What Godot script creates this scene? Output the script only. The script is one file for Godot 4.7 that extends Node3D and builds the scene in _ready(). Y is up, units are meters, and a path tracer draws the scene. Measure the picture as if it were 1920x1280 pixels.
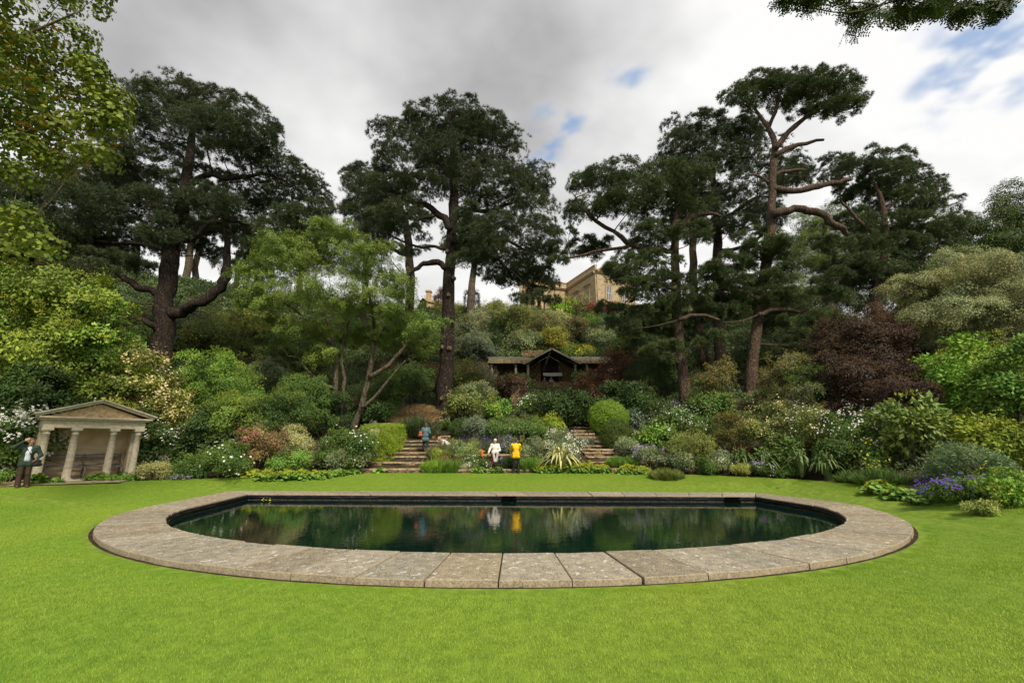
extends Node3D
# A garden below a wooded bank: lawn, black pool, temple, steps, loggia, house and pines.

const UP := Vector3.UP
var taken := {}
var rng := RandomNumberGenerator.new()
var lawn_edge := PackedVector2Array()
var bank_profile := PackedVector2Array()
var pool_outer := PackedVector2Array()
var pool_inner := PackedVector2Array()
var M := {}
var leaf_meshes := {}
var flora: StandardMaterial3D
var tint_of := {}

# ---------- naming ----------
func numbered(called: String) -> String:
	if not taken.has(called):
		taken[called] = 0
		return called
	taken[called] += 1
	return "%s_%03d" % [called, taken[called]]

func tag(o: Node3D, label: String, category: String, group := "", kind := "") -> Node3D:
	o.set_meta("label", label)
	o.set_meta("category", category)
	if group != "":
		o.set_meta("group", group)
	if kind != "":
		o.set_meta("kind", kind)
	return o

func thing(called: String, label: String, category: String, where: Vector3, turn := 0.0, group := "") -> Node3D:
	var o := Node3D.new()
	o.name = numbered(called)
	add_child(o)
	o.position = where
	o.rotation.y = turn
	return tag(o, label, category, group)

func part(parent: Node3D, called: String, mesh: Mesh, mat: Material, kind := "") -> MeshInstance3D:
	var o := MeshInstance3D.new()
	o.name = called
	o.mesh = mesh
	o.material_override = mat
	parent.add_child(o, true)
	if kind != "":
		o.set_meta("kind", kind)
	return o

func setting(called: String, mesh: Mesh, mat: Material) -> MeshInstance3D:
	var o := part(self, numbered(called), mesh, mat)
	o.set_meta("kind", "structure")
	return o

# ---------- shapes ----------
func begin() -> SurfaceTool:
	var st := SurfaceTool.new()
	st.begin(Mesh.PRIMITIVE_TRIANGLES)
	st.set_smooth_group(-1)
	return st

func done(st: SurfaceTool) -> ArrayMesh:
	st.generate_normals()
	return st.commit()

func tri(st: SurfaceTool, a: Vector3, b: Vector3, c: Vector3) -> void:
	st.add_vertex(a)
	st.add_vertex(b)
	st.add_vertex(c)

func quad(st: SurfaceTool, a: Vector3, b: Vector3, c: Vector3, d: Vector3) -> void:
	tri(st, a, b, c)
	tri(st, a, c, d)

# a box with chamfered edges, turned by a basis
func bx(st: SurfaceTool, at: Vector3, size: Vector3, turn := Basis.IDENTITY, cut := 0.0) -> void:
	var h := size * 0.5
	if cut <= 0.0:
		var p := []
		for i in 8:
			p.append(at + turn * Vector3(h.x if i & 1 else -h.x, h.y if i & 2 else -h.y, h.z if i & 4 else -h.z))
		quad(st, p[0], p[2], p[3], p[1])
		quad(st, p[4], p[5], p[7], p[6])
		quad(st, p[0], p[4], p[6], p[2])
		quad(st, p[1], p[3], p[7], p[5])
		quad(st, p[0], p[1], p[5], p[4])
		quad(st, p[2], p[6], p[7], p[3])
		return
	var ring := PackedVector2Array([Vector2(-h.x, -h.z), Vector2(h.x, -h.z), Vector2(h.x, h.z), Vector2(-h.x, h.z)])
	var local := begin_list(ring, -h.y, h.y, cut)
	for v in local:
		st.add_vertex(at + turn * v)

# triangles of an upright prism on a counter-clockwise or clockwise ring, its top edge chamfered
func begin_list(ring: PackedVector2Array, y0: float, y1: float, cut: float, rough := 0.0) -> PackedVector3Array:
	var out := PackedVector3Array()
	var n := ring.size()
	if Geometry2D.is_polygon_clockwise(ring):
		ring.reverse()
	var inset := PackedVector2Array()
	for i in n:
		var a := (ring[i] - ring[(i + n - 1) % n]).normalized()
		var b := (ring[(i + 1) % n] - ring[i]).normalized()
		var na := Vector2(-a.y, a.x)
		var nb := Vector2(-b.y, b.x)
		var m := (na + nb)
		m = m / maxf(0.4, m.length_squared() * 0.5)
		inset.append(ring[i] + m * cut)
	var lo := []
	var mid := []
	var top := []
	for i in n:
		var j := rng.randf_range(-rough, rough)
		lo.append(Vector3(ring[i].x, y0, ring[i].y))
		mid.append(Vector3(ring[i].x, y1 - cut + j, ring[i].y))
		top.append(Vector3(inset[i].x, y1 + j, inset[i].y))
	for i in n:
		var k := (i + 1) % n
		out.append_array(PackedVector3Array([lo[i], lo[k], mid[k], lo[i], mid[k], mid[i]]))
		out.append_array(PackedVector3Array([mid[i], mid[k], top[k], mid[i], top[k], top[i]]))
	var idx := Geometry2D.triangulate_polygon(inset)
	for i in range(0, idx.size(), 3):
		var p: Vector3 = top[idx[i]]
		var q: Vector3 = top[idx[i + 1]]
		var r: Vector3 = top[idx[i + 2]]
		if (q - p).cross(r - p).y > 0.0:
			out.append_array(PackedVector3Array([p, r, q]))
		else:
			out.append_array(PackedVector3Array([p, q, r]))
		var dp := Vector3(0, 1, 0)
		out.append_array(PackedVector3Array([Vector3(p.x, y0, p.z), Vector3(r.x, y0, r.z), Vector3(q.x, y0, q.z)]))
	return out

func prism(st: SurfaceTool, ring: PackedVector2Array, y0: float, y1: float, cut := 0.01, rough := 0.0) -> void:
	for v in begin_list(ring, y0, y1, cut, rough):
		st.add_vertex(v)

# a bent tapering tube
func tube(st: SurfaceTool, pts: Array, radii: Array, sides := 8, capped := true, wobble := 0.0) -> void:
	var rings := []
	var side := Vector3.RIGHT
	for i in pts.size():
		var d: Vector3 = (pts[mini(i + 1, pts.size() - 1)] - pts[maxi(i - 1, 0)]).normalized()
		if absf(d.dot(side)) > 0.9:
			side = Vector3.FORWARD if absf(d.dot(Vector3.FORWARD)) < 0.8 else Vector3.UP
		var u := (side - d * side.dot(d)).normalized()
		side = u
		var w := d.cross(u)
		var ring := []
		for k in sides:
			var a := TAU * k / sides
			var r: float = radii[i] * (1.0 + wobble * sin(k * 2.4 + i * 0.7) + wobble * rng.randf_range(-0.5, 0.5))
			ring.append(pts[i] + (u * cos(a) + w * sin(a)) * r)
		rings.append(ring)
	st.set_smooth_group(0)
	for i in pts.size() - 1:
		for k in sides:
			var m := (k + 1) % sides
			quad(st, rings[i][k], rings[i][m], rings[i + 1][m], rings[i + 1][k])
	if capped:
		var e := pts.size() - 1
		for k in sides:
			var m := (k + 1) % sides
			tri(st, pts[e], rings[e][k], rings[e][m])
			tri(st, pts[0], rings[0][m], rings[0][k])
	st.set_smooth_group(-1)

func bar(st: SurfaceTool, a: Vector3, b: Vector3, r0: float, r1: float, sides := 6) -> void:
	tube(st, [a, b], [r0, r1], sides)

# a turned shape: profile of (radius, height)
func lathe(st: SurfaceTool, profile: Array, at: Vector3, sides := 20) -> void:
	for i in profile.size() - 1:
		var p: Vector2 = profile[i]
		var q: Vector2 = profile[i + 1]
		for k in sides:
			var a := TAU * k / sides
			var b := TAU * (k + 1) / sides
			quad(st, at + Vector3(cos(a) * p.x, p.y, sin(a) * p.x), at + Vector3(cos(a) * q.x, q.y, sin(a) * q.x), at + Vector3(cos(b) * q.x, q.y, sin(b) * q.x), at + Vector3(cos(b) * p.x, p.y, sin(b) * p.x))

func bend(a: Vector3, b: Vector3, sag: Vector3, n: int) -> Array:
	var out := []
	for i in n + 1:
		var t := float(i) / n
		out.append(a.lerp(b, t) + sag * (4.0 * t * (1.0 - t)))
	return out

func tapered(r0: float, r1: float, n: int) -> Array:
	var out := []
	for i in n + 1:
		out.append(lerpf(r0, r1, float(i) / n))
	return out

# ---------- the lie of the land ----------
func edge_distance(x: float, z: float) -> float:
	var best := 1e9
	var inside := false
	var n := lawn_edge.size()
	for i in n:
		var a := lawn_edge[i]
		var b := lawn_edge[(i + 1) % n]
		var e := b - a
		var t := clampf(((x - a.x) * e.x + (z - a.y) * e.y) / e.length_squared(), 0.0, 1.0)
		best = minf(best, Vector2(x - a.x - e.x * t, z - a.y - e.y * t).length_squared())
		if (a.y > z) != (b.y > z) and x < (b.x - a.x) * (z - a.y) / (b.y - a.y) + a.x:
			inside = not inside
	return -sqrt(best) if inside else sqrt(best)

# the turf falls gently from its edges to the level round the pool
func lawn_y(x: float, z: float) -> float:
	var s := -edge_distance(x, z)
	if s <= 0.0:
		return 0.0
	var out := 0.0
	if z > -14.66:
		out = maxf(0.0, (Vector2((x + 0.47) / 10.87, (z + 14.66) / 8.06).length() - 1.0) * 9.0 - 0.3)
	else:
		out = maxf(0.0, maxf(absf(x + 0.47) - 11.1, -18.4 - z))
	return -0.46 * smoothstep(0.0, 1.0, clampf(s / minf(s + out, 7.0), 0.0, 1.0))

func height(x: float, z: float) -> float:
	var s := edge_distance(x, z)
	if s <= 0.0:
		return lawn_y(x, z)
	var h := bank_profile[bank_profile.size() - 1].y
	for i in bank_profile.size() - 1:
		if s <= bank_profile[i + 1].x:
			h = lerpf(bank_profile[i].y, bank_profile[i + 1].y, (s - bank_profile[i].x) / (bank_profile[i + 1].x - bank_profile[i].x))
			break
	var c: Vector2 = Vector2(-18,-19.1)
	h *= 1.0 - 0.5 * smoothstep(0.5, 1.05, x / maxf(6.0, -z))
	return h * smoothstep(0.0, 1.0, (Vector2(x, z).distance_to(c) - 3.2) / 4.0)

# ---------- textures and materials ----------
func noise(freq: float, octaves := 4, kind := FastNoiseLite.TYPE_SIMPLEX_SMOOTH, number := 1) -> FastNoiseLite:
	var n := FastNoiseLite.new()
	n.noise_type = kind
	n.frequency = freq
	n.fractal_octaves = octaves
	n.seed = number
	return n

func ramp_texture(n: FastNoiseLite, stops: Array, size := 512) -> NoiseTexture2D:
	var g := Gradient.new()
	var offs := PackedFloat32Array()
	var cols := PackedColorArray()
	for s in stops:
		offs.append(s[0])
		cols.append(s[1])
	g.offsets = offs
	g.colors = cols
	var t := NoiseTexture2D.new()
	t.width = size
	t.height = size
	t.seamless = true
	t.noise = n
	t.color_ramp = g
	return t

func grey_texture(n: FastNoiseLite, size := 512) -> NoiseTexture2D:
	return ramp_texture(n, [[0.0, Color.BLACK], [1.0, Color.WHITE]], size)

func lin(r: float, g: float, b: float) -> Color:
	return Color(r, g, b).linear_to_srgb()

func plain(c: Color, rough := 0.8, spec := 0.4) -> StandardMaterial3D:
	var m := StandardMaterial3D.new()
	m.albedo_color = c
	m.roughness = rough
	m.metallic_specular = spec
	return m

# a mottled surface: world-mapped colour, a finer multiplied detail, and relief
func mottled(n: FastNoiseLite, stops: Array, scale: Vector3, rough: float, relief := 0.0, detail: Texture2D = null, relief_noise: Texture2D = null) -> StandardMaterial3D:
	var m := plain(Color.WHITE, rough, 0.35)
	m.albedo_texture = ramp_texture(n, stops)
	m.uv1_triplanar = true
	m.uv1_world_triplanar = true
	m.uv1_scale = scale
	m.uv1_triplanar_sharpness = 4.0
	if relief > 0.0:
		m.heightmap_enabled = true
		m.heightmap_scale = relief
		m.heightmap_texture = relief_noise if relief_noise else grey_texture(n)
	if detail:
		m.detail_enabled = true
		m.detail_blend_mode = BaseMaterial3D.BLEND_MODE_MUL
		m.detail_albedo = detail
		m.uv2_triplanar = true
		m.uv2_world_triplanar = true
		m.uv2_scale = scale * 0.23
	return m

func make_materials() -> void:
	var blotch := ramp_texture(noise(0.012, 4, FastNoiseLite.TYPE_SIMPLEX_SMOOTH, 9), [[0.25, lin(0.7, 0.67, 0.64)], [0.6, Color.WHITE]])
	M.slab = lichen_stone()
	M.slab_edge = lichen_stone(true)
	M.slab_tones = [M.slab]
	for tone in [Color(0.9, 0.89, 0.87), Color(0.97, 0.95, 0.91), Color(0.93, 0.94, 0.94)]:
		var t: StandardMaterial3D = M.slab.duplicate()
		t.albedo_color = tone
		t.uv1_offset = Vector3(tone.r * 7.0, 0.0, tone.b * 5.0)
		M.slab_tones.append(t)
	M.lawn = mottled(noise(0.02, 5), [[0.2, lin(0.12, 0.19, 0.02)], [0.8, lin(0.19, 0.28, 0.03)]], Vector3.ONE * 0.35, 0.9)
	M.soil = mottled(noise(0.03, 5, 3, 4), [[0.25, lin(0.018, 0.012, 0.007)], [0.75, lin(0.06, 0.042, 0.024)]], Vector3.ONE * 0.3, 0.95, 3.0)
	M.bank = mottled(noise(0.02, 5, 3, 6), [[0.2, lin(0.02, 0.022, 0.009)], [0.5, lin(0.045, 0.035, 0.018)], [0.8, lin(0.07, 0.05, 0.028)]], Vector3.ONE * 0.12, 0.95, 6.0)
	M.step = mottled(noise(0.02, 5, 3, 7), [[0.15, lin(0.15, 0.11, 0.06)], [0.45, lin(0.36, 0.28, 0.175)], [0.75, lin(0.52, 0.43, 0.29)]], Vector3.ONE * 0.5, 0.9, 1.0, blotch)
	M.rubble = mottled(noise(0.03, 5, 3, 8), [[0.2, lin(0.07, 0.045, 0.024)], [0.5, lin(0.2, 0.135, 0.07)], [0.8, lin(0.32, 0.235, 0.13)]], Vector3.ONE * 0.4, 0.92, 2.0, blotch)
	M.temple_stone = mottled(noise(0.025, 5, 3, 10), [[0.15, lin(0.36, 0.31, 0.23)], [0.5, lin(0.5, 0.445, 0.335)], [0.8, lin(0.58, 0.52, 0.4)]], Vector3.ONE * 0.7, 0.85, 0.1)
	M.render_coat = mottled(noise(0.012, 5, 3, 11), [[0.2, lin(0.46, 0.35, 0.21)], [0.5, lin(0.6, 0.475, 0.31)], [0.8, lin(0.68, 0.56, 0.39)]], Vector3.ONE * 0.35, 0.9, 0.2)
	M.tympanum = mottled(noise(0.03, 5, 3, 12), [[0.18, lin(0.3, 0.2, 0.1)], [0.5, lin(0.5, 0.36, 0.2)], [0.8, lin(0.56, 0.43, 0.27)]], Vector3.ONE * 0.6, 0.9, 0.2)
	M.house = mottled(noise(0.03, 4, 3, 13), [[0.15, lin(0.3, 0.225, 0.13)], [0.5, lin(0.42, 0.33, 0.2)], [0.85, lin(0.5, 0.41, 0.27)]], Vector3.ONE * 0.12, 0.85, 0.0)
	M.house_trim = mottled(noise(0.03, 4, 3, 14), [[0.15, lin(0.3, 0.22, 0.12)], [0.8, lin(0.5, 0.39, 0.24)]], Vector3.ONE * 0.2, 0.85)
	M.slate = mottled(noise(0.03, 5, 3, 15), [[0.2, lin(0.09, 0.07, 0.03)], [0.5, lin(0.2, 0.165, 0.075)], [0.8, lin(0.28, 0.24, 0.13)]], Vector3.ONE * 0.25, 0.9, 1.0, blotch)
	M.lead = plain(lin(0.25, 0.28, 0.32), 0.6)
	M.roof_tile = mottled(noise(0.03, 4, 3, 16), [[0.2, lin(0.2, 0.13, 0.07)], [0.8, lin(0.38, 0.27, 0.16)]], Vector3.ONE * 0.2, 0.9)
	M.old_wood = mottled(noise(0.03, 4, 3, 17), [[0.2, lin(0.12, 0.108, 0.09)], [0.8, lin(0.28, 0.255, 0.215)]], Vector3(2.0, 0.5, 2.0), 0.85, 0.4)
	M.oak = mottled(noise(0.03, 4, 3, 18), [[0.2, lin(0.3, 0.2, 0.1)], [0.8, lin(0.5, 0.37, 0.2)]], Vector3(0.5, 2.0, 2.0), 0.8, 0.3)
	M.post = mottled(noise(0.03, 4, 3, 19), [[0.2, lin(0.22, 0.19, 0.15)], [0.8, lin(0.42, 0.38, 0.32)]], Vector3(2.0, 0.5, 2.0), 0.85, 0.3)
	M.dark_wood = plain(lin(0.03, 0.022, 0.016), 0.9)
	M.rust = mottled(noise(0.04, 4, 3, 20), [[0.2, lin(0.25, 0.06, 0.015)], [0.8, lin(0.5, 0.16, 0.04)]], Vector3.ONE * 2.0, 0.8)
	M.white_paint = plain(lin(0.75, 0.73, 0.68), 0.5)
	M.glass = plain(lin(0.06, 0.08, 0.1), 0.06, 0.7)
	M.liner = mottled(noise(0.02, 5, 3, 21), [[0.3, lin(0.006, 0.006, 0.007)], [0.62, lin(0.016, 0.016, 0.018)], [0.85, lin(0.05, 0.05, 0.05)]], Vector3(0.25, 1.6, 0.25), 0.4)
	M.scum = mottled(noise(0.04, 4, 3, 27), [[0.35, lin(0.015, 0.015, 0.012)], [0.6, lin(0.07, 0.065, 0.045)], [0.8, lin(0.14, 0.13, 0.095)]], Vector3(0.6, 4.0, 0.6), 0.6)
	M.void = plain(lin(0.002, 0.002, 0.002), 0.9, 0.1)
	M.bark_dark = bark([[0.2, lin(0.012, 0.009, 0.007)], [0.55, lin(0.045, 0.033, 0.026)], [0.85, lin(0.1, 0.076, 0.06)]], 22)
	M.bark_red = bark([[0.2, lin(0.05, 0.036, 0.028)], [0.55, lin(0.13, 0.09, 0.066)], [0.85, lin(0.2, 0.145, 0.11)]], 23)
	M.bark_grey = bark([[0.2, lin(0.06, 0.05, 0.035)], [0.55, lin(0.15, 0.125, 0.085)], [0.85, lin(0.25, 0.22, 0.16)]], 24)
	M.cut_wood = plain(lin(0.13, 0.09, 0.055), 0.95)
	var w := plain(lin(0.001, 0.012, 0.0095), 0.02, 0.45)
	var wn := NoiseTexture2D.new()
	wn.width = 512
	wn.height = 512
	wn.seamless = true
	wn.as_normal_map = true
	wn.bump_strength = 3.0
	wn.noise = noise(0.011, 3, FastNoiseLite.TYPE_SIMPLEX_SMOOTH, 25)
	w.normal_enabled = true
	w.normal_texture = wn
	w.normal_scale = 0.16
	w.uv1_triplanar = true
	w.uv1_world_triplanar = true
	w.uv1_scale = Vector3(0.3, 0.3, 1.1)
	M.water = w
	flora = plain(Color.WHITE, 0.5, 0.35)
	flora.vertex_color_use_as_albedo = true
	flora.backlight_enabled = true
	flora.backlight = Color(0.5, 0.5, 0.4)
	M.petal = plain(Color.WHITE, 0.7, 0.2)
	M.petal.vertex_color_use_as_albedo = true
	M.skin = plain(Color.WHITE, 0.6, 0.4)
	M.skin.vertex_color_use_as_albedo = true

func bark(stops: Array, number: int) -> StandardMaterial3D:
	var m := mottled(noise(0.03, 4, FastNoiseLite.TYPE_CELLULAR, number), stops, Vector3(0.9, 0.28, 0.9), 0.95, 6.0, ramp_texture(noise(0.015, 4, 3, number + 40), [[0.25, lin(0.5, 0.48, 0.44)], [0.65, Color.WHITE]]))
	return m

# weathered limestone: grain, dark algae, pale and white lichen rings
func lichen_stone(clean := false) -> StandardMaterial3D:
	var size := 512 if clean else 1024
	var grain := noise(0.09, 4, FastNoiseLite.TYPE_SIMPLEX, 31).get_seamless_image(size, size).get_data()
	var algae := noise(0.05, 5, FastNoiseLite.TYPE_SIMPLEX_SMOOTH, 32).get_seamless_image(size, size).get_data()
	var spots := noise(0.012, 2, FastNoiseLite.TYPE_SIMPLEX_SMOOTH, 33).get_seamless_image(size, size).get_data()
	var broad := noise(0.009, 3, FastNoiseLite.TYPE_SIMPLEX_SMOOTH, 35).get_seamless_image(size, size).get_data()
	var rag := noise(0.06, 3, FastNoiseLite.TYPE_SIMPLEX_SMOOTH, 34).get_seamless_image(size, size).get_data()
	var px := PackedByteArray()
	px.resize(size * size * 3)
	var hp := PackedByteArray()
	hp.resize(size * size)
	for i in size * size:
		var g := grain[i] / 255.0
		var a := smoothstep(0.2, 0.75, algae[i] / 255.0 * 0.6 + broad[i] / 255.0 * 0.4 + (g - 0.5) * 0.55)
		var r := 0.25 + 0.34 * a + 0.28 * (g - 0.5)
		var gg := r * lerpf(0.93, 0.88, a)
		var b := r * lerpf(0.79, 0.65, a)
		var s := spots[i] / 255.0 + (rag[i] / 255.0 - 0.5) * 0.16
		if s > 0.775:
			var k := smoothstep(0.775, 0.8, s)
			r = lerpf(r, 0.72 + 0.1 * g, k)
			gg = lerpf(gg, 0.7 + 0.1 * g, k)
			b = lerpf(b, 0.64 + 0.1 * g, k)
		if clean:
			r = r * 0.5 + 0.2
			gg = r * 0.83
			b = r * 0.6
		var c := Color(maxf(r * 0.72, 0.02), maxf(gg * 0.72, 0.02), maxf(b * 0.72, 0.015)).linear_to_srgb()
		px[i * 3] = int(clampf(c.r, 0, 1) * 255)
		px[i * 3 + 1] = int(clampf(c.g, 0, 1) * 255)
		px[i * 3 + 2] = int(clampf(c.b, 0, 1) * 255)
		hp[i] = grain[i]
	var m := plain(Color.WHITE, 0.9, 0.3)
	m.albedo_texture = ImageTexture.create_from_image(Image.create_from_data(size, size, false, Image.FORMAT_RGB8, px))
	m.heightmap_enabled = true
	m.heightmap_scale = 0.5
	m.heightmap_texture = ImageTexture.create_from_image(Image.create_from_data(size, size, false, Image.FORMAT_L8, hp))
	m.uv1_triplanar = true
	m.uv1_world_triplanar = true
	m.uv1_scale = Vector3.ONE * 0.42
	return m

# ---------- sky ----------
func cloudy_sky() -> PanoramaSkyMaterial:
	var w := 2048
	var h := 1024
	var soft := noise(1.0, 5, FastNoiseLite.TYPE_SIMPLEX_SMOOTH, 51)
	var big := noise(0.42, 3, FastNoiseLite.TYPE_SIMPLEX_SMOOTH, 57)
	var wisp := noise(2.6, 5, FastNoiseLite.TYPE_SIMPLEX_SMOOTH, 53)
	var holes := [Vector4(0.127, 0.68, 0.06, 0.62), Vector4(0.08, 0.63, 0.07, 0.5), Vector4(0.31, 0.75, 0.05, 0.5), Vector4(0.9, 0.54, 0.08, 0.55), Vector4(1.0, 0.6, 0.12, 0.6), Vector4(-1.9, 0.6, 0.3, 0.7), Vector4(2.3, 0.7, 0.35, 0.7), Vector4(3.0, 0.4, 0.3, 0.6), Vector4(-2.8, 0.5, 0.25, 0.6)]
	var data := PackedFloat32Array()
	data.resize(w * h * 3)
	for j in h:
		var el := (0.5 - (j + 0.5) / h) * PI
		for i in w:
			var k := (j * w + i) * 3
			if el < -0.02:
				data[k] = 0.09
				data[k + 1] = 0.1
				data[k + 2] = 0.07
				continue
			var az := wrapf((i + 0.5) / w * TAU, -PI, PI)
			var y := sin(el)
			var flat := Vector2(sin(az), -cos(az)) * cos(el) / (y + 0.28)
			var n := soft.get_noise_2d(flat.x * 1.2, flat.y * 1.2 + 3.0)
			var b := big.get_noise_2d(flat.x * 1.6 + 5.0, flat.y * 1.6)
			var deep := smoothstep(0.22, 0.95, el)
			var side := 0.5 - 0.5 * sin(az + 0.35)
			var thick := clampf(deep * (0.2 + 0.72 * side + 0.55 * b) + 0.4 * n * (0.4 + deep) + 0.18 * wisp.get_noise_2d(flat.x * 1.1, flat.y * 1.5), 0.0, 1.0)
			var lum := lerpf(0.35, 0.066, thick)
			var c := Vector3(lum, lum * 0.995, lum * (0.985 + 0.03 * thick))
			var open := 0.0
			for q in holes:
				var dx := wrapf(az - q.x, -PI, PI) * cos(el)
				var dy: float = (el - q.y) * 1.3
				open += q.w * exp(-(dx * dx + dy * dy) / (q.z * q.z))
			if open > 0.02:
				var wi := wisp.get_noise_2d(flat.x * 3.0 - flat.y, flat.y * 3.4)
				var o := smoothstep(0.12, 0.95, open * (0.75 + 1.7 * wi))
				c = c.lerp(Vector3(0.085, 0.14, 0.24), o * 0.8)
			data[k] = c.x
			data[k + 1] = c.y
			data[k + 2] = c.z
	var m := PanoramaSkyMaterial.new()
	m.panorama = ImageTexture.create_from_image(Image.create_from_data(w, h, false, Image.FORMAT_RGBF, data.to_byte_array()))
	return m

# ---------- leaves ----------
class Cloud:
	var buf := PackedFloat32Array()
	func add(p: Vector3, up: Vector3, spin: float, s: Vector3, c: Color) -> void:
		var t := up.cross(Vector3(cos(spin), sin(spin * 1.7) * 0.3, sin(spin)))
		if t.length_squared() < 0.001:
			t = up.cross(Vector3(sin(spin), 0.4, -cos(spin)))
		t = t.normalized() * s.x
		var b := t.cross(up).normalized() * s.z
		var u := up * s.y
		buf.append_array(PackedFloat32Array([t.x, u.x, b.x, p.x, t.y, u.y, b.y, p.y, t.z, u.z, b.z, p.z, c.r, c.g, c.b, 1.0]))

func pour(parent: Node3D, called: String, cloud: Cloud, mesh: Mesh, mat: Material) -> MultiMeshInstance3D:
	var mm := MultiMesh.new()
	mm.transform_format = MultiMesh.TRANSFORM_3D
	mm.use_colors = true
	mm.mesh = mesh
	mm.instance_count = cloud.buf.size() / 16
	mm.buffer = cloud.buf
	var o := MultiMeshInstance3D.new()
	o.name = called
	o.multimesh = mm
	o.material_override = mat
	parent.add_child(o, true)
	o.set_meta("kind", "stuff")
	return o

func ball_dir() -> Vector3:
	var y := rng.randf_range(-1.0, 1.0)
	var a := rng.randf() * TAU
	var r := sqrt(1.0 - y * y)
	return Vector3(cos(a) * r, y, sin(a) * r)

func shade(c: Color, spread: float) -> Color:
	var k := exp(rng.randf_range(-spread, spread))
	var w := rng.randf_range(-spread, spread) * 0.35
	return Color(c.r * k * (1.0 + w), c.g * k, c.b * k * (1.0 - w))

class Leaves:
	var v := PackedVector3Array()
	var c := PackedColorArray()
	func face(a: Vector3, b: Vector3, d: Vector3, col: Color) -> void:
		v.append_array(PackedVector3Array([a, b, d]))
		c.append_array(PackedColorArray([col, col, col]))
	func blade(at: Vector3, along: Vector3, across: Vector3, l: float, w: float, col: Color, fold := 0.15) -> void:
		var n := along.cross(across).normalized() * (w * fold)
		var m := at + along * l * 0.45
		face(at, m + across * w * 0.5 + n, at + along * l, col)
		face(at, at + along * l, m - across * w * 0.5 + n, col)
	func made() -> ArrayMesh:
		var arr := []
		arr.resize(Mesh.ARRAY_MAX)
		arr[Mesh.ARRAY_VERTEX] = v
		arr[Mesh.ARRAY_COLOR] = c
		var m := ArrayMesh.new()
		m.add_surface_from_arrays(Mesh.PRIMITIVE_TRIANGLES, arr)
		return m

func grey(lo: float, hi: float) -> Color:
	var k := rng.randf_range(lo, hi)
	return Color(k, k, k)

func leafy(count: int, reach: float, l: float, w: float, lay := 0.5) -> ArrayMesh:
	var o := Leaves.new()
	for i in count:
		var d := ball_dir()
		d.y = absf(d.y) * 0.9 - 0.15
		var p := d * reach * rng.randf_range(0.35, 1.0)
		var along := (d * 0.8 + ball_dir() * 0.7 + Vector3(0, -0.2, 0)).normalized()
		var across := along.cross((Vector3.UP * (1.0 + lay) + ball_dir()).normalized()).normalized()
		var k := rng.randf_range(0.75, 1.25)
		o.blade(p, along, across, l * k, w * k, grey(0.72, 1.28))
	return o.made()

func needle_tuft() -> ArrayMesh:
	var o := Leaves.new()
	for s in 3:
		var root := Vector3(rng.randf_range(-0.12, 0.12), rng.randf_range(-0.1, 0.05), rng.randf_range(-0.12, 0.12))
		for i in 15:
			var d := ball_dir()
			d = Vector3(d.x, absf(d.y) * 1.2 - 0.1, d.z).normalized()
			var side := d.cross(ball_dir()).normalized()
			var l := rng.randf_range(0.18, 0.30)
			var w := rng.randf_range(0.02, 0.04)
			o.face(root + d * 0.02 - side * w * 0.5, root + d * 0.02 + side * w * 0.5, root + d * l, grey(0.65, 1.35))
	return o.made()

func blade_tuft(count: int, l: float, w: float, lean: float) -> ArrayMesh:
	var o := Leaves.new()
	for i in count:
		var a := rng.randf() * TAU
		var out := Vector3(cos(a), 0, sin(a))
		var k := rng.randf_range(0.6, 1.1)
		var p := out * rng.randf() * 0.1
		var q := p + Vector3.UP * l * k * 0.6 + out * lean * l * 0.35
		var t := q + Vector3.UP * l * k * 0.35 + out * lean * l * 0.5
		var s := Vector3(-sin(a), 0, cos(a)) * w * 0.5
		var g := grey(0.7, 1.3)
		o.face(p - s, p + s, q + s * 0.8, g)
		o.face(p - s, q + s * 0.8, q - s * 0.8, g)
		o.face(q - s * 0.8, q + s * 0.8, t, g)
	return o.made()

func round_leaves() -> ArrayMesh:
	var o := Leaves.new()
	for i in 10:
		var c := Vector3(rng.randf_range(-0.16, 0.16), rng.randf_range(0.03, 0.15), rng.randf_range(-0.16, 0.16))
		var n := (Vector3.UP + ball_dir() * 0.5).normalized()
		var u := n.cross(Vector3(0.3, 0.1, 1)).normalized()
		var w := n.cross(u)
		var r := rng.randf_range(0.04, 0.07)
		var g := grey(0.75, 1.25)
		for k in 6:
			var a := TAU * k / 6
			var b := TAU * (k + 1) / 6
			o.face(c - n * 0.012, c + (u * cos(a) + w * sin(a)) * r, c + (u * cos(b) + w * sin(b)) * r, g)
	return o.made()

func froth(count: int, reach: Vector3, size: float) -> ArrayMesh:
	var o := Leaves.new()
	for i in count:
		var d := ball_dir() * reach * sqrt(rng.randf())
		var n := ball_dir()
		var u := n.cross(Vector3(0.2, 1, 0.3)).normalized()
		var w := n.cross(u)
		o.face(d + u * size, d - u * size * 0.5 + w * size * 0.85, d - u * size * 0.5 - w * size * 0.85, grey(0.75, 1.2))
	return o.made()

func blossom() -> ArrayMesh:
	var o := Leaves.new()
	for k in 5:
		var a := TAU * k / 5
		var d := Vector3(cos(a), 0.35, sin(a)).normalized()
		o.blade(Vector3.ZERO, d, Vector3(-sin(a), 0, cos(a)), 1.0, 1.0, grey(0.85, 1.1), 0.25)
	return o.made()

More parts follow.
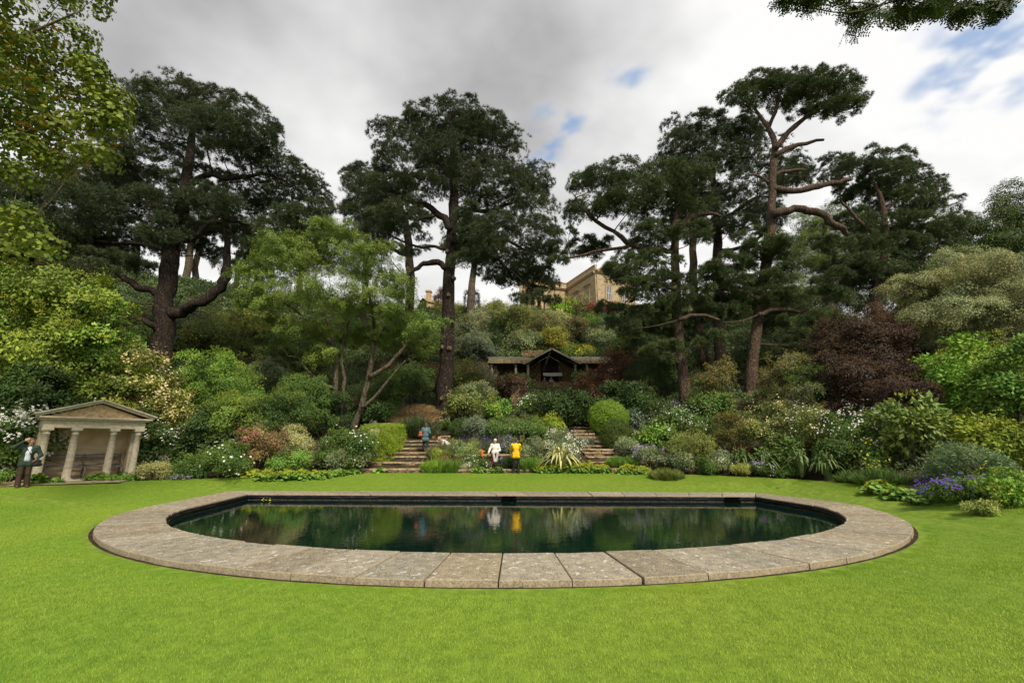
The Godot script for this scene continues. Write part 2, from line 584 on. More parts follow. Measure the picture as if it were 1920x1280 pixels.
# the four-lobed leaf of a tulip tree, on short twigs
func tulip_spray() -> ArrayMesh:
	var o := Leaves.new()
	var shape := [Vector2(0, 0), Vector2(0.5, 0.12), Vector2(0.38, 0.42), Vector2(0.52, 0.68), Vector2(0.3, 0.98), Vector2(0, 0.84)]
	for i in 17:
		var p := ball_dir() * 0.27 * Vector3(1, 0.7, 1)
		var along := (Vector3(p.x, -0.25, p.z) * 2.0 + ball_dir() * 0.6).normalized()
		var n := (Vector3.UP + ball_dir() * 0.55).normalized()
		var across := along.cross(n).normalized()
		var s := rng.randf_range(0.07, 0.115)
		var g := grey(0.7, 1.25)
		for m in [-1.0, 1.0]:
			for q in shape.size() - 2:
				var e: Vector2 = shape[q + 1]
				var f: Vector2 = shape[q + 2]
				var lift := n * 0.1 * s
				o.face(p, p + (along * e.y + across * e.x * m) * s + lift * absf(e.x), p + (along * f.y + across * f.x * m) * s + lift * absf(f.x), g)
	return o.made()

func feather_spray() -> ArrayMesh:
	var o := Leaves.new()
	for i in 6:
		var a := TAU * i / 6 + rng.randf() * 0.6
		var along := Vector3(cos(a), rng.randf_range(-0.7, 0.0), sin(a)).normalized()
		var across := along.cross(Vector3.UP).normalized()
		var down := along.cross(across)
		var g := grey(0.7, 1.2)
		var l := rng.randf_range(0.22, 0.32)
		o.blade(Vector3.ZERO, along, across, l, 0.008, Color(0.8, 0.7, 0.5))
		for k in 5:
			var p := along * l * (0.2 + 0.8 * k / 4.0)
			for m in [-1.0, 1.0]:
				o.blade(p, (across * m + along * 0.45 + ball_dir() * 0.15).normalized(), along, 0.082, 0.042, g)
	return o.made()

func make_leaf_meshes() -> void:
	leaf_meshes = {
		"small": leafy(36, 0.25, 0.066, 0.038), "fine": leafy(50, 0.18, 0.038, 0.026), "large": leafy(24, 0.28, 0.115, 0.06, 0.9), "long": leafy(34, 0.26, 0.14, 0.024, 0.2),
		"wide": leafy(13, 0.3, 0.2, 0.12, 1.2), "pine": needle_tuft(), "grassy": blade_tuft(24, 0.42, 0.02, 0.35), "rush": blade_tuft(20, 0.8, 0.022, 0.3), "round": round_leaves(),
		"froth": froth(34, Vector3(0.13, 0.06, 0.13), 0.014), "speck": froth(5, Vector3(0.08, 0.05, 0.08), 0.03), "spike": froth(26, Vector3(0.025, 0.14, 0.025), 0.018), "blossom": blossom(), "tulip": tulip_spray(), "feather": feather_spray(),
	}

# fills an ellipsoid with lumps of leaf clusters
func lump(cloud: Cloud, c: Vector3, r: Vector3, count: int, s: float, tint: Color, spread := 0.22, lift := 0.35, loose := 1.0, floor_y := -1e9) -> Array:
	var tips := []
	var lumps := maxi(3, int(count / 14.0))
	var lr := minf(minf(r.x, r.y), r.z) * 0.42 + s * 0.12
	for i in lumps:
		var d := ball_dir()
		d.y = d.y * 0.9 + lift * 0.5
		var p := c + d * r * (rng.randf_range(0.55, 0.95) if rng.randf() < 0.8 else rng.randf_range(0.1, 0.6)) * loose
		tips.append(p)
		var tone := shade(tint, spread)
		for k in int(ceil(float(count) / lumps)):
			var e := (ball_dir() + d * 0.45 + Vector3(0, lift, 0)).normalized()
			var q := p + e * lr * rng.randf_range(0.45, 1.1) * Vector3(1.25, 0.75, 1.25)
			if q.y < floor_y:
				q.y = floor_y + rng.randf() * 0.15
			var up := (e + d * 0.5 + Vector3.UP * lift + ball_dir() * 0.3).normalized()
			cloud.add(q, up, rng.randf() * TAU, Vector3.ONE * s * rng.randf_range(0.8, 1.25), shade(tone, 0.13))
	return tips

# ---------- shrubs and border plants ----------
# kinds of growth: "bush", "ball", "hedge", "cone", "froth" (lady's mantle), "spires", "straps", "tuft"
func plant(called: String, label: String, category: String, x: float, z: float, w: float, h: float, leaf: String, tint: Color, growth := "bush", bloom := "", blooms := 0, bloom_size := 0.06, thick := 1.0) -> Node3D:
	var o := thing(called, label, category, Vector3(x, height(x, z) - 0.05, z))
	var cloud := Cloud.new()
	var far := Vector2(x, z).length()
	var s := clampf(far / 24.0, 0.8, 2.4) * clampf(sqrt(w * h) / 1.1, 0.45, 1.15)
	var unit: float = {"fine": 0.24, "small": 0.30, "large": 0.36, "long": 0.34, "wide": 0.4, "pine": 0.3}.get(leaf, 0.3)
	var depth := minf(w * 0.85, h * 1.6 + 0.6)
	tint = Color(minf(tint.r * 2.15, 0.5), minf(tint.g * 1.95, 0.5), tint.b * 1.55)
	var tips := []
	var area := (w * h + depth * h + w * depth) * 1.15
	var n := int(clampf(thick * 2.1 * area / (unit * unit * s * s), 24, 3800))
	if growth == "bush":
		tips = lump(cloud, Vector3(0, h * 0.48, 0), Vector3(w * 0.36, h * 0.40, depth * 0.36), int(n * 0.5), s, tint, 0.26, 0.3, 1.0, 0.03)
		var lobes := 5 + int(w)
		for i in lobes:
			var a := TAU * i / lobes + rng.randf() * 0.8
			var up := rng.randf_range(0.22, 0.78)
			var reach := sqrt(maxf(0.05, 1.0 - pow(absf(up - 0.35) * 1.3, 2.0))) * 0.34
			var c := Vector3(cos(a) * w * reach, h * up, sin(a) * depth * reach)
			tips += lump(cloud, c, Vector3(w, h, depth) * rng.randf_range(0.11, 0.23), int(n * 0.5 / lobes), s, shade(tint, 0.25), 0.18, 0.4, 1.0, 0.03)
	elif growth == "ball" or growth == "hedge" or growth == "cone":
		for i in n * 2:
			var d := ball_dir()
			var p := Vector3(d.x * w * 0.5, h * 0.5 + d.y * h * 0.5, d.z * depth * 0.5)
			if growth == "hedge":
				var m := maxf(maxf(absf(d.x), absf(d.y)), absf(d.z))
				d = (d / m)
				p = Vector3(d.x * w * 0.5, h * 0.5 + d.y * h * 0.5, d.z * w * 0.5)
				d = Vector3(roundf(d.x * 0.52), roundf(d.y * 0.52), roundf(d.z * 0.52)).normalized()
			elif growth == "cone":
				var t := rng.randf()
				var r := pow(1.0 - t, 0.7) * (0.75 + 0.25 * sin(minf(t * 8.0, 1.57)))
				p = Vector3(d.x * w * 0.5 * r, h * t, d.z * w * 0.5 * r)
			p += d * s * unit * rng.randf_range(-0.35, 0.12)
			cloud.add(p, (d + ball_dir() * 0.45).normalized(), rng.randf() * TAU, Vector3.ONE * s * rng.randf_range(0.7, 1.1), shade(tint, 0.2))
			tips.append(p)
	elif growth == "froth":
		for i in int(n * 0.8):
			var a := rng.randf() * TAU
			var r := sqrt(rng.randf())
			var p := Vector3(cos(a) * r * w * 0.48, rng.randf() * h * 0.6 * (1.0 - r * r * 0.6), sin(a) * r * depth * 0.48)
			cloud.add(p, (Vector3.UP + Vector3(cos(a), 0, sin(a)) * r * 0.7).normalized(), rng.randf() * TAU, Vector3.ONE * rng.randf_range(0.8, 1.3) * maxf(s, 0.9), shade(tint, 0.2))
			tips.append(p + Vector3.UP * h * 0.35)
	elif growth == "spires" or growth == "tuft":
		for i in int(n * 0.6):
			var a := rng.randf() * TAU
			var r := sqrt(rng.randf())
			var p := Vector3(cos(a) * r * w * 0.46, 0, sin(a) * r * depth * 0.46)
			var k := h / 0.5 * (1.0 - r * r * 0.45) * rng.randf_range(0.75, 1.1)
			if leaf == "rush":
				k *= 0.6
			var up := (Vector3.UP + Vector3(cos(a), 0, sin(a)) * r * 0.55).normalized()
			cloud.add(p, up, rng.randf() * TAU, Vector3(maxf(0.8, s), k, maxf(0.8, s)), shade(tint, 0.22))
			tips.append(p + up * k * 0.42)
	elif growth == "straps":
		var st := begin()
		var leaves := 140 if w > 2.2 else 80
		for i in leaves:
			var a := rng.randf() * TAU
			var out := Vector3(cos(a), 0, sin(a))
			var reach := w * 0.5 * rng.randf_range(0.2, 1.0)
			var high := h * (1.12 - 0.62 * reach / (w * 0.5)) * rng.randf_range(0.75, 1.1)
			var side := Vector3(-sin(a), 0, cos(a))
			var pts := []
			for k in 6:
				var t := k / 5.0
				pts.append(out * (0.05 + reach * pow(t, 1.1)) + Vector3.UP * (high * sin(t * (1.5 + 1.3 * reach / (w * 0.5))) * (1.0 - 0.12 * t)))
			var col := shade(tint, 0.3)
			for k in 5:
				var w0: float = [0.022, 0.03, 0.034, 0.03, 0.02, 0.003][k] * (1.0 + w * 0.3)
				var w1: float = [0.022, 0.03, 0.034, 0.03, 0.02, 0.003][k + 1] * (1.0 + w * 0.3)
				st.set_color(col)
				quad(st, pts[k] - side * w0, pts[k] + side * w0, pts[k + 1] + side * w1, pts[k + 1] - side * w1)
		part(o, "leaves", done(st), flora, "stuff")
	if cloud.buf.size() > 0:
		pour(o, "foliage", cloud, leaf_meshes[leaf], flora)
	if growth == "bush":
		# stray shoots that break the outline
		for i in 4 + int(w * h * 2.5):
			var d := ball_dir()
			d.y = absf(d.y) * 1.2 + 0.1
			d = d.normalized()
			var root := Vector3(d.x * w * 0.36, h * (0.45 + 0.36 * d.y), d.z * depth * 0.36)
			var run := minf(h, w) * rng.randf_range(0.12, 0.3)
			var tone := shade(tint, 0.3)
			for k in 5:
				var q := root + (d + Vector3.UP * 0.5).normalized() * run * k / 4.0 + ball_dir() * s * 0.06
				cloud.add(q, (d + ball_dir() * 0.6).normalized(), rng.randf() * TAU, Vector3.ONE * s * rng.randf_range(0.5, 0.8) * (1.0 - 0.1 * k), shade(tone, 0.15))
	if growth == "bush" and w * h > 0.5:
		# paler young growth on the outside
		var young := Cloud.new()
		var bright := Color(minf(tint.r * 1.7 + 0.012, 0.4), minf(tint.g * 1.5 + 0.012, 0.4), tint.b * 1.1)
		for i in range(0, cloud.buf.size(), 16):
			var p := Vector3(cloud.buf[i + 3], cloud.buf[i + 7], cloud.buf[i + 11])
			var e := (p - Vector3(0, h * 0.35, 0)) / Vector3(w * 0.5, h * 0.6, depth * 0.5)
			if e.length() > 0.7 and rng.randf() < 0.16:
				var up := (e.normalized() + Vector3.UP * 0.5 + ball_dir() * 0.4).normalized()
				young.add(p + e.normalized() * s * 0.14, up, rng.randf() * TAU, Vector3.ONE * s * rng.randf_range(0.4, 0.75), shade(bright, 0.25))
		if young.buf.size() > 0:
			pour(o, "young_growth", young, leaf_meshes["small" if leaf == "large" else "long" if leaf == "small" else leaf], flora)
	if growth == "bush" and h > 0.9:
		var st := begin()
		for i in mini(5, tips.size()):
			var t: Vector3 = tips[rng.randi() % tips.size()]
			tube(st, bend(Vector3(rng.randf_range(-0.12, 0.12), -0.1, rng.randf_range(-0.12, 0.12)), t, ball_dir() * h * 0.05, 4), tapered(0.018 + h * 0.012, 0.006, 4), 5)
		part(o, "stems", done(st), M.bark_grey)
	if bloom != "" and tips.size() > 0:
		var fc: Color = tint_of[bloom]
		var petals := Cloud.new()
		var kind := "blossom"
		if growth == "froth":
			kind = "froth"
		elif growth == "spires":
			kind = "spike"
		elif bloom_size < 0.045:
			kind = "speck"
		var hull := tips
		var mid := Vector3(0, h * 0.4, 0)
		if growth == "bush":
			hull = []
			for i in range(0, cloud.buf.size(), 16):
				var p := Vector3(cloud.buf[i + 3], cloud.buf[i + 7], cloud.buf[i + 11])
				var e := (p - mid) / Vector3(w * 0.5, h * 0.55, depth * 0.5)
				if e.length() > 0.78 and p.y > h * 0.15:
					hull.append(p)
			if hull.size() < 6:
				hull = tips
		for i in int(blooms * 1.5):
			var t: Vector3 = hull[rng.randi() % hull.size()]
			var up := (Vector3(t.x, (t.y - h * 0.3) * 1.3, t.z + w * 0.15).normalized() + ball_dir() * 0.4 + Vector3.UP * 0.3).normalized()
			var p := t
			var k := bloom_size * 0.58
			if growth == "bush":
				var away := ((t - mid) / Vector3(w, h, depth)).normalized()
				up = (away + ball_dir() * 0.4 + Vector3.UP * 0.3).normalized()
				p = t + away * s * rng.randf_range(0.16, 0.3) + ball_dir() * s * 0.1
			elif growth == "ball":
				p = t + up * 0.03
			if kind == "froth" or kind == "spike":
				k = bloom_size * 14.0
				up = (Vector3.UP + ball_dir() * 0.2).normalized()
			elif kind == "speck":
				k = bloom_size * 25.0
			petals.add(p, up, rng.randf() * TAU, Vector3.ONE * k * rng.randf_range(0.75, 1.2), shade(fc, 0.12))
		pour(o, "blossoms", petals, leaf_meshes[kind], M.petal)
	return o

# ---------- trees ----------
func points_of(list: Array) -> Array:
	var pts := []
	var radii := []
	for i in range(0, list.size(), 4):
		pts.append(Vector3(list[i], list[i + 1], list[i + 2]))
		radii.append(list[i + 3] * 0.8)
	return [pts, radii]

func smooth_path(pts: Array, radii: Array) -> Array:
	if pts.size() < 3:
		return [pts, radii]
	var p := []
	var r := []
	for i in pts.size() - 1:
		var a: Vector3 = pts[maxi(i - 1, 0)]
		var b: Vector3 = pts[i]
		var c: Vector3 = pts[i + 1]
		var d: Vector3 = pts[mini(i + 2, pts.size() - 1)]
		for k in 3:
			var t := k / 3.0
			p.append(b.cubic_interpolate(c, a, d, t))
			r.append(lerpf(radii[i], radii[i + 1], t))
	p.append(pts[pts.size() - 1])
	r.append(radii[radii.size() - 1])
	return [p, r]

# trunk and limbs as paths (x, y, z, radius), crown as pads (x, y, z, half width, half height)
func tree(called: String, label: String, category: String, trunks: Array, limbs: Array, pad_list: Array, leaf: String, tint: Color, skin: Material, s := 1.0, thick := 1.0, group := "", twig_skin: Material = null, bare := false) -> Node3D:
	var first: Array = points_of(trunks[0])
	var base: Vector3 = first[0][0]
	base.y = height(base.x, base.z)
	var o := thing(called, label, category, base, 0.0, group)
	var wood := []
	for n in trunks.size() + limbs.size():
		var is_trunk := n < trunks.size()
		var pr: Array = points_of(trunks[n] if is_trunk else limbs[n - trunks.size()])
		var pts := []
		for p in pr[0]:
			pts.append(p - base)
		var radii: Array = pr[1]
		if is_trunk:
			var foot: Vector3 = pts[0]
			if foot.y > -0.3 and foot.y < 8.0:
				pts.push_front(Vector3(foot.x + (foot.x - pts[1].x) * 0.05, minf(-0.4, foot.y - 0.4), foot.z))
				radii.push_front(radii[0] * 1.35)
		var sm := smooth_path(pts, radii)
		var st := begin()
		for i in range(1, sm[0].size() - 1):
			sm[0][i] += ball_dir() * sm[1][i] * (0.22 if is_trunk else 0.5)
			sm[1][i] *= rng.randf_range(0.9, 1.1)
		tube(st, sm[0], sm[1], 14 if is_trunk else 9, true, 0.09)
		part(o, "trunk" if is_trunk else "limb", done(st), skin)
		for i in sm[0].size():
			wood.append([sm[0][i], sm[1][i]])
	var twigs := begin()
	var cloud := Cloud.new()
	for i in range(0, pad_list.size(), 5):
		var c := Vector3(pad_list[i], pad_list[i + 1], pad_list[i + 2]) - base
		var r := Vector3(pad_list[i + 3] * 1.08, pad_list[i + 4] * 1.08, maxf(pad_list[i + 3] * 0.85, pad_list[i + 4]))
		var unit := 0.34 * s
		var n := int(clampf(thick * 15.0 * (r.x * r.y + r.x * r.z + r.y * r.z) / (unit * unit) * 0.33, 16, 3000))
		var tone := shade(tint, 0.14)
		var tips := lump(cloud, c, r, n, s, tone, 0.18, 0.45, 1.4 if bare else 1.0)
		var best: Array = wood[0]
		var cost := 1e9
		for q in wood:
			var d: float = q[0].distance_to(c - Vector3(0, r.y * 0.5, 0)) + maxf(0.0, q[0].y - c.y) * 1.3 + (1e4 if q[0].y < 1.0 else 0.0)
			if d < cost:
				cost = d
				best = q
		var root: Vector3 = best[0]
		var rad: float = clampf(minf(best[1] * 0.5, 0.02 + root.distance_to(c) * 0.012), 0.015, 0.15)
		var joint := c - Vector3(0, r.y * 0.35, 0)
		var span := root.distance_to(joint)
		tube(twigs, bend(root, joint, Vector3(0, -0.06 * span, 0) + ball_dir() * 0.06 * span, 5), tapered(rad, rad * 0.45, 5), 6, false)
		for k in mini(tips.size(), 9):
			var t: Vector3 = tips[k]
			var from := root.lerp(joint, rng.randf_range(0.6, 1.0))
			tube(twigs, bend(from, t, ball_dir() * 0.08 * from.distance_to(t), 3), tapered(rad * 0.4, 0.012, 3), 4, false)
	if cloud.buf.size():
		pour(o, "crown", cloud, leaf_meshes[leaf], flora)
		part(o, "branches", done(twigs), twig_skin if twig_skin else skin, "stuff")
	return o

# ---------- figures ----------
# bones: [from, radius, to, radius, colour]; a smooth union of tapered capsules, meshed by surface nets
func flesh(st: SurfaceTool, bones: Array, cell: float, blend := 0.03) -> void:
	var lo := Vector3.ONE * 1e9
	var hi := -lo
	for b in bones:
		for e in [[b[0], b[1]], [b[2], b[3]]]:
			lo = lo.min(e[0] - Vector3.ONE * (e[1] + cell * 2.5))
			hi = hi.max(e[0] + Vector3.ONE * (e[1] + cell * 2.5))
	var nx := int((hi.x - lo.x) / cell) + 2
	var ny := int((hi.y - lo.y) / cell) + 2
	var nz := int((hi.z - lo.z) / cell) + 2
	var f := PackedFloat32Array()
	f.resize(nx * ny * nz)
	f.fill(1.0)
	var near := PackedFloat32Array()
	near.resize(nx * ny * nz)
	near.fill(1.0)
	var who := PackedInt32Array()
	who.resize(nx * ny * nz)
	var id := 0
	for b in bones:
		var a: Vector3 = b[0]
		var ra: float = b[1]
		var c: Vector3 = b[2]
		var rb: float = b[3]
		var e := c - a
		var e2 := maxf(e.length_squared(), 1e-8)
		var m := maxf(ra, rb) + blend + cell * 2.0
		var p0 := ((a.min(c) - Vector3.ONE * m - lo) / cell).floor()
		var p1 := ((a.max(c) + Vector3.ONE * m - lo) / cell).ceil()
		var k := minf(blend, minf(ra, rb) * 0.9)
		for z in range(maxi(0, int(p0.z)), mini(nz, int(p1.z) + 1)):
			for y in range(maxi(0, int(p0.y)), mini(ny, int(p1.y) + 1)):
				for x in range(maxi(0, int(p0.x)), mini(nx, int(p1.x) + 1)):
					var p := lo + Vector3(x, y, z) * cell
					var t := clampf((p - a).dot(e) / e2, 0.0, 1.0)
					var d := p.distance_to(a + e * t) - lerpf(ra, rb, t)
					var i := (z * ny + y) * nx + x
					if d < near[i]:
						near[i] = d
						who[i] = id
					var g := f[i]
					var h := maxf(k - absf(d - g), 0.0) / k
					f[i] = minf(d, g) - h * h * k * 0.25
		id += 1
	var at := PackedInt32Array()
	at.resize(nx * ny * nz)
	at.fill(-1)
	var verts := PackedVector3Array()
	var cols := PackedColorArray()
	var off := [0, 1, nx, nx + 1, nx * ny, nx * ny + 1, nx * ny + nx, nx * ny + nx + 1]
	var edges := [[0, 1], [2, 3], [4, 5], [6, 7], [0, 2], [1, 3], [4, 6], [5, 7], [0, 4], [1, 5], [2, 6], [3, 7]]
	for z in nz - 1:
		for y in ny - 1:
			for x in nx - 1:
				var i := (z * ny + y) * nx + x
				var g0 := f[i]
				if absf(g0) > cell * 2.0:
					continue
				var neg := 0
				for q in off:
					if f[i + q] < 0.0:
						neg += 1
				if neg == 0 or neg == 8:
					continue
				var sum := Vector3.ZERO
				var cnt := 0
				for ed in edges:
					var va := f[i + off[ed[0]]]
					var vb := f[i + off[ed[1]]]
					if (va < 0.0) != (vb < 0.0):
						var t := va / (va - vb)
						var pa := Vector3(ed[0] & 1, (ed[0] >> 1) & 1, ed[0] >> 2)
						var pb := Vector3(ed[1] & 1, (ed[1] >> 1) & 1, ed[1] >> 2)
						sum += pa.lerp(pb, t)
						cnt += 1
				at[i] = verts.size()
				verts.append(lo + (Vector3(x, y, z) + sum / cnt) * cell)
				cols.append(bones[who[i]][4])
	st.set_smooth_group(0)
	for z in range(1, nz - 1):
		for y in range(1, ny - 1):
			for x in range(1, nx - 1):
				var i := (z * ny + y) * nx + x
				var s := f[i] < 0.0
				for axis in 3:
					var step: int = [1, nx, nx * ny][axis]
					if (f[i + step] < 0.0) == s:
						continue
					var u: int = [nx, nx * ny, 1][axis]
					var v: int = [nx * ny, 1, nx][axis]
					var ids := [at[i], at[i - u], at[i - u - v], at[i - v]]
					if ids.min() < 0:
						continue
					if not s:
						ids.reverse()
					for q in [0, 2, 1, 0, 3, 2]:
						st.set_color(cols[ids[q]])
						st.add_vertex(verts[ids[q]])
	st.set_smooth_group(-1)

func hand(st: SurfaceTool, wrist: Vector3, along: Vector3, palm: Vector3, c: Color, curl := 0.5) -> void:
	var side := along.cross(palm).normalized()
	var bones := []
	for i in 4:
		var root := wrist + along * 0.085 + side * (i - 1.5) * 0.02
		bones.append([wrist + side * (i - 1.5) * 0.012, 0.016, root, 0.013, c])
		var l: float = [0.032, 0.04, 0.042, 0.035][i]
		var d1 := (along + palm * curl).normalized()
		var d2 := (along + palm * curl * 2.6).normalized()
		bones.append([root, 0.0095, root + d1 * l, 0.0085, c])
		bones.append([root + d1 * l, 0.0085, root + d1 * l + d2 * l, 0.007, c])
	var th := wrist + along * 0.03 + side * 0.03
	var td := (along * 0.7 + side * 0.8 + palm * 0.3).normalized()
	bones.append([wrist + along * 0.02 + side * 0.012, 0.014, th + td * 0.02, 0.011, c])
	bones.append([th + td * 0.02, 0.011, th + td * 0.055, 0.008, c])
	flesh(st, bones, 0.0055, 0.012)

# joints are local: x to the figure's left, y up, z ahead; a pose overrides the standing ones
func person(label: String, where: Vector3, turn: float, tall: float, pose: Dictionary, look: Dictionary) -> Node3D:
	var o := thing("person", label, "person", where, turn)
	var j := {"pelvis": Vector3(0, 0.93, 0), "chest": Vector3(0, 1.25, 0.0), "neck": Vector3(0, 1.44, 0.0), "head": Vector3(0, 1.60, 0.03), "sl": Vector3(0.18, 1.39, 0), "sr": Vector3(-0.18, 1.39, 0),
		"el": Vector3(0.23, 1.11, -0.02), "er": Vector3(-0.23, 1.11, -0.02), "wl": Vector3(0.22, 0.87, 0.06), "wr": Vector3(-0.22, 0.87, 0.06), "hl": Vector3(0.09, 0.90, 0), "hr": Vector3(-0.09, 0.90, 0),
		"kl": Vector3(0.10, 0.49, 0.02), "kr": Vector3(-0.10, 0.49, 0.02), "al": Vector3(0.11, 0.09, -0.02), "ar": Vector3(-0.11, 0.09, -0.02), "tl": Vector3(0.13, 0.035, 0.15), "tr": Vector3(-0.13, 0.035, 0.15),
		"face": Vector3(0, 0, 1), "palm_l": Vector3(-1, 0, 0.2), "palm_r": Vector3(1, 0, 0.2)}
	for k in pose:
		j[k] = pose[k]
	var g := tall / 1.71
	var fat: float = look.get("girth", 1.0)
	var skin: Color = look.skin
	var body := begin()
	var b := []
	for sd in ["l", "r"]:
		b.append([j["s" + sd], 0.05, j["e" + sd], 0.04, skin])
		b.append([j["e" + sd], 0.04, j["w" + sd], 0.026, skin])
		b.append([j["h" + sd], 0.085, j["k" + sd], 0.055, skin])
		b.append([j["k" + sd], 0.055, j["a" + sd], 0.036, skin])
		b.append([j["a" + sd], 0.036, j["t" + sd], 0.03, skin])
	b.append([j.hl, 0.1, j.hr, 0.1, skin])
	b.append([j.pelvis, 0.11, j.chest, 0.12, skin])
	b.append([j.sl, 0.05, j.sr, 0.05, skin])
	b.append([j.chest, 0.1, j.neck, 0.06, skin])
	b.append([j.neck, 0.05, j.head - Vector3(0, 0.03, 0), 0.05, skin])
	flesh(body, b, 0.018, 0.04)
	var fwd: Vector3 = j.face.normalized()
	var upv: Vector3 = (Vector3.UP - fwd * fwd.y).normalized() if not j.has("crown_up") else j.crown_up
	var lft := upv.cross(fwd).normalized()
	var hd: Vector3 = j.head
	var at := func(x: float, y: float, z: float) -> Vector3: return hd + lft * x + upv * y + fwd * z
	var dark := Color(0.03, 0.025, 0.02)
	var lip := Color(skin.r * 0.8, skin.g * 0.5, skin.b * 0.5)
	var hb := [[at.call(0, 0.03, -0.02), 0.085, at.call(0, 0.02, 0.01), 0.08, skin], [at.call(0, -0.03, 0.03), 0.06, at.call(0, -0.085, 0.055), 0.032, skin], [at.call(0, 0.0, 0.085), 0.012, at.call(0, -0.03, 0.105), 0.013, skin],
		[at.call(-0.02, -0.062, 0.083), 0.008, at.call(0.02, -0.062, 0.083), 0.008, lip], [j.neck, 0.052, at.call(0, -0.05, -0.02), 0.05, skin]]
	for m in [-1.0, 1.0]:
		hb.append([at.call(0.032 * m, 0.005, 0.082), 0.01, at.call(0.034 * m, 0.005, 0.081), 0.01, dark])
		hb.append([at.call(0.02 * m, 0.026, 0.086), 0.006, at.call(0.046 * m, 0.026, 0.076), 0.006, look.get("brow", dark)])
		hb.append([at.call(0.08 * m, 0.015, -0.01), 0.014, at.call(0.08 * m, -0.025, -0.005), 0.01, skin])
	flesh(body, hb, 0.009, 0.018)
	hand(body, j.wl, (j.wl - j.el).normalized(), j.palm_l.normalized(), skin, look.get("curl_l", 0.4))
	hand(body, j.wr, (j.wr - j.er).normalized(), j.palm_r.normalized(), skin, look.get("curl_r", 0.4))
	var bm := part(o, "body", done(body), M.skin)
	# clothing follows the same joints a little further out
	var top := begin()
	var tc: Color = look.top
	var inner: Color = look.get("shirt", tc)
	var t := [[j.sl, 0.075, j.sr, 0.075, tc], [j.chest + Vector3(0.055, 0, 0), 0.115 * fat, j.chest - Vector3(0.055, 0, 0), 0.115 * fat, tc], [j.chest, 0.13 * fat, j.pelvis.lerp(j.chest, 0.25), 0.135 * fat, tc], [j.chest, 0.1, j.neck - Vector3(0, 0.03, 0), 0.066, tc]]
	var hem: float = look.get("hem", 0.0)
	t.append([j.hl + Vector3(-0.02, 0.06 - hem, 0), 0.11 * fat, j.hr + Vector3(0.02, 0.06 - hem, 0), 0.11 * fat, tc])
	if hem > 0.05:
		t.append([j.hl + Vector3(-0.01, 0.06, 0), 0.105 * fat, j.hl + Vector3(0.0, -hem, 0), 0.118 * fat, tc])
		t.append([j.hr + Vector3(0.01, 0.06, 0), 0.105 * fat, j.hr + Vector3(0.0, -hem, 0), 0.118 * fat, tc])
	if look.has("shirt"):
		t.append([j.chest + Vector3(0, 0.12, 0.06), 0.05, j.chest + Vector3(0, -0.05, 0.105 * fat), 0.062, inner])
		t.append([j.chest + Vector3(0, -0.05, 0.105 * fat), 0.062, j.pelvis + Vector3(0, 0.06, 0.1 * fat), 0.07, inner])
	for sd in ["l", "r"]:
		t.append([j["s" + sd], 0.072, j["e" + sd], 0.06, tc])
		t.append([j["e" + sd], 0.06, j["e" + sd].lerp(j["w" + sd], look.get("sleeve", 0.93)), 0.045, tc])
	flesh(top, t, 0.017, 0.05)
	part(o, look.get("top_name", "jacket"), done(top), M.skin)
	var leg := begin()
	var lc: Color = look.legs
	var l := [[j.hl, 0.115 * fat, j.hr, 0.115 * fat, lc], [j.pelvis, 0.11, j.pelvis + Vector3(0, 0.06, 0), 0.11, lc]]
	for sd in ["l", "r"]:
		l.append([j["h" + sd], 0.1, j["k" + sd], 0.075, lc])
		l.append([j["k" + sd], 0.072, j["a" + sd] + Vector3(0, 0.02, 0), look.get("cuff", 0.06), lc])
	flesh(leg, l, 0.017, 0.035)
	part(o, "trousers", done(leg), M.skin)
	for sd in ["l", "r"]:
		var sh := begin()
		flesh(sh, [[j["a" + sd] - Vector3(0, 0.02, 0), 0.048, j["t" + sd] + Vector3(0, 0.012, 0), 0.042, look.get("shoes", dark)], [j["a" + sd] + Vector3(0, 0.0, -0.02), 0.048, j["a" + sd] + Vector3(0, -0.04, -0.02), 0.045, look.get("shoes", dark)]], 0.012, 0.03)
		part(o, "shoe", done(sh), M.skin)
	var hair := begin()
	var hc: Color = look.hair
	var hs := [[at.call(0, 0.055, -0.03), 0.083, at.call(0, 0.05, 0.005), 0.078, hc], [at.call(0, 0.0, -0.055), 0.07, at.call(0, -0.04 - look.get("long", 0.0), -0.06), 0.05, hc]]
	if look.get("hat", false):
		hs = [[at.call(0, 0.08, -0.01), 0.09, at.call(0, 0.11, -0.01), 0.07, hc]]
		for q in 12:
			var a := TAU * q / 12
			hs.append([at.call(0, 0.07, 0), 0.02, at.call(cos(a) * 0.16, 0.055, sin(a) * 0.17), 0.014, hc])
	flesh(hair, hs, 0.012, 0.025)
	part(o, "sun_hat" if look.get("hat", false) else "hair", done(hair), M.skin)
	o.scale = Vector3.ONE * g
	return o

# ---------- ground, lawn, pool ----------
func sheet(rings: Array, y: float) -> ArrayMesh:
	var st := begin()
	for ring in rings:
		var idx := Geometry2D.triangulate_polygon(ring)
		for i in range(0, idx.size(), 3):
			var p := Vector3(ring[idx[i]].x, y, ring[idx[i]].y)
			var q := Vector3(ring[idx[i + 1]].x, y, ring[idx[i + 1]].y)
			var r := Vector3(ring[idx[i + 2]].x, y, ring[idx[i + 2]].y)
			if (q - p).cross(r - p).y > 0.0:
				tri(st, p, r, q)
			else:
				tri(st, p, q, r)
	return done(st)

func arc(cx: float, cz: float, a: float, b: float, n: int) -> PackedVector2Array:
	var out := PackedVector2Array()
	for i in n + 1:
		var t := PI * i / n
		out.append(Vector2(cx - a * cos(t), cz + b * sin(t)))
	return out

const POOL := 1.345

func pool_arc(cx: float, cz: float, a: float, b: float, n: int) -> PackedVector2Array:
	return arc(cx * POOL, cz * POOL, a * POOL, b * POOL, n)

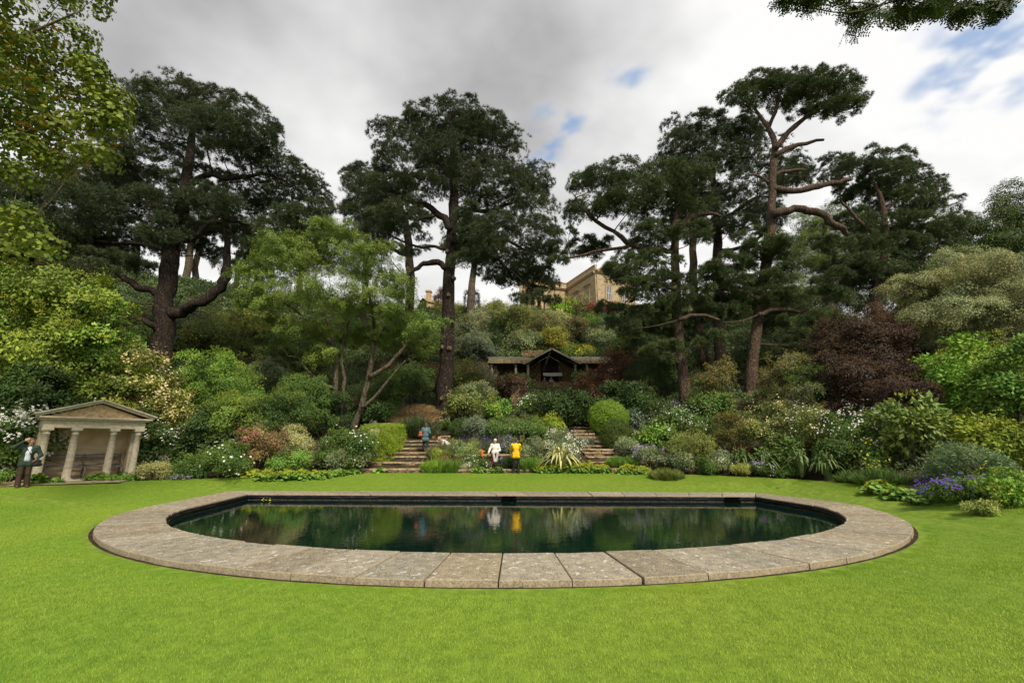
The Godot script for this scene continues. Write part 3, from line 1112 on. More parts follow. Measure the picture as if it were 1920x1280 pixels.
func grown(ring: PackedVector2Array, by: float) -> PackedVector2Array:
	return Geometry2D.offset_polygon(ring, by)[0]

func build_ground() -> void:
	var st := begin()
	st.set_smooth_group(0)
	var cell := 1.5
	var x0 := -135.0
	var z0 := -225.0
	var nx := 180
	var nz := 180
	var ys := PackedFloat32Array()
	var ss := PackedFloat32Array()
	for j in nz + 1:
		for i in nx + 1:
			var x := x0 + i * cell
			var z := z0 + j * cell
			var s := edge_distance(x, z)
			ss.append(s)
			var y := -0.6
			if s > -1.4:
				y = -0.1 * clampf(1.0 + s, 0.0, 1.0) - 0.3
			if s > 0.0:
				y = height(x, z) + 0.12 * sin(x * 1.3 + z * 0.7) * clampf(s * 0.2, 0.0, 1.0) - 0.04
			ys.append(y)
	for j in nz:
		for i in nx:
			var k := j * (nx + 1) + i
			if ss[k] < -2.5:
				continue
			var p := Vector3(x0 + i * cell, ys[k], z0 + j * cell)
			var q := Vector3(p.x + cell, ys[k + 1], p.z)
			var r := Vector3(p.x + cell, ys[k + nx + 2], p.z + cell)
			var s := Vector3(p.x, ys[k + nx + 1], p.z + cell)
			quad(st, p, q, r, s)
	setting("hillside", done(st), M.bank)
	# the far country, out to the horizon on every side
	var far := begin()
	for i in 48:
		var a := TAU * i / 48
		var b := TAU * (i + 1) / 48
		var u := Vector3(cos(a), 0, sin(a))
		var w := Vector3(cos(b), 0, sin(b))
		var c := Vector3(0, -0.2, -90)
		quad(far, c + u * 125.0, c + w * 125.0, c + w * 1500.0, c + u * 1500.0)
	setting("ground", done(far), M.bank)
	var cut: PackedVector2Array = Geometry2D.offset_polygon(pool_outer, -0.3)[0]
	var turf := begin()
	turf.set_smooth_group(0)
	for cj in 66:
		for ci in 98:
			var a := Vector2(-62 + ci, -25 + cj)
			var ring := PackedVector2Array([a, a + Vector2(1, 0), a + Vector2(1, 1), a + Vector2(0, 1)])
			var ins := 0
			var wet := 0
			for p in ring:
				ins += int(Geometry2D.is_point_in_polygon(p, lawn_edge))
				wet += int(Geometry2D.is_point_in_polygon(p, cut))
			if wet == 4 or (ins == 0 and edge_distance(a.x + 0.5, a.y + 0.5) > 1.0):
				continue
			var pieces := [ring]
			if ins < 4:
				pieces = Geometry2D.intersect_polygons(ring, lawn_edge)
			if wet > 0:
				var dry := []
				for q in pieces:
					dry.append_array(Geometry2D.clip_polygons(q, cut))
				pieces = dry
			for q in pieces:
				var idx := Geometry2D.triangulate_polygon(q)
				for k in range(0, idx.size(), 3):
					var t := []
					for m in 3:
						var v: Vector2 = q[idx[k + m]]
						t.append(Vector3(v.x, lawn_y(v.x, v.y), v.y))
					if (t[1] - t[0]).cross(t[2] - t[0]).y > 0.0:
						tri(turf, t[0], t[2], t[1])
					else:
						tri(turf, t[0], t[1], t[2])
	setting("lawn", done(turf), M.lawn)
	# bare earth where the turf has been cut back from the coping
	var soil := soil_ring()
	var sr := []
	for half in [PackedVector2Array([Vector2(-40, -40), Vector2(-0.4, -40), Vector2(-0.4, 40), Vector2(-40, 40)]), PackedVector2Array([Vector2(-0.4, -40), Vector2(40, -40), Vector2(40, 40), Vector2(-0.4, 40)])]:
		for piece in Geometry2D.intersect_polygons(soil, half):
			sr.append_array(Geometry2D.clip_polygons(piece, cut))
	setting("soil_margin", sheet(sr, -0.454), M.soil)
	var path := PackedVector2Array([Vector2(-15.1, -17.6), Vector2(-17.1, -16.4), Vector2(-19.3, -15.0), Vector2(-26, -11), Vector2(-27, -13), Vector2(-20.5, -16.7), Vector2(-19, -18.6), Vector2(-16.4, -20.4)])
	setting("path", sheet([path], 0.03), M.step)

func soil_ring() -> PackedVector2Array:
	var out := PackedVector2Array()
	for p in pool_outer:
		out.append(Vector2(-0.2 + (p.x + 0.2) * 1.009, -13.3 + (p.y + 13.3) * 1.003))
	return out

func build_grass() -> void:
	var variants := []
	for v in 3:
		var o := Leaves.new()
		for i in 900:
			var p := Vector3(rng.randf_range(-0.18, 0.18) + rng.randfn(0.0, 0.02), -0.004, rng.randf_range(-0.18, 0.18) + rng.randfn(0.0, 0.02))
			var a := rng.randf() * TAU
			var l := rng.randf_range(0.012, 0.032)
			var lean := ball_dir() * l * 0.7
			var side := Vector3(cos(a), 0, sin(a)) * rng.randf_range(0.0018, 0.0036)
			var k := exp(rng.randf_range(-0.5, 0.42))
			var dry := 0.0
			if rng.randf() < 0.22:
				dry = rng.randf() * 0.5
			o.face(p - side, p + side, p + Vector3(lean.x, l, lean.z), Color(k * (1.0 + dry), k, k * (1.0 + dry)))
		variants.append(o.made())
	var clouds := [Cloud.new(), Cloud.new(), Cloud.new()]
	var patchy := noise(0.35, 3, FastNoiseLite.TYPE_SIMPLEX_SMOOTH, 71)
	var wide := noise(0.07, 2, FastNoiseLite.TYPE_SIMPLEX_SMOOTH, 72)
	var keep := soil_ring()
	var cell := 0.36
	for j in range(0, 66):
		var z := -0.9 - j * cell
		var reach := int((absf(z) * 1.25 + 3.0) / cell)
		for i in range(-reach, reach + 1):
			var x := i * cell
			for sub in 5:
				var q := Vector2(x, z)
				var s := 1.0
				if sub > 0:
					s = 0.5
					q += Vector2(cell * (0.25 if sub & 1 else -0.25), cell * (0.25 if sub > 2 else -0.25))
				var ok := 0
				var hh := 0.2 * s
				for c in [Vector2(-hh, -hh), Vector2(hh, -hh), Vector2(hh, hh), Vector2(-hh, hh)]:
					if Geometry2D.is_point_in_polygon(q + c, lawn_edge) and not Geometry2D.is_point_in_polygon(q + c, keep):
						ok += 1
				if ok == 4 or (sub > 0 and ok >= 3 and z > -8.0 and false):
					var n := patchy.get_noise_2d(q.x, q.y) * 0.32 + wide.get_noise_2d(q.x, q.y) * 0.4
					var tall := 1.0
					var t := Color(0.285 + 0.23 * n, 0.445 + 0.14 * n, 0.048 + 0.032 * n)
					var gy := lawn_y(q.x, q.y)
					var up := Vector3(gy - lawn_y(q.x + 0.2, q.y), 0.2, gy - lawn_y(q.x, q.y + 0.2)).normalized()
					clouds[rng.randi() % 3].add(Vector3(q.x, gy, q.y), up, (rng.randi() % 4) * PI * 0.5, Vector3(s, tall, s), t)
				if sub == 0 and (ok == 4 or ok == 0):
					break
	for v in 3:
		var g := pour(self, numbered("grass"), clouds[v], variants[v], flora)
		tag(g, "short mown bright green turf around the pool", "grass", "mown turf", "stuff")

func build_pool() -> void:
	var o := thing("pool", "half-round black-lined garden pool with broad lichened stone coping", "pool", Vector3.ZERO)
	# coping of single slabs: round the near side, then along the straight far side
	var n := 38
	var near_outer := PackedVector2Array()
	var near_inner := PackedVector2Array()
	var steps := n * 3
	for i in steps + 1:
		var t := PI * i / steps
		t += 0.16 * sin(2.0 * t) * -0.5
		near_outer.append(Vector2(-0.14 - 8.05 * cos(t), -11.0 + 6.05 * sin(t)) * POOL)
		near_inner.append(Vector2(-0.12 - 7.0 * cos(t), -10.6 + 4.48 * sin(t)) * POOL)
	var cut_at := [0]
	for i in n:
		cut_at.append((i + 1) * 3)
	for i in n:
		var ring := PackedVector2Array()
		var a := i * 3
		for k in 4:
			ring.append(near_outer[a + k])
		for k in 4:
			ring.append(near_inner[a + 3 - k])
		coping(o, ring)
	var lo := Vector2(-8.4, -13.65) * POOL
	var li := Vector2(-7.35, -12.8) * POOL
	var ro := Vector2(7.0, -13.2) * POOL
	var ri := Vector2(6.5, -12.3) * POOL
	coping(o, PackedVector2Array([near_outer[0], near_inner[0], li, lo]))
	coping(o, PackedVector2Array([near_outer[steps], ro, ri, near_inner[steps]]))
	for i in 16:
		var a := i / 16.0
		var b := (i + 1) / 16.0
		coping(o, PackedVector2Array([lo.lerp(ro, a), lo.lerp(ro, b), li.lerp(ri, b), li.lerp(ri, a)]))
	# liner walls below the coping, set back a little
	var inner := near_inner.duplicate()
	inner.append(ri)
	inner.append(li)
	var back: PackedVector2Array = Geometry2D.offset_polygon(inner, -0.012)[0]
	var st := begin()
	for i in back.size():
		var p := back[i]
		var q := back[(i + 1) % back.size()]
		quad(st, Vector3(p.x, -2.0, p.y), Vector3(q.x, -2.0, q.y), Vector3(q.x, -0.4, q.y), Vector3(p.x, -0.4, p.y))
	part(o, "pool_wall", done(st), M.liner)
	# a slim ledge of liner along the walls
	var lip := begin()
	var ledge := Geometry2D.offset_polygon(back, -0.025)[0]
	for i in ledge.size():
		var p: Vector2 = ledge[i]
		var q: Vector2 = ledge[(i + 1) % ledge.size()]
		var m := (p + q) * 0.5
		bx(lip, Vector3(m.x, -0.465, m.y), Vector3(p.distance_to(q), 0.02, 0.04), Basis(Vector3.UP, -atan2(q.y - p.y, q.x - p.x)))
	part(o, "liner_ledge", done(lip), M.liner)
	var mark := begin()
	var line: PackedVector2Array = Geometry2D.offset_polygon(back, -0.006)[0]
	for i in line.size():
		var p: Vector2 = line[i]
		var q: Vector2 = line[(i + 1) % line.size()]
		quad(mark, Vector3(p.x, -0.6, p.y), Vector3(q.x, -0.6, q.y), Vector3(q.x, -0.55, q.y), Vector3(p.x, -0.55, p.y))
	part(o, "tide_mark", done(mark), M.scum)
	part(o, "pool_floor", sheet([back], -2.0), M.liner)
	for at in [0.525, 0.955]:
		var c := li.lerp(ri, at)
		var sk := begin()
		bx(sk, Vector3(c.x, -0.5, c.y + 0.02), Vector3(0.55, 0.2, 0.1), Basis(Vector3.UP, 0.03))
		var so := part(o, "skimmer_opening", done(sk), M.void)
	var water := sheet([back], -0.57)
	setting("water", water, M.water)
	pool_inner = inner

func coping(o: Node3D, ring: PackedVector2Array) -> void:
	var small := Geometry2D.offset_polygon(ring, -rng.randf_range(0.0085, 0.0115))[0]
	var c := Vector2.ZERO
	for p in small:
		c += p / small.size()
	var local := PackedVector2Array()
	for p in small:
		local.append(p - c)
	for q in local.size():
		if local.size() < 14 and rng.randf() < 0.12:
			local[q] *= rng.randf_range(0.972, 0.994)
	# the worn upper face, and the cleaner sides with their rounded arris
	var tops := begin()
	var sides := begin()
	var list := begin_list(local, -0.13, 0.0, 0.012, 0.0015)
	for i in range(0, list.size(), 3):
		var face := tops if minf(list[i].y, minf(list[i + 1].y, list[i + 2].y)) > -0.008 else sides
		tri(face, list[i], list[i + 1], list[i + 2])
	tops.generate_normals()
	sides.generate_normals()
	var both := tops.commit()
	sides.commit(both)
	for k in both.get_surface_count():
		both.surface_set_material(k, M.slab_edge if k == 1 else M.slab_tones[rng.randi() % 4])
	var m := part(o, "coping_slab", both, null)
	m.position = Vector3(c.x, -0.36 + rng.randf_range(-0.007, 0.007), c.y)
	m.position += Vector3(rng.randf_range(-0.012, 0.012), 0, rng.randf_range(-0.012, 0.012))
	m.rotation = Vector3(rng.randf_range(-0.004, 0.004), 0, rng.randf_range(-0.004, 0.004))

# ---------- stonework on the bank ----------
func stone_box(size: Vector3) -> ArrayMesh:
	var st := begin()
	bx(st, Vector3.ZERO, size, Basis.IDENTITY, minf(0.02, size.y * 0.2))
	return done(st)

# a row of rough slabs that makes one step: [front z, top y, left x, right x, back z]
func stone_steps(called: String, label: String, rows: Array) -> Node3D:
	var o := thing(called, label, "steps", Vector3(rows[0][2], 0, rows[0][0]))
	for r in rows:
		var x: float = r[2]
		while x < r[3] - 0.15:
			var w: float = minf(rng.randf_range(0.7, 1.3), r[3] - x)
			if r[3] - x - w < 0.35:
				w = r[3] - x
			var d: float = r[0] - r[4]
			var jut := rng.randf_range(-0.05, 0.05)
			var st := begin()
			var hw := w * 0.5 - 0.012
			var ring := PackedVector2Array([Vector2(-hw, d * 0.5 + jut), Vector2(-hw * 0.3, d * 0.5 + jut + rng.randf_range(-0.03, 0.03)), Vector2(hw * 0.4, d * 0.5 + jut + rng.randf_range(-0.03, 0.03)), Vector2(hw, d * 0.5 + jut), Vector2(hw, -d * 0.5), Vector2(-hw, -d * 0.5)])
			prism(st, ring, -0.07, 0.0, 0.018, 0.012)
			var m := part(o, "tread_slab", done(st), M.step)
			m.position = Vector3(x + w * 0.5, r[1] + rng.randf_range(-0.012, 0.012), (r[0] + r[4]) * 0.5) - o.position
			x += w
		var xr: float = r[2] + 0.03
		while xr < r[3] - 0.1:
			var w: float = minf(rng.randf_range(0.35, 0.8), r[3] - xr - 0.02)
			var st := begin()
			bx(st, Vector3.ZERO, Vector3(w - 0.015, 0.3, 0.25), Basis(Vector3.UP, rng.randf_range(-0.04, 0.04)), 0.02)
			var m := part(o, "riser_stone", done(st), M.rubble)
			m.position = Vector3(xr + w * 0.5, r[1] - 0.07 - 0.155, r[0] - 0.16 + rng.randf_range(-0.02, 0.02)) - o.position
			xr += w
	return o

# a wall of coursed stones between two points of the plan
func stone_wall(called: String, label: String, a: Vector3, b: Vector3, high: float, course: float, length: float, single: bool, cap := true, thick := 0.3) -> Node3D:
	var o := thing(called, label, "wall", a)
	var d := b - a
	var run := Vector2(d.x, d.z).length()
	var dir := Vector3(d.x, 0, d.z) / run
	var turn := Basis(Vector3.UP, -atan2(dir.z, dir.x))
	var body := begin()
	var rows := int(ceil(high / course))
	var core := begin()
	bx(core, d * 0.5 + Vector3(0, high * 0.5 - 0.06, 0), Vector3(run - 0.03, high - 0.02, thick * 0.7), turn)
	part(o, "core", done(core), M.soil)
	for j in rows:
		var x := -rng.randf() * length * 0.5
		while x < run:
			var w := length * rng.randf_range(0.6, 1.4)
			var x0 := maxf(x, 0.0)
			var x1 := minf(x + w, run)
			if x1 - x0 > 0.08:
				var top := j == rows - 1 and cap
				var at := dir * (x0 + x1) * 0.5 + Vector3(0, d.y * (x0 + x1) * 0.5 / run + (j + 0.5) * course, 0)
				var size := Vector3(x1 - x0 - 0.015, course - 0.012, thick + rng.randf_range(-0.03, 0.03) + (0.06 if top else 0.0))
				if single:
					var m := part(o, "cap_stone" if top else "stone", stone_box(size), M.step if top else M.rubble)
					m.position = at
					m.basis = turn
				else:
					bx(body, at, size, turn)
			x += w
	if not single:
		part(o, "stones", done(body), M.rubble, "stuff")
	return o

# ---------- temple ----------
func build_temple() -> void:
	var o := thing("garden_temple", "small stone temple with four columns and a pediment beside the lawn", "garden temple", Vector3(-17.35, 0.0, -18.58), 0.944)
	var depth := 1.2
	var st := begin()
	prism(st, PackedVector2Array([Vector2(-1.85, 0.32), Vector2(1.85, 0.32), Vector2(1.85, -depth - 0.2), Vector2(-1.85, -depth - 0.2)]), -0.3, 0.066, 0.02)
	part(o, "plinth", done(st), M.temple_stone)
	for x in [-1.42, -0.59, 0.59, 1.42]:
		var c := begin()
		c.set_smooth_group(0)
		lathe(c, [Vector2(0.0, 0.0), Vector2(0.165, 0.0), Vector2(0.165, 0.05), Vector2(0.15, 0.075), Vector2(0.135, 0.09), Vector2(0.13, 0.5), Vector2(0.12, 1.2), Vector2(0.108, 1.76), Vector2(0.122, 1.765), Vector2(0.122, 1.79), Vector2(0.108, 1.8), Vector2(0.108, 1.86), Vector2(0.15, 1.915), Vector2(0.0, 1.915)], Vector3(x, 0.07, 0), 24)
		c.set_smooth_group(-1)
		bx(c, Vector3(x, 0.07 + 1.965, 0), Vector3(0.33, 0.1, 0.33), Basis.IDENTITY, 0.012)
		bx(c, Vector3(x, 0.07 + 0.0, 0), Vector3(0.36, 0.06, 0.36), Basis.IDENTITY, 0.012)
		part(o, "column", done(c), M.temple_stone)
	for x in [-1.42, 1.42]:
		var p := begin()
		bx(p, Vector3(x, 0.07 + 1.0, -0.5), Vector3(0.24, 2.0, 0.24), Basis.IDENTITY, 0.012)
		bx(p, Vector3(x, 0.07 + 1.965, -0.5), Vector3(0.3, 0.08, 0.3), Basis.IDENTITY, 0.012)
		part(o, "pilaster", done(p), M.temple_stone)
	var y := 0.07 + 2.016
	var e := begin()
	bx(e, Vector3(0, y + 0.15, 0.0), Vector3(3.16, 0.3, 0.3), Basis.IDENTITY, 0.012)
	for s in [-1.0, 1.0]:
		bx(e, Vector3(1.43 * s, y + 0.15, -depth * 0.5 - 0.12), Vector3(0.29, 0.298, depth - 0.06), Basis.IDENTITY, 0.012)
	part(o, "entablature", done(e), M.temple_stone)
	var co := begin()
	bx(co, Vector3(0, y + 0.335, -depth * 0.5), Vector3(3.34, 0.07, depth + 0.55), Basis.IDENTITY, 0.015)
	bx(co, Vector3(0, y + 0.4, -depth * 0.5), Vector3(3.52, 0.06, depth + 0.72), Basis.IDENTITY, 0.015)
	part(o, "cornice", done(co), M.temple_stone)
	var rise := 0.62
	var py := y + 0.43
	var tp := begin()
	tri(tp, Vector3(-1.5, py, 0.13), Vector3(0, py + rise * 0.9, 0.13), Vector3(1.5, py, 0.13))
	part(o, "tympanum", done(tp), M.tympanum)
	var half := 1.82
	var slope := atan2(rise, half)
	var l := Vector2(half, rise).length() + 0.03
	for s in [-1.0, 1.0]:
		var rk := begin()
		var turn: Basis = Basis(Vector3.BACK, -slope * s)
		var mid := Vector3(half * 0.5 * s, py + rise * 0.5, 0)
		bx(rk, mid + turn * Vector3(0, 0.035, 0.2), Vector3(l, 0.09, 0.26), turn, 0.01)
		bx(rk, mid + turn * Vector3(0, 0.105, 0.24), Vector3(l + 0.06, 0.05, 0.36), turn, 0.01)
		part(o, "raking_cornice", done(rk), M.temple_stone)
		for k in 4:
			var rs := begin()
			bx(rs, mid + turn * Vector3((k - 1.5) * l * 0.25 * 1.0, 0.07 + 0.004 * k, -depth * 0.5 - 0.1), Vector3(l * 0.25 - 0.01, 0.04, depth + 0.3), turn, 0.01)
			part(o, "roof_slab", done(rs), M.slate)
	var w := begin()
	bx(w, Vector3(0, 0.066 + 1.01, -depth), Vector3(3.1, 2.02, 0.16))
	part(o, "back_wall", done(w), M.render_coat)
	for s in [-1.0, 1.0]:
		var sw := begin()
		bx(sw, Vector3(1.44 * s, 0.066 + 1.005, -depth * 0.5 - 0.3), Vector3(0.18, 2.01, depth - 0.62))
		part(o, "side_wall", done(sw), M.render_coat)
	var cl := begin()
	bx(cl, Vector3(0, y + 0.02, -depth * 0.5 - 0.1), Vector3(2.56, 0.04, depth - 0.2))
	part(o, "ceiling", done(cl), M.render_coat)
	# the long rustic seat inside
	var b := thing("rustic_bench", "long weathered wooden bench with crossed-branch back inside the temple", "bench", o.transform * Vector3(0, 0.066, -0.72), 0.944)
	var seat := begin()
	for k in 3:
		bx(seat, Vector3(0, 0.44, 0.13 * k - 0.08), Vector3(2.45, 0.04, 0.11), Basis(Vector3.RIGHT, 0.01 * k), 0.008)
	part(b, "seat", done(seat), M.old_wood)
	for x in [-1.18, 0.0, 1.18]:
		for z in [-0.14, 0.24]:
			var lg := begin()
			tube(lg, [Vector3(x, 0.0, z), Vector3(x + 0.015, 0.43, z)], [0.035, 0.032], 8)
			part(b, "leg", done(lg), M.old_wood)
		var ps := begin()
		tube(ps, [Vector3(x, 0.42, -0.17), Vector3(x, 0.7, -0.2), Vector3(x, 0.98, -0.22)], [0.034, 0.03, 0.028], 8)
		part(b, "back_post", done(ps), M.old_wood)
		if x != 0.0:
			var am := begin()
			tube(am, [Vector3(x, 0.66, -0.2), Vector3(x, 0.68, 0.05), Vector3(x, 0.64, 0.26)], [0.026, 0.028, 0.026], 8)
			tube(am, [Vector3(x, 0.42, 0.24), Vector3(x, 0.64, 0.25)], [0.026, 0.024], 8)
			part(b, "arm", done(am), M.old_wood)
	for s in [-1.0, 1.0]:
		for q in [[0.93, 0.03], [0.86, -0.035], [0.79, 0.0], [0.53, 0.0]]:
			var rl := begin()
			var pts := []
			for k in 7:
				pts.append(Vector3(s * 1.18 * k / 6.0, q[0] + q[1] * sin(k * PI / 6.0), -0.205))
			tube(rl, pts, tapered(0.026, 0.026, 6), 6)
			part(b, "back_rail", done(rl), M.old_wood)
		var cr := begin()
		tube(cr, bend(Vector3(s * 0.06, 0.78, -0.2), Vector3(s * 1.12, 0.5, -0.2), Vector3(0, -0.05, 0), 5), tapered(0.02, 0.02, 5), 6)
		tube(cr, bend(Vector3(s * 0.06, 0.5, -0.19), Vector3(s * 1.12, 0.78, -0.19), Vector3(0, -0.05, 0), 5), tapered(0.02, 0.02, 5), 6)
		part(b, "crossed_branches", done(cr), M.old_wood)

# ---------- loggia half way up the bank ----------
func build_loggia() -> void:
	var o := thing("loggia", "open stone-roofed garden shelter with a central gable on the bank", "summerhouse", Vector3(4.15, 7.25, -46.0))
	var eave := 2.38
	var xs := [-6.3, -3.75, -2.45, 2.6, 3.85, 6.35]
	for x in xs:
		var p := begin()
		bx(p, Vector3(x, 0.08, 0), Vector3(0.34, 0.16, 0.34), Basis.IDENTITY, 0.02)
		tube(p, [Vector3(x, 0.16, 0), Vector3(x, 1.2, 0), Vector3(x, eave - 0.1, 0)], [0.14, 0.135, 0.115], 12)
		bx(p, Vector3(x, eave - 0.06, 0), Vector3(0.3, 0.12, 0.3), Basis.IDENTITY, 0.01)
		part(o, "column", done(p), M.post)
	var fl := begin()
	bx(fl, Vector3(0, -0.1, -2.4), Vector3(13.4, 0.2, 5.6))
	part(o, "paved_floor", done(fl), M.step)
	for x in [-4.3, 4.5]:
		var bw := begin()
		bx(bw, Vector3(x, 1.3, -4.6), Vector3(5.2, 2.6, 0.4))
		part(o, "back_wall", done(bw), M.rubble)
	for s in [-1.0, 1.0]:
		var iw := begin()
		bx(iw, Vector3(0.1 + s * 1.75, 1.6, -3.2), Vector3(1.5, 3.2, 0.35))
		part(o, "inner_wall", done(iw), M.rubble)
		var ew := begin()
		bx(ew, Vector3(s * 6.25 - (0.35 if s > 0 else -0.35), 1.1, -1.9), Vector3(0.35, 2.3, 3.2))
		part(o, "end_wall", done(ew), M.rubble)
	for x in [-4.4, 4.5]:
		var lb := begin()
		bx(lb, Vector3(x, eave + 0.07, 0), Vector3(4.05, 0.16, 0.2))
		part(o, "eaves_beam", done(lb), M.dark_wood)
	var cd := begin()
	bx(cd, Vector3(0.1, 2.35, -3.0), Vector3(2.0, 0.5, 0.35))
	part(o, "lintel", done(cd), M.dark_wood)
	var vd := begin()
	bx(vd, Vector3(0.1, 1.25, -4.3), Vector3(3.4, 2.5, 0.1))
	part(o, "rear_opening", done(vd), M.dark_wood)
	# slopes of stone slates, laid in courses
	for s in [-1.0, 1.0]:
		for k in 6:
			var cr := begin()
			var y := eave + 0.15 + k * 0.155
			var z := 0.42 - k * 0.36
			var x0: float = -6.75 if s < 0 else 2.3 - 0.0
			var x1: float = -2.2 if s < 0 else 6.8
			var inset := k * 0.36
			if s < 0:
				x1 += inset * 0.55
			else:
				x0 -= inset * 0.55
			var x := x0
			while x < x1:
				var w := minf(rng.randf_range(0.25, 0.5), x1 - x)
				bx(cr, Vector3(x + w * 0.5, y + rng.randf_range(-0.01, 0.01), z - 0.16), Vector3(w - 0.01, 0.035, 0.46), Basis(Vector3.RIGHT, 0.41))
				x += w
			part(o, "slate_course", done(cr), M.slate, "stuff")
		var rd := begin()
		bx(rd, Vector3(s * 4.6, eave + 1.12, -1.95), Vector3(4.6, 0.1, 0.3), Basis.IDENTITY, 0.02)
		part(o, "ridge", done(rd), M.lead)
		var back := begin()
		bx(back, Vector3(s * 4.4, eave + 0.72, -3.3), Vector3(4.9, 0.06, 3.0), Basis(Vector3.RIGHT, -0.28))
		part(o, "rear_roof", done(back), M.slate)
	# the gable over the middle bay
	var gx := 0.1
	var gh := 1.62
	var gw := 2.95
	var a := atan2(gh, gw)
	var l := Vector2(gw, gh).length()
	for s in [-1.0, 1.0]:
		var turn: Basis = Basis(Vector3.BACK, -a * s)
		var mid := Vector3(gx + s * gw * 0.5, eave + gh * 0.5 - 0.02, 0)
		for k in 7:
			var sl := begin()
			bx(sl, mid + turn * Vector3((k - 3) * l / 7.0, 0.1 + 0.006 * k, -1.6), Vector3(l / 7.0 + 0.02, 0.05, 4.3), turn)
			part(o, "slate_course", done(sl), M.slate)
		var bg := begin()
		bx(bg, mid + turn * Vector3(0.0, 0.03, 0.56), Vector3(l + 0.15, 0.16, 0.06), turn, 0.01)
		part(o, "bargeboard", done(bg), M.post)
		for k in 4:
			var rf := begin()
			bx(rf, mid + turn * Vector3(0, -0.02, 0.2 - k * 0.9), Vector3(l - 0.1, 0.14, 0.09), turn)
			part(o, "rafter", done(rf), M.dark_wood)
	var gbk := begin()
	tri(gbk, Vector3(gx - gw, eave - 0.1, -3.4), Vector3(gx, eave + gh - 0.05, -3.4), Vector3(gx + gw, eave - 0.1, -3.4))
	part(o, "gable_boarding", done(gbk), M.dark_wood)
	var shade_roll := thing("blind", "pale rolled canvas blind hanging in the shelter opening", "blind", o.position + Vector3(0.35, 1.55, -1.9))
	var bl := begin()
	bx(bl, Vector3(0, 0.1, 0), Vector3(2.1, 0.32, 0.03), Basis(Vector3.RIGHT, 0.25), 0.008)
	tube(bl, [Vector3(-1.05, -0.07, 0.06), Vector3(0, -0.1, 0.06), Vector3(1.05, -0.07, 0.06)], [0.05, 0.05, 0.05], 8)
	part(shade_roll, "canvas", done(bl), M.white_paint)

# ---------- house on the crest ----------
func facade(o: Node3D, called: String, a: Vector3, b: Vector3, y0: float, y1: float, mat: Material, thick := 0.5) -> void:
	var d := b - a
	var turn := Basis(Vector3.UP, -atan2(d.z, d.x))
	var st := begin()
	bx(st, (a + b) * 0.5 + Vector3(0, (y0 + y1) * 0.5, 0), Vector3(Vector2(d.x, d.z).length(), y1 - y0, thick), turn)
	part(o, called, done(st), mat)

func sash_window(o: Node3D, at: Vector3, out: Vector3, w: float, h: float, hood: bool) -> void:
	var turn := Basis(Vector3.UP, atan2(out.x, out.z))
	var fr := begin()
	for s in [-1.0, 1.0]:
		bx(fr, at + turn * Vector3(s * (w * 0.5 + 0.12), h * 0.5, 0.06), Vector3(0.24, h + 0.3, 0.16), turn)
	bx(fr, at + turn * Vector3(0, h + 0.14, 0.07), Vector3(w + 0.5, 0.28, 0.18), turn)
	bx(fr, at + turn * Vector3(0, -0.1, 0.1), Vector3(w + 0.6, 0.18, 0.3), turn)
	if hood:
		bx(fr, at + turn * Vector3(0, h + 0.62, 0.08), Vector3(w + 0.6, 0.35, 0.2), turn)
		bx(fr, at + turn * Vector3(0, h + 0.86, 0.22), Vector3(w + 1.0, 0.14, 0.5), turn)
	var window := part(o, "window", done(fr), M.house_trim)
	var sash := begin()
	for x in [-0.5, -0.17, 0.17, 0.5]:
		bx(sash, at + turn * Vector3(x * (w - 0.08), h * 0.5, 0.04), Vector3(0.07, h, 0.06), turn)
	for y in [0.03, 0.5, 0.97]:
		bx(sash, at + turn * Vector3(0, h * y, 0.045), Vector3(w, 0.08, 0.06), turn)
	part(window, "sash", done(sash), M.white_paint)
	var gl := begin()
	bx(gl, at + turn * Vector3(0, h * 0.5, 0.015), Vector3(w, h, 0.02), turn)
	part(window, "pane", done(gl), M.glass)

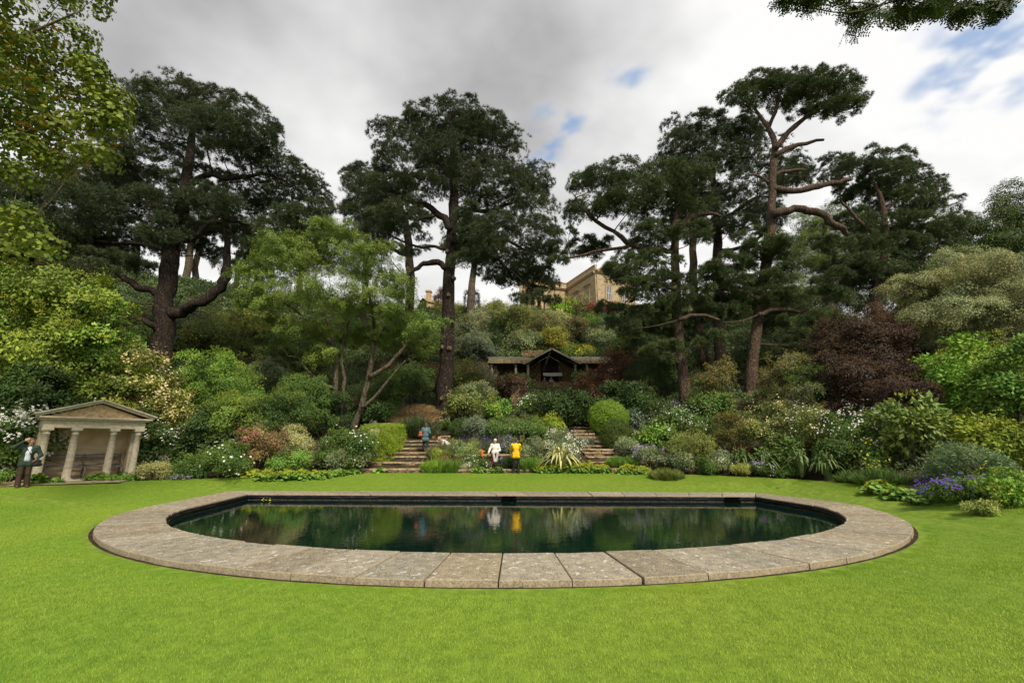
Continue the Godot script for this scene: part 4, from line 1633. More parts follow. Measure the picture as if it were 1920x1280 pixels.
func build_house() -> void:
	var origin := Vector3(12.7, 27.3, -95)
	var o := thing("house", "honey stone mansion with parapet and pediment on top of the bank", "house", origin)
	var a := Vector3.ZERO
	var b := Vector3(4.5, 0, 11)
	var c := Vector3(12.9, 0, 7.6)
	var d := Vector3(8.4, 0, -3.4)
	var l := Vector3(-11.0, 0, 4.5)
	facade(o, "wall", a, b, -2.0, 8.0, M.house)
	facade(o, "wall", b, c, -2.0, 8.0, M.house)
	facade(o, "wall", c, d, -2.0, 8.0, M.house)
	facade(o, "wall", l, a, -2.0, 8.0, M.house)
	for s in [[a, b], [b, c], [c, d], [l, a]]:
		facade(o, "cornice", s[0], s[1], 8.0, 8.25, M.house_trim, 1.1)
		facade(o, "cornice", s[0], s[1], 8.25, 8.45, M.house_trim, 1.5)
	for s in [[a, b], [l, a]]:
		facade(o, "parapet", s[0], s[1], 8.45, 9.7, M.house, 0.45)
		facade(o, "coping", s[0], s[1], 9.7, 9.9, M.house_trim, 0.7)
	var along := (b - a).normalized()
	var out := Vector3(-along.z, 0, along.x)
	if out.x > 0.0:
		out = -out
	for t in [0.35, 0.74]:
		sash_window(o, a.lerp(b, t) + out * 0.27 + Vector3(0, 2.3, 0), out, 1.25, 3.2, true)
	var along2 := (c - b).normalized()
	var out2 := Vector3(-along2.z, 0, along2.x)
	if out2.z < 0.0:
		out2 = -out2
	for t in [0.3, 0.68]:
		sash_window(o, b.lerp(c, t) + out2 * 0.27 + Vector3(0, 2.3, 0), out2, 1.25, 3.3, false)
	var turn := Basis(Vector3.UP, -atan2(along2.z, along2.x))
	var w := b.distance_to(c)
	var mid := (b + c) * 0.5
	var gb := begin()
	var ring := [mid + turn * Vector3(-w * 0.5, 8.45, 0), mid + turn * Vector3(0, 10.9, 0), mid + turn * Vector3(w * 0.5, 8.45, 0)]
	var push := -out2 * 11.0
	tri(gb, ring[0], ring[1], ring[2])
	part(o, "pediment", done(gb), M.house)
	var gr := begin()
	tri(gr, ring[0] + push, ring[2] + push, ring[1] + push)
	part(o, "rear_gable", done(gr), M.house)
	var rf := begin()
	quad(rf, ring[0], ring[0] + push, ring[1] + push, ring[1])
	quad(rf, ring[2], ring[1], ring[1] + push, ring[2] + push)
	part(o, "roof", done(rf), M.roof_tile)
	var slope := atan2(2.45, w * 0.5)
	for s in [-1.0, 1.0]:
		var rk := begin()
		var tt: Basis = turn * Basis(Vector3.BACK, -slope * s)
		bx(rk, mid + turn * Vector3(s * w * 0.25, 8.45 + 1.225, 0) + tt * Vector3(0, 0.12, 0) + out2 * 0.3, Vector3(Vector2(w * 0.5, 2.45).length() + 0.3, 0.3, 0.8), tt)
		part(o, "raking_cornice", done(rk), M.house_trim)
	# portico to the left
	var pa := Vector3(-7.0, 0, 6.6)
	var pdir := along2
	var pt := Basis(Vector3.UP, -atan2(pdir.z, pdir.x))
	for k in 4:
		for q in 2:
			if q == 1 and k > 0 and k < 3:
				continue
			var cs := begin()
			var p := pa + pdir * (k - 1.5) * 1.45 - out2 * q * 2.2
			tube(cs, [p + Vector3(0, -1, 0), p + Vector3(0, 1, 0), p + Vector3(0, 3.9, 0)], [0.36, 0.35, 0.29], 14)
			bx(cs, p + Vector3(0, 4.0, 0), Vector3(0.85, 0.25, 0.85), pt)
			part(o, "portico_column", done(cs), M.house_trim)
	var en := begin()
	bx(en, pa + Vector3(0, 4.45, 0) - out2 * 1.1, Vector3(5.6, 0.65, 3.2), pt)
	bx(en, pa + Vector3(0, 4.9, 0) - out2 * 1.1, Vector3(6.1, 0.22, 3.7), pt)
	part(o, "portico_entablature", done(en), M.house_trim)
	var pp := begin()
	var e0 := pa + pt * Vector3(-3.0, 5.0, 0.6)
	var e1 := pa + pt * Vector3(3.0, 5.0, 0.6)
	var e2 := pa + pt * Vector3(0, 6.3, 0.6)
	var pb := -out2 * 3.4
	tri(pp, e0, e2, e1)
	quad(pp, e0, e0 + pb, e2 + pb, e2)
	quad(pp, e1, e2, e2 + pb, e1 + pb)
	part(o, "portico_pediment", done(pp), M.house)
	# long low range behind, with two chimneys
	var g := thing("outbuilding", "long low stone range with tiled roof and chimneys along the crest", "outbuilding", Vector3(-18.0, 25.5, -88))
	var p0 := Vector3.ZERO
	var p1 := Vector3(20.0, 0, -13.5)
	facade(g, "wall", p0, p1, -2.0, 5.0, M.house)
	var run := (p1 - p0).normalized()
	var nrm := Vector3(-run.z, 0, run.x)
	if nrm.z < 0.0:
		nrm = -nrm
	var rr := begin()
	quad(rr, p0 + Vector3(0, 4.9, 0) + nrm * 0.6, p0 + Vector3(0, 6.6, 0) - nrm * 2.6, p1 + Vector3(0, 6.6, 0) - nrm * 2.6, p1 + Vector3(0, 4.9, 0) + nrm * 0.6)
	quad(rr, p0 + Vector3(0, 6.6, 0) - nrm * 2.6, p0 + Vector3(0, 4.9, 0) - nrm * 5.8, p1 + Vector3(0, 4.9, 0) - nrm * 5.8, p1 + Vector3(0, 6.6, 0) - nrm * 2.6)
	part(g, "roof", done(rr), M.roof_tile)
	for t in [0.06, 0.71]:
		var ch := begin()
		var p := p0.lerp(p1, t) - nrm * 2.6
		bx(ch, p + Vector3(0, 7.0, 0), Vector3(1.0, 2.4, 1.0), Basis.IDENTITY, 0.02)
		bx(ch, p + Vector3(0, 8.25, 0), Vector3(1.35, 0.22, 1.35), Basis.IDENTITY, 0.02)
		bx(ch, p + Vector3(0, 8.45, 0), Vector3(1.1, 0.16, 1.1), Basis.IDENTITY, 0.02)
		part(g, "chimney", done(ch), M.house_trim)
	for k in 5:
		sash_window(g, p0.lerp(p1, 0.15 + 0.17 * k) + nrm * 0.27 + Vector3(0, 1.6, 0), nrm, 1.0, 1.8, false)

# ---------- trees ----------
func build_trees() -> void:
	var pine := Color(0.072, 0.096, 0.042)
	var pine_lit := Color(0.088, 0.125, 0.045)
	var pine_blue := Color(0.07, 0.1, 0.05)
	tree("pine_tree", "huge dark spreading pine with thick forked trunk above the temple", "pine tree",
		[[-27.1,6.1,-33.5,0.99,-27.44,8.41,-33.5,0.96,-27.74,11.01,-33.5,0.89,-27.92,13.69,-33.5,0.82,-28.03,16.01,-33.5,0.74,-28.04,18.88,-33.5,0.67,-27.97,21.6,-33.5,0.59,-27.99,24.15,-33.5,0.46,-28.24,27.32,-33.5,0.33,-28.5,30.62,-33.5,0.19]],
		[[-27.24,11.51,-33.4,0.55,-26,11.8,-33.2,0.55,-24.65,12.6,-33.2,0.51,-23.44,13.59,-33.2,0.47,-23,14.95,-33.2,0.43,-23.23,16.81,-33.2,0.35,-23.82,18.72,-33.2,0.27,-24.01,20.92,-33.2,0.18], [-27.82,13.3,-33.4,0.39,-28.87,13.29,-33,0.34,-30.49,13.96,-33,0.3,-31.97,14.96,-33,0.26,-33.12,15.33,-33,0.17], [-27.58,10.3,-33.3,0.34,-28.23,10.54,-32.6,0.29,-29.35,10.97,-32.6,0.25,-30.32,11.27,-32.6,0.21], [-27.87,22.8,-33.4,0.32,-26.05,23.66,-33,0.27,-23.73,23.3,-33,0.23,-21.31,23.81,-33,0.18,-19.44,23.3,-33,0.14], [-28.37,19.63,-34,0.32,-30.23,21.13,-34,0.27,-32.67,21.9,-34,0.23,-35.37,21.64,-34,0.18], [-27.55,17.43,-33,0.31,-26.01,17.9,-33,0.26,-25.02,19.1,-33,0.22,-22.94,19.34,-33,0.18,-19.76,18.62,-33,0.13], [-28.68,16.93,-34.5,0.27,-30.94,17.9,-34.5,0.23,-34.18,18.15,-34.5,0.18,-38.34,18.4,-34.5,0.14]],
		[-29.74,31.58,-32.76,1.89,0.85,-25.94,29.95,-32.05,2.3,1.01,-22.85,27.97,-31.73,2.07,1.17,-20.48,26.02,-30.85,1.39,1.22,-31.82,30.17,-32.06,1.93,1.2,-31.39,27.54,-30.97,1.23,0.97,-32.15,33.07,-36.33,4.15,1.56,-31.25,28.02,-33.71,3.55,1.61,-23.56,25.42,-30.84,3.03,1.47,-20.73,26.27,-32.61,1,1.18,-31.77,24.97,-31.09,2,1.48,-38.73,25.44,-35.82,3.44,1.87,-34.27,23.24,-33.69,2.76,1.56,-33.98,25.45,-35.02,2.41,1.25,-23.25,25.27,-33.24,2.76,1.01,-19,23.19,-33.06,2.04,1.63,-18.35,23.51,-36.42,1.87,1.78,-20.94,22.46,-35.2,2.62,1.71,-23.85,22.76,-34.82,2.6,1.51,-23.29,19.31,-31,2.17,1.17,-27.76,20.16,-31.91,2.67,1.38,-34.42,21.76,-35.54,3.59,1.63,-34.16,19.72,-31.72,3.2,1.62,-41.55,21.46,-35.67,3.16,2.01,-38.82,17,-32.8,2.85,1.9,-38.63,18.39,-35.74,3.11,1.79,-35.6,19.27,-36.49,3.38,1.64,-27.47,17.27,-31.27,1.87,1.08,-27.68,19.27,-35.24,2.06,1.03,-24.4,20.02,-35.21,2.53,1.41,-18.33,17.37,-30.61,2.2,1.3,-16.46,17.94,-31.27,1.92,1.33,-22,17.29,-34.76,1.64,1,-32.33,13.87,-30.73,2.24,1.04,-37.58,15.21,-33.26,2.16,1.13,-32.2,15.46,-32.43,1.95,0.93,-30.04,26.72,-35.27,2.25,0.88,-38.71,19.55,-30.85,2.33,1.91,-40.25,16.42,-32.36,1.96,1.96,-14.57,18.55,-30.7,0.91,1.07,-25.17,27.53,-31.14,2.65,1.15,-28.91,23.9,-34.71,2.37,0.85,-39.42,23.39,-34.33,2.34,1.4,-43.64,24.41,-35.5,2.23,1.65,-45.67,24.22,-35.63,1.46,1.46,-26.26,25.64,-36.11,1.49,0.59,-18.25,17.5,-34.69,1.37,0.82,-29.57,15.28,-32.88,1.29,0.6,-27.1,18.33,-36.48,1.63,0.77], "pine", pine, M.bark_dark, 1.1, 0.85)
	tree("pine_tree", "tall dark pine standing alone in the middle of the bank", "pine tree",
		[[-5.4,3.76,-35,0.84,-5.39,6.96,-35,0.73,-5.36,10.06,-35,0.66,-5.29,13.29,-35,0.63,-5.26,16.66,-35,0.59,-5.29,19.15,-35,0.56,-5.19,21.97,-35,0.52,-5.19,24.89,-35,0.43,-5.53,28.2,-35,0.34,-5.89,31.63,-35,0.2]],
		[[-5.53,15.84,-34.8,0.32,-6.36,16.42,-34.8,0.32,-7.45,16.38,-34.8,0.27,-8.37,15.7,-34.8,0.23,-9.24,15.03,-34.8,0.14], [-5.25,19.45,-34.6,0.37,-6.27,20.87,-34.6,0.37,-7.56,21.69,-34.6,0.33,-9.13,22.26,-34.6,0.23,-11.32,23.57,-34.6,0.19], [-5.18,20.68,-35.2,0.33,-3.89,21.72,-35.2,0.28,-2.13,21.57,-35.2,0.24,0,22.35,-35.2,0.19], [-5.2,18.3,-34.5,0.32,-3.88,18.3,-34.5,0.27,-2.52,18.89,-34.5,0.23,-0.91,18.65,-34.5,0.18,1.13,17.41,-34.5,0.14], [-5.17,24.36,-35,0.29,-3.87,25.98,-35,0.24,-1.7,27.08,-35,0.19], [-5.28,24.89,-35,0.29,-7.03,26.53,-35,0.24,-9.3,28.2,-35,0.2], [-2.48,18.64,-34,0.18,-1.34,16.7,-34,0.13,0,15.28,-34,0.13,1.75,13.65,-34,0.09], [-5.4,17.55,-34.8,0.23,-6.65,17.95,-34.8,0.18,-8.26,17.95,-34.8,0.14,-10.62,19.05,-34.8,0.09]],
		[-8.32,29.96,-34.11,2.03,0.87,-5.71,32.21,-35.81,2.81,0.92,-3.15,31.14,-35.95,1.93,1.22,-1.7,29.04,-33.41,0.76,0.85,-9.38,29.29,-35.1,2.17,1.28,-6.05,29.71,-35.92,3.73,1.51,-2.22,29.29,-35.09,1.97,1.78,-10.81,27.85,-33.98,1.52,1.52,-0.62,28.58,-37.21,1.86,1.86,-7.25,25.35,-32.62,3.44,1.72,-4.14,28.24,-37.39,3.94,1.97,-11.3,25.53,-33.75,1.4,1.21,0,23.23,-33.28,1.55,1.64,-13.18,25.64,-37.41,2.35,1.53,-9.97,22.8,-33.56,2.1,1.19,-6.35,24.9,-35.67,3.22,1.46,-2.36,23.57,-34.61,3.11,1.79,1.27,24.82,-37.45,1.83,1.93,2.65,25.72,-37.27,1.32,1.53,-13.3,22.52,-36.6,1.97,1.48,-9.77,20.11,-32.72,2.02,0.97,-1.47,22.05,-36.52,3.24,1.77,1.81,20.07,-33.72,1.72,1.72,-0.43,17.59,-32.85,2.78,1.65,2.17,17.47,-32.79,1.39,1.65,-3.29,18,-35.78,2.07,1.22,0,16.47,-35.73,2.51,1.49,2.18,16.02,-34.88,2.09,1.45,3.62,16.91,-33.62,1.33,0.71,1.9,14.85,-36.96,2.09,1.05,1.08,12.88,-33.76,1.12,0.69,3.09,12.97,-33.51,1.03,0.6,-4,15.97,-33.2,1.3,0.78,-1.73,20.31,-37.32,1.98,1.19,-7.16,22.65,-32.77,1.79,1.07,-5.11,30.95,-37.04,2.92,1.25,-12.35,19.55,-35.8,1.9,0.95,-9.87,19.62,-34.45,1.65,0.83,-10.4,16.91,-32.91,1.3,0.61,-8.94,18.01,-35.8,1.22,0.56,-3.54,20.24,-32.88,1.33,0.62,2.47,14.87,-34.77,1.35,0.9,-0.93,14.83,-35.94,1.39,0.93,-2.11,16.55,-35.92,1.4,0.84], "pine", pine, M.bark_dark, 1.08, 0.72)
	var scarred: Node3D = get_node("pine_tree_001")
	for spot in [Vector3(-5.26,13.46,-34.4), Vector3(-4.92,11.17,-34.4), Vector3(-5.62,9.02,-34.35), Vector3(-5.09,8.92,-34.3), Vector3(-5.49,4.9,-34.2), Vector3(-4.91,14.98,-34.45), Vector3(-5.53,17.41,-34.5)]:
		var sc := begin()
		var ring := []
		for k in 9:
			ring.append(Vector3(cos(TAU * k / 9) * 0.15, sin(TAU * k / 9) * 0.2, 0))
		for k in 9:
			var a: Vector3 = ring[k]
			var b: Vector3 = ring[(k + 1) % 9]
			tri(sc, Vector3(0, 0, 0.07), b * 0.8 + Vector3(0, 0, 0.08), a * 0.8 + Vector3(0, 0, 0.08))
			quad(sc, a * 0.8 + Vector3(0, 0, 0.08), b * 0.8 + Vector3(0, 0, 0.08), b + Vector3(0, 0, -0.25), a + Vector3(0, 0, -0.25))
		var limb_scar := part(scarred, "limb_scar", done(sc), M.cut_wood)
		limb_scar.position = spot - scarred.position
		limb_scar.rotation = Vector3(-0.1, rng.randf_range(-0.5, 0.5), 0)
	tree("pine_tree", "slimmer dark pine close behind and left of the middle pine", "pine tree",
		[[-12.02,13.09,-50,0.69,-12.3,18.35,-50,0.64,-12.45,22.46,-50,0.59,-13,26.71,-50,0.53,-14.01,30.37,-50,0.47,-15.09,34.92,-50,0.34]], [[-12.59,23.86,-50,0.33,-14.47,24.56,-50,0.26,-17.2,25.99,-50,0.2], [-13.18,27.43,-50,0.33,-11.38,28.89,-50,0.27,-9.72,29.26,-50,0.2]],
		[-19,35.78,-51.29,2.39,1.13,-21.22,35.41,-51.69,1.98,1.13,-18.23,34.28,-51.4,2.1,0.98,-19.64,30.82,-49.24,1.86,1.07,-14.72,26.75,-48.01,2.94,1.28,-12.66,28.51,-51.35,2.74,1.64,-17.87,27.62,-51.81,2.75,1.65,-20.34,32.51,-48.05,0.92,0.92,-16.07,29.56,-49.87,2.01,0.94,-13.65,32.1,-50.38,2.73,1.64], "pine", pine_blue, M.bark_dark, 1.6, 0.8)
	tree("pine_tree", "slender leaning grey-trunked pine on the crest beside the clipped yew", "pine tree",
		[[-7.31,22.69,-72,0.82,-7.03,26.73,-72,0.74,-6.66,31.68,-72,0.66,-6.36,35.74,-72,0.57,-5.96,39.89,-72,0.38]], [], [-8.64,34.99,-73.05,3.84,1.92,-5.17,33.53,-71.62,3.38,1.88,-7.5,37.14,-70.69,4.13,2.25,-3.32,34.79,-72.18,2.47,1.52], "pine", pine_lit, M.bark_grey, 2.0, 1.62)
	tree("pine_tree", "thin pale-trunked pine behind the leafy small tree", "pine tree",
		[[-20.92,16.96,-60,0.53,-21.33,23.34,-60,0.54,-21.68,30.03,-60,0.47,-21.76,35.26,-60,0.32]], [], [-21.9,35.88,-60.31,3.24,1.78,-24.44,35.8,-61.78,2.49,1.49,-18.92,36.06,-58.34,2.36,1.26], "pine", pine_blue, M.bark_grey, 1.8, 0.8)
	# pines on the crest seen through the gaps at left
	for q in [[[-51.17,18.93,-66,0.75,-51.9,23.74,-66,0.68,-52.3,29.16,-66,0.6,-52.72,34.78,-66,0.44], "background pine with straight trunk just right of the great left trunk"], [[-51.41,20.26,-70,0.71,-52.72,25.09,-70,0.72,-54.29,30.84,-70,0.55,-53.41,36.79,-70,0.46,-53.11,40.88,-70,0.28], "background pine with leaning trunk in the gap right of the great trunk"], [[-57.15,19.09,-62,0.79,-57.26,22.81,-62,0.72,-57.38,27.48,-62,0.65,-57.58,31.87,-62,0.41], "background pine with trunk leaning right, left of the great trunk"], [[-44.67,20.08,-68,0.69,-45.07,23.5,-68,0.69,-45.47,28.12,-68,0.53,-45.96,32.87,-68,0.36], "background pine trunk under the broad right limb"], [[-43.87,21.36,-72,0.73,-44.32,24.8,-72,0.64,-44.78,29.68,-72,0.56,-45.45,34.71,-72,0.38], "short-looking background pine left of the leafy small tree"], [[-69.01,20.81,-70,0.8,-70.29,25.09,-70,0.72,-71.66,28.9,-70,0.54,-72.91,33.79,-70,0.37], "background pine on the crest above the rhododendron bank"], [[-37.98,22.78,-75,0.76,-38.23,26.77,-75,0.67,-38.7,31.89,-75,0.58,-39.19,38.24,-75,0.4], "background pine on the crest behind the leafy small tree"]]:
		var top: Array = q[0].slice(q[0].size() - 4)
		var pads := []
		for k in 5:
			pads += [top[0] + rng.randf_range(-3.5, 3.5), top[1] + rng.randf_range(-4.5, 2.5), top[2] + rng.randf_range(-2, 2), rng.randf_range(2.0, 3.6), rng.randf_range(1.0, 1.7)]
		tree("background_pine", q[1], "pine tree", [q[0]], [], pads, "pine", pine_blue, M.bark_grey, 2.0, 0.8, "pines along the crest at left")
	# the right-hand group
	tree("pine_tree", "red-barked pine with drooping left boughs right of the shelter", "pine tree",
		[[13.27,3.95,-33.6,0.61,13.32,6.74,-33.6,0.51,13.25,9.29,-33.6,0.48,13.26,11.92,-33.6,0.45,13.41,15.12,-33.6,0.42,13.56,17.96,-33.6,0.39,13.86,19.91,-33.6,0.31,14.57,21.91,-33.6,0.24,15.17,24.48,-33.6,0.16]],
		[[13.39,17,-33.6,0.31,11.72,17.09,-33.6,0.27,10.19,17.38,-33.6,0.27,8.48,18.68,-33.6,0.22,6.53,20.16,-33.6,0.18,5.46,21.91,-33.6,0.14], [13.52,18.34,-33.4,0.27,14.76,19.8,-33.4,0.27,16.37,20.29,-33.4,0.22,17.47,20.05,-33.4,0.13], [9.57,17.1,-33,0.17,7.38,16.82,-33,0.17,5.41,16.26,-33,0.13,3.67,15.79,-33,0.09], [12.94,13.37,-32.6,0.25,11.36,13.59,-32.6,0.21,9.64,13.01,-32.6,0.17], [12.8,10.69,-32.4,0.21,14.4,11.12,-32.4,0.21,16,10.69,-32.4,0.12]],
		[6.09,24.51,-35.66,1.27,0.97,7.36,23.46,-33.63,1.56,1.1,9.02,22.72,-32.11,1.32,1.32,5.67,21.22,-35.23,1.42,0.95,7.46,20.31,-32.58,2.02,1.05,9.85,20.61,-31.62,1.97,1.46,12.63,22.81,-33.03,2.07,1.53,14.42,23.11,-32.33,1.95,1.24,12.91,21.38,-35.33,2.56,1.61,15.06,21.07,-33.89,2.1,1.46,6.1,17.81,-35.14,2.59,0.65,3.57,15.62,-32.08,1.26,0.34,10.88,17.32,-34.5,1.81,0.91,12.6,17.96,-33.81,1.61,1.07,8.66,14.44,-31.4,1.8,0.74,11.35,14.71,-32.05,1.92,1,9.41,12.88,-31.51,1.78,0.73,12.72,13.81,-33.8,2,1.05,10.96,11.85,-33.65,1.97,0.86,13.77,12.48,-32.59,1.92,0.83,9.36,10.62,-33.69,1.7,0.68,12.72,10.75,-34.52,2.18,0.87,10.42,9.17,-34.02,1.53,0.6,8.66,15.26,-35.16,1.37,0.64,8.61,23.27,-34.14,1.4,1.21,10.27,18.04,-31.45,1.26,0.59,14.25,17.42,-31.58,1.68,0.84,15.41,14.43,-33.04,1.71,0.77,4.46,18.44,-33.6,0.98,0.54,16.34,11.69,-34.31,1.74,0.7,14.41,9.71,-35.41,2.04,0.8,8.37,12.23,-34.6,1.15,0.53,11.26,7.97,-32.36,1.85,0.72,14.81,8.91,-31.98,1.2,0.56], "pine", pine_lit, M.bark_red, 1.05, 1.0)
	tree("pine_tree", "dark-trunked pine with rounded top behind the red-barked pine", "pine tree",
		[[22.05,8.39,-46,0.74,22.4,12.16,-46,0.69,22.86,17,-46,0.65,23.28,22.07,-46,0.6,23.59,26.7,-46,0.49,23.78,31.54,-46,0.38,23.97,35.12,-46,0.26]], [[23.58,26.03,-46,0.37,25.64,27.38,-46,0.31,28.68,29.44,-46,0.25], [23.66,27.38,-46,0.31,21.82,29.44,-46,0.25,19.51,31.54,-46,0.19], [23.35,22.72,-46,0.3,26.05,23.05,-46,0.24,28.69,24.69,-46,0.18]],
		[20.43,38.73,-46.83,2.11,1.32,21.89,37.57,-44.28,2.88,0.88,25.06,37.63,-44.35,2.88,0.94,27.74,37,-44.83,2.27,1.39,18.88,34.26,-45.02,2.25,1.75,21.68,34.69,-44.44,3.47,1.98,26.75,36.47,-46.82,3.65,2.09,28.52,33.52,-44.77,2.85,2.23,19.61,33.13,-47.31,2.99,1.82,23.32,31.59,-46.09,4.16,2.27,26.55,29.13,-44.38,3.38,2.17,31.39,31.48,-44.85,2.09,2.09,34.54,34.39,-47.24,1.96,1.43,23.71,24.6,-43.33,3.24,1.5,28,25.55,-45.1,2.77,1.57,33.57,30.87,-45.52,1.62,1.49,22.21,27.59,-48.93,2.61,1.44,29.52,27.56,-45.72,2.46,1.48,23.71,29.28,-47.5,2.82,1.28], "pine", pine, M.bark_dark, 1.45, 0.8)
	tree("pine_tree", "slim pine with bare trunk between the two right pines", "pine tree",
		[[21.45,9.58,-48,0.59,21.27,13.87,-48,0.54,21.21,18.97,-48,0.56,21.4,23.64,-48,0.5,21.72,27.8,-48,0.39,22.25,32.11,-48,0.26]], [[21.65,25.7,-48,0.25,23.74,27.45,-48,0.19,24.82,28.51,-48,0.13]], [20.97,28.12,-47.31,1.91,1.02,22.84,30.75,-48.15,2.22,1.17,23.25,25.06,-46.73,1.49,0.74,19.62,26.78,-47.41,1.65,0.89], "pine", pine, M.bark_red, 1.7, 0.8)
	tree("pine_tree", "tallest orange-barked pine with flat top and two bare right boughs", "pine tree",
		[[18.84,5.4,-34.5,0.57,19.4,8.18,-34.5,0.51,20.14,11.29,-34.5,0.48,20.99,14.53,-34.5,0.45,21.82,17.41,-34.5,0.46,22.38,19.9,-34.5,0.43,22.82,22.46,-34.5,0.4,23.27,25.09,-34.5,0.36,23.76,27.71,-34.5,0.33,23.39,29.6,-34.5,0.25,22.53,31.31,-34.5,0.17,21.93,32.82,-34.5,0.12]],
		[[23.57,27.12,-34.3,0.33,25.12,28.94,-34.3,0.29,26.68,30.34,-34.3,0.24,28.46,31.71,-34.3,0.15], [23.41,26.39,-34.2,0.28,25.56,27.48,-34.2,0.24,28.04,28.03,-34.2,0.14], [22.9,23.18,-34.4,0.37,24.57,23.07,-34.4,0.33,26.49,23.33,-34.4,0.33,28.2,23.75,-34.4,0.28,29.92,24.18,-34.4,0.19], [22.27,20.53,-34,0.46,23.71,21.03,-34,0.41,25.37,20.83,-34,0.41,26.78,20.23,-34,0.36,27.74,19.43,-34,0.32,28.51,18.64,-34,0.27], [23.29,24.56,-34.5,0.24,24.6,25.09,-34.5,0.19,26.23,25.2,-34.5,0.1], [23.04,23.76,-34.5,0.19,22.01,24.56,-34.5,0.14,21.08,24.67,-34.5,0.09], [19.95,12.79,-33.5,0.26,18.53,13.47,-33.5,0.22,16.83,13.69,-33.5,0.17,15.49,13.24,-33.5,0.13], [19.65,11.45,-33.5,0.26,21.33,11.89,-33.5,0.21,23,11.67,-33.5,0.17], [23.31,29.29,-34.6,0.24,24.41,31.28,-34.6,0.2,25.03,33.32,-34.6,0.15]],
		[20.5,32.08,-33.43,1.25,0.87,23.35,34.64,-35.05,1.83,0.66,25.14,33.92,-33.98,1.77,0.64,27.33,33.6,-33.64,1.95,0.63,29.36,32.54,-33.32,1.73,0.82,32.25,33.31,-35.04,1.21,0.86,30.56,30.86,-33.27,0.86,0.57,20.92,31.05,-33.17,1.43,0.57,23.96,33.13,-33.82,2.64,0.88,26.98,31.93,-32.79,2.56,0.95,28.18,30.33,-32.86,2.07,0.75,27.12,31.37,-34.43,1.77,0.59,29.94,30.76,-34.39,1.27,0.49,26.63,33.43,-35.7,2.05,0.51,20.59,16.95,-33.29,2.01,0.7,22.5,16.59,-32.93,1.56,0.61,19.97,16.38,-34.58,2.08,0.72,17.18,15.58,-33.81,2.03,0.79,17.94,14.23,-33.71,2,0.78,20.88,14.22,-33.67,2,0.78,17.36,13.43,-35.68,2.1,0.82,15.39,11.36,-33.49,1.53,0.6,20.14,12.94,-34.21,2.01,0.7,22.67,12.92,-33.9,2,0.78,25.93,13.22,-34.79,2.05,0.8,23.36,11.07,-34.05,1.98,0.78,25.53,10.92,-33.51,1.53,0.85,24.25,9.3,-34.01,1.96,0.85,21.96,8.88,-33.71,1.51,0.67,28.17,9.8,-36.2,1.18,0.63,22.09,11.08,-35.72,1.62,0.72,18.54,12.04,-34.71,1.32,0.62,26.36,14.56,-33.96,1.58,0.7,21.17,19.15,-35.51,1.41,0.56], "pine", pine_lit, M.bark_red, 1.0, 1.05)
	tree("pine_tree", "broad low pine with short orange trunk above the purple shrubs", "pine tree",
		[[32.68,10.31,-38,0.57,33.05,12.78,-38,0.53,33.39,14.82,-38,0.54,33.98,16.37,-38,0.49,34.78,18.49,-38,0.4,35.4,21.21,-38,0.35,35.68,24.01,-38,0.26,35.29,26.02,-38,0.16]], [[34.88,19.03,-38,0.25,37.31,20.66,-38,0.25,40.07,21.76,-38,0.15], [35.14,20.11,-38,0.25,33.48,21.76,-38,0.2,31.83,24.01,-38,0.15], [35.52,22.88,-38,0.2,37.6,24.58,-38,0.15,39.26,25.16,-38,0.1], [33.37,16.75,-37,0.24,31.35,17.01,-37,0.19,29.33,16.49,-37,0.14]],
		[31.1,26.74,-37.07,2.04,1.02,34.03,27.62,-37.35,2.37,1.03,40.18,30.31,-40.29,1.56,0.89,36.63,26.99,-38.14,2.41,1.05,40.08,27.81,-39.37,1.94,1.08,42.27,26.79,-40.23,1.97,1.1,36.71,25.69,-39.83,3.02,1.19,39.01,24.55,-38.91,2.94,1.16,42.64,24.25,-39.59,1.92,1.07,33.94,25.99,-39.53,1.93,0.86,44,22.41,-40.32,1.72,1.18,39.09,21.19,-38.17,2.84,1.32,35.94,21.41,-38.6,2.87,1.13,31.63,18.88,-37.44,2.27,0.89,35.65,18.82,-37.55,2.77,1.09,40.31,19.08,-39.31,2.89,1.34,31.99,16.58,-35.98,2.63,1.03,32.19,17.8,-40.5,2.42,0.95,36.99,16.56,-38.47,2.29,0.9,42.88,20.37,-39.11,1.24,0.93,32.99,15.76,-38.45,2.48,0.89,34.11,22.79,-39.92,2.13,1.07,28.76,18.78,-36.34,1.73,0.77,40.79,17.69,-38.63,1.51,0.81], "pine", pine_lit, M.bark_red, 1.1, 1.0)
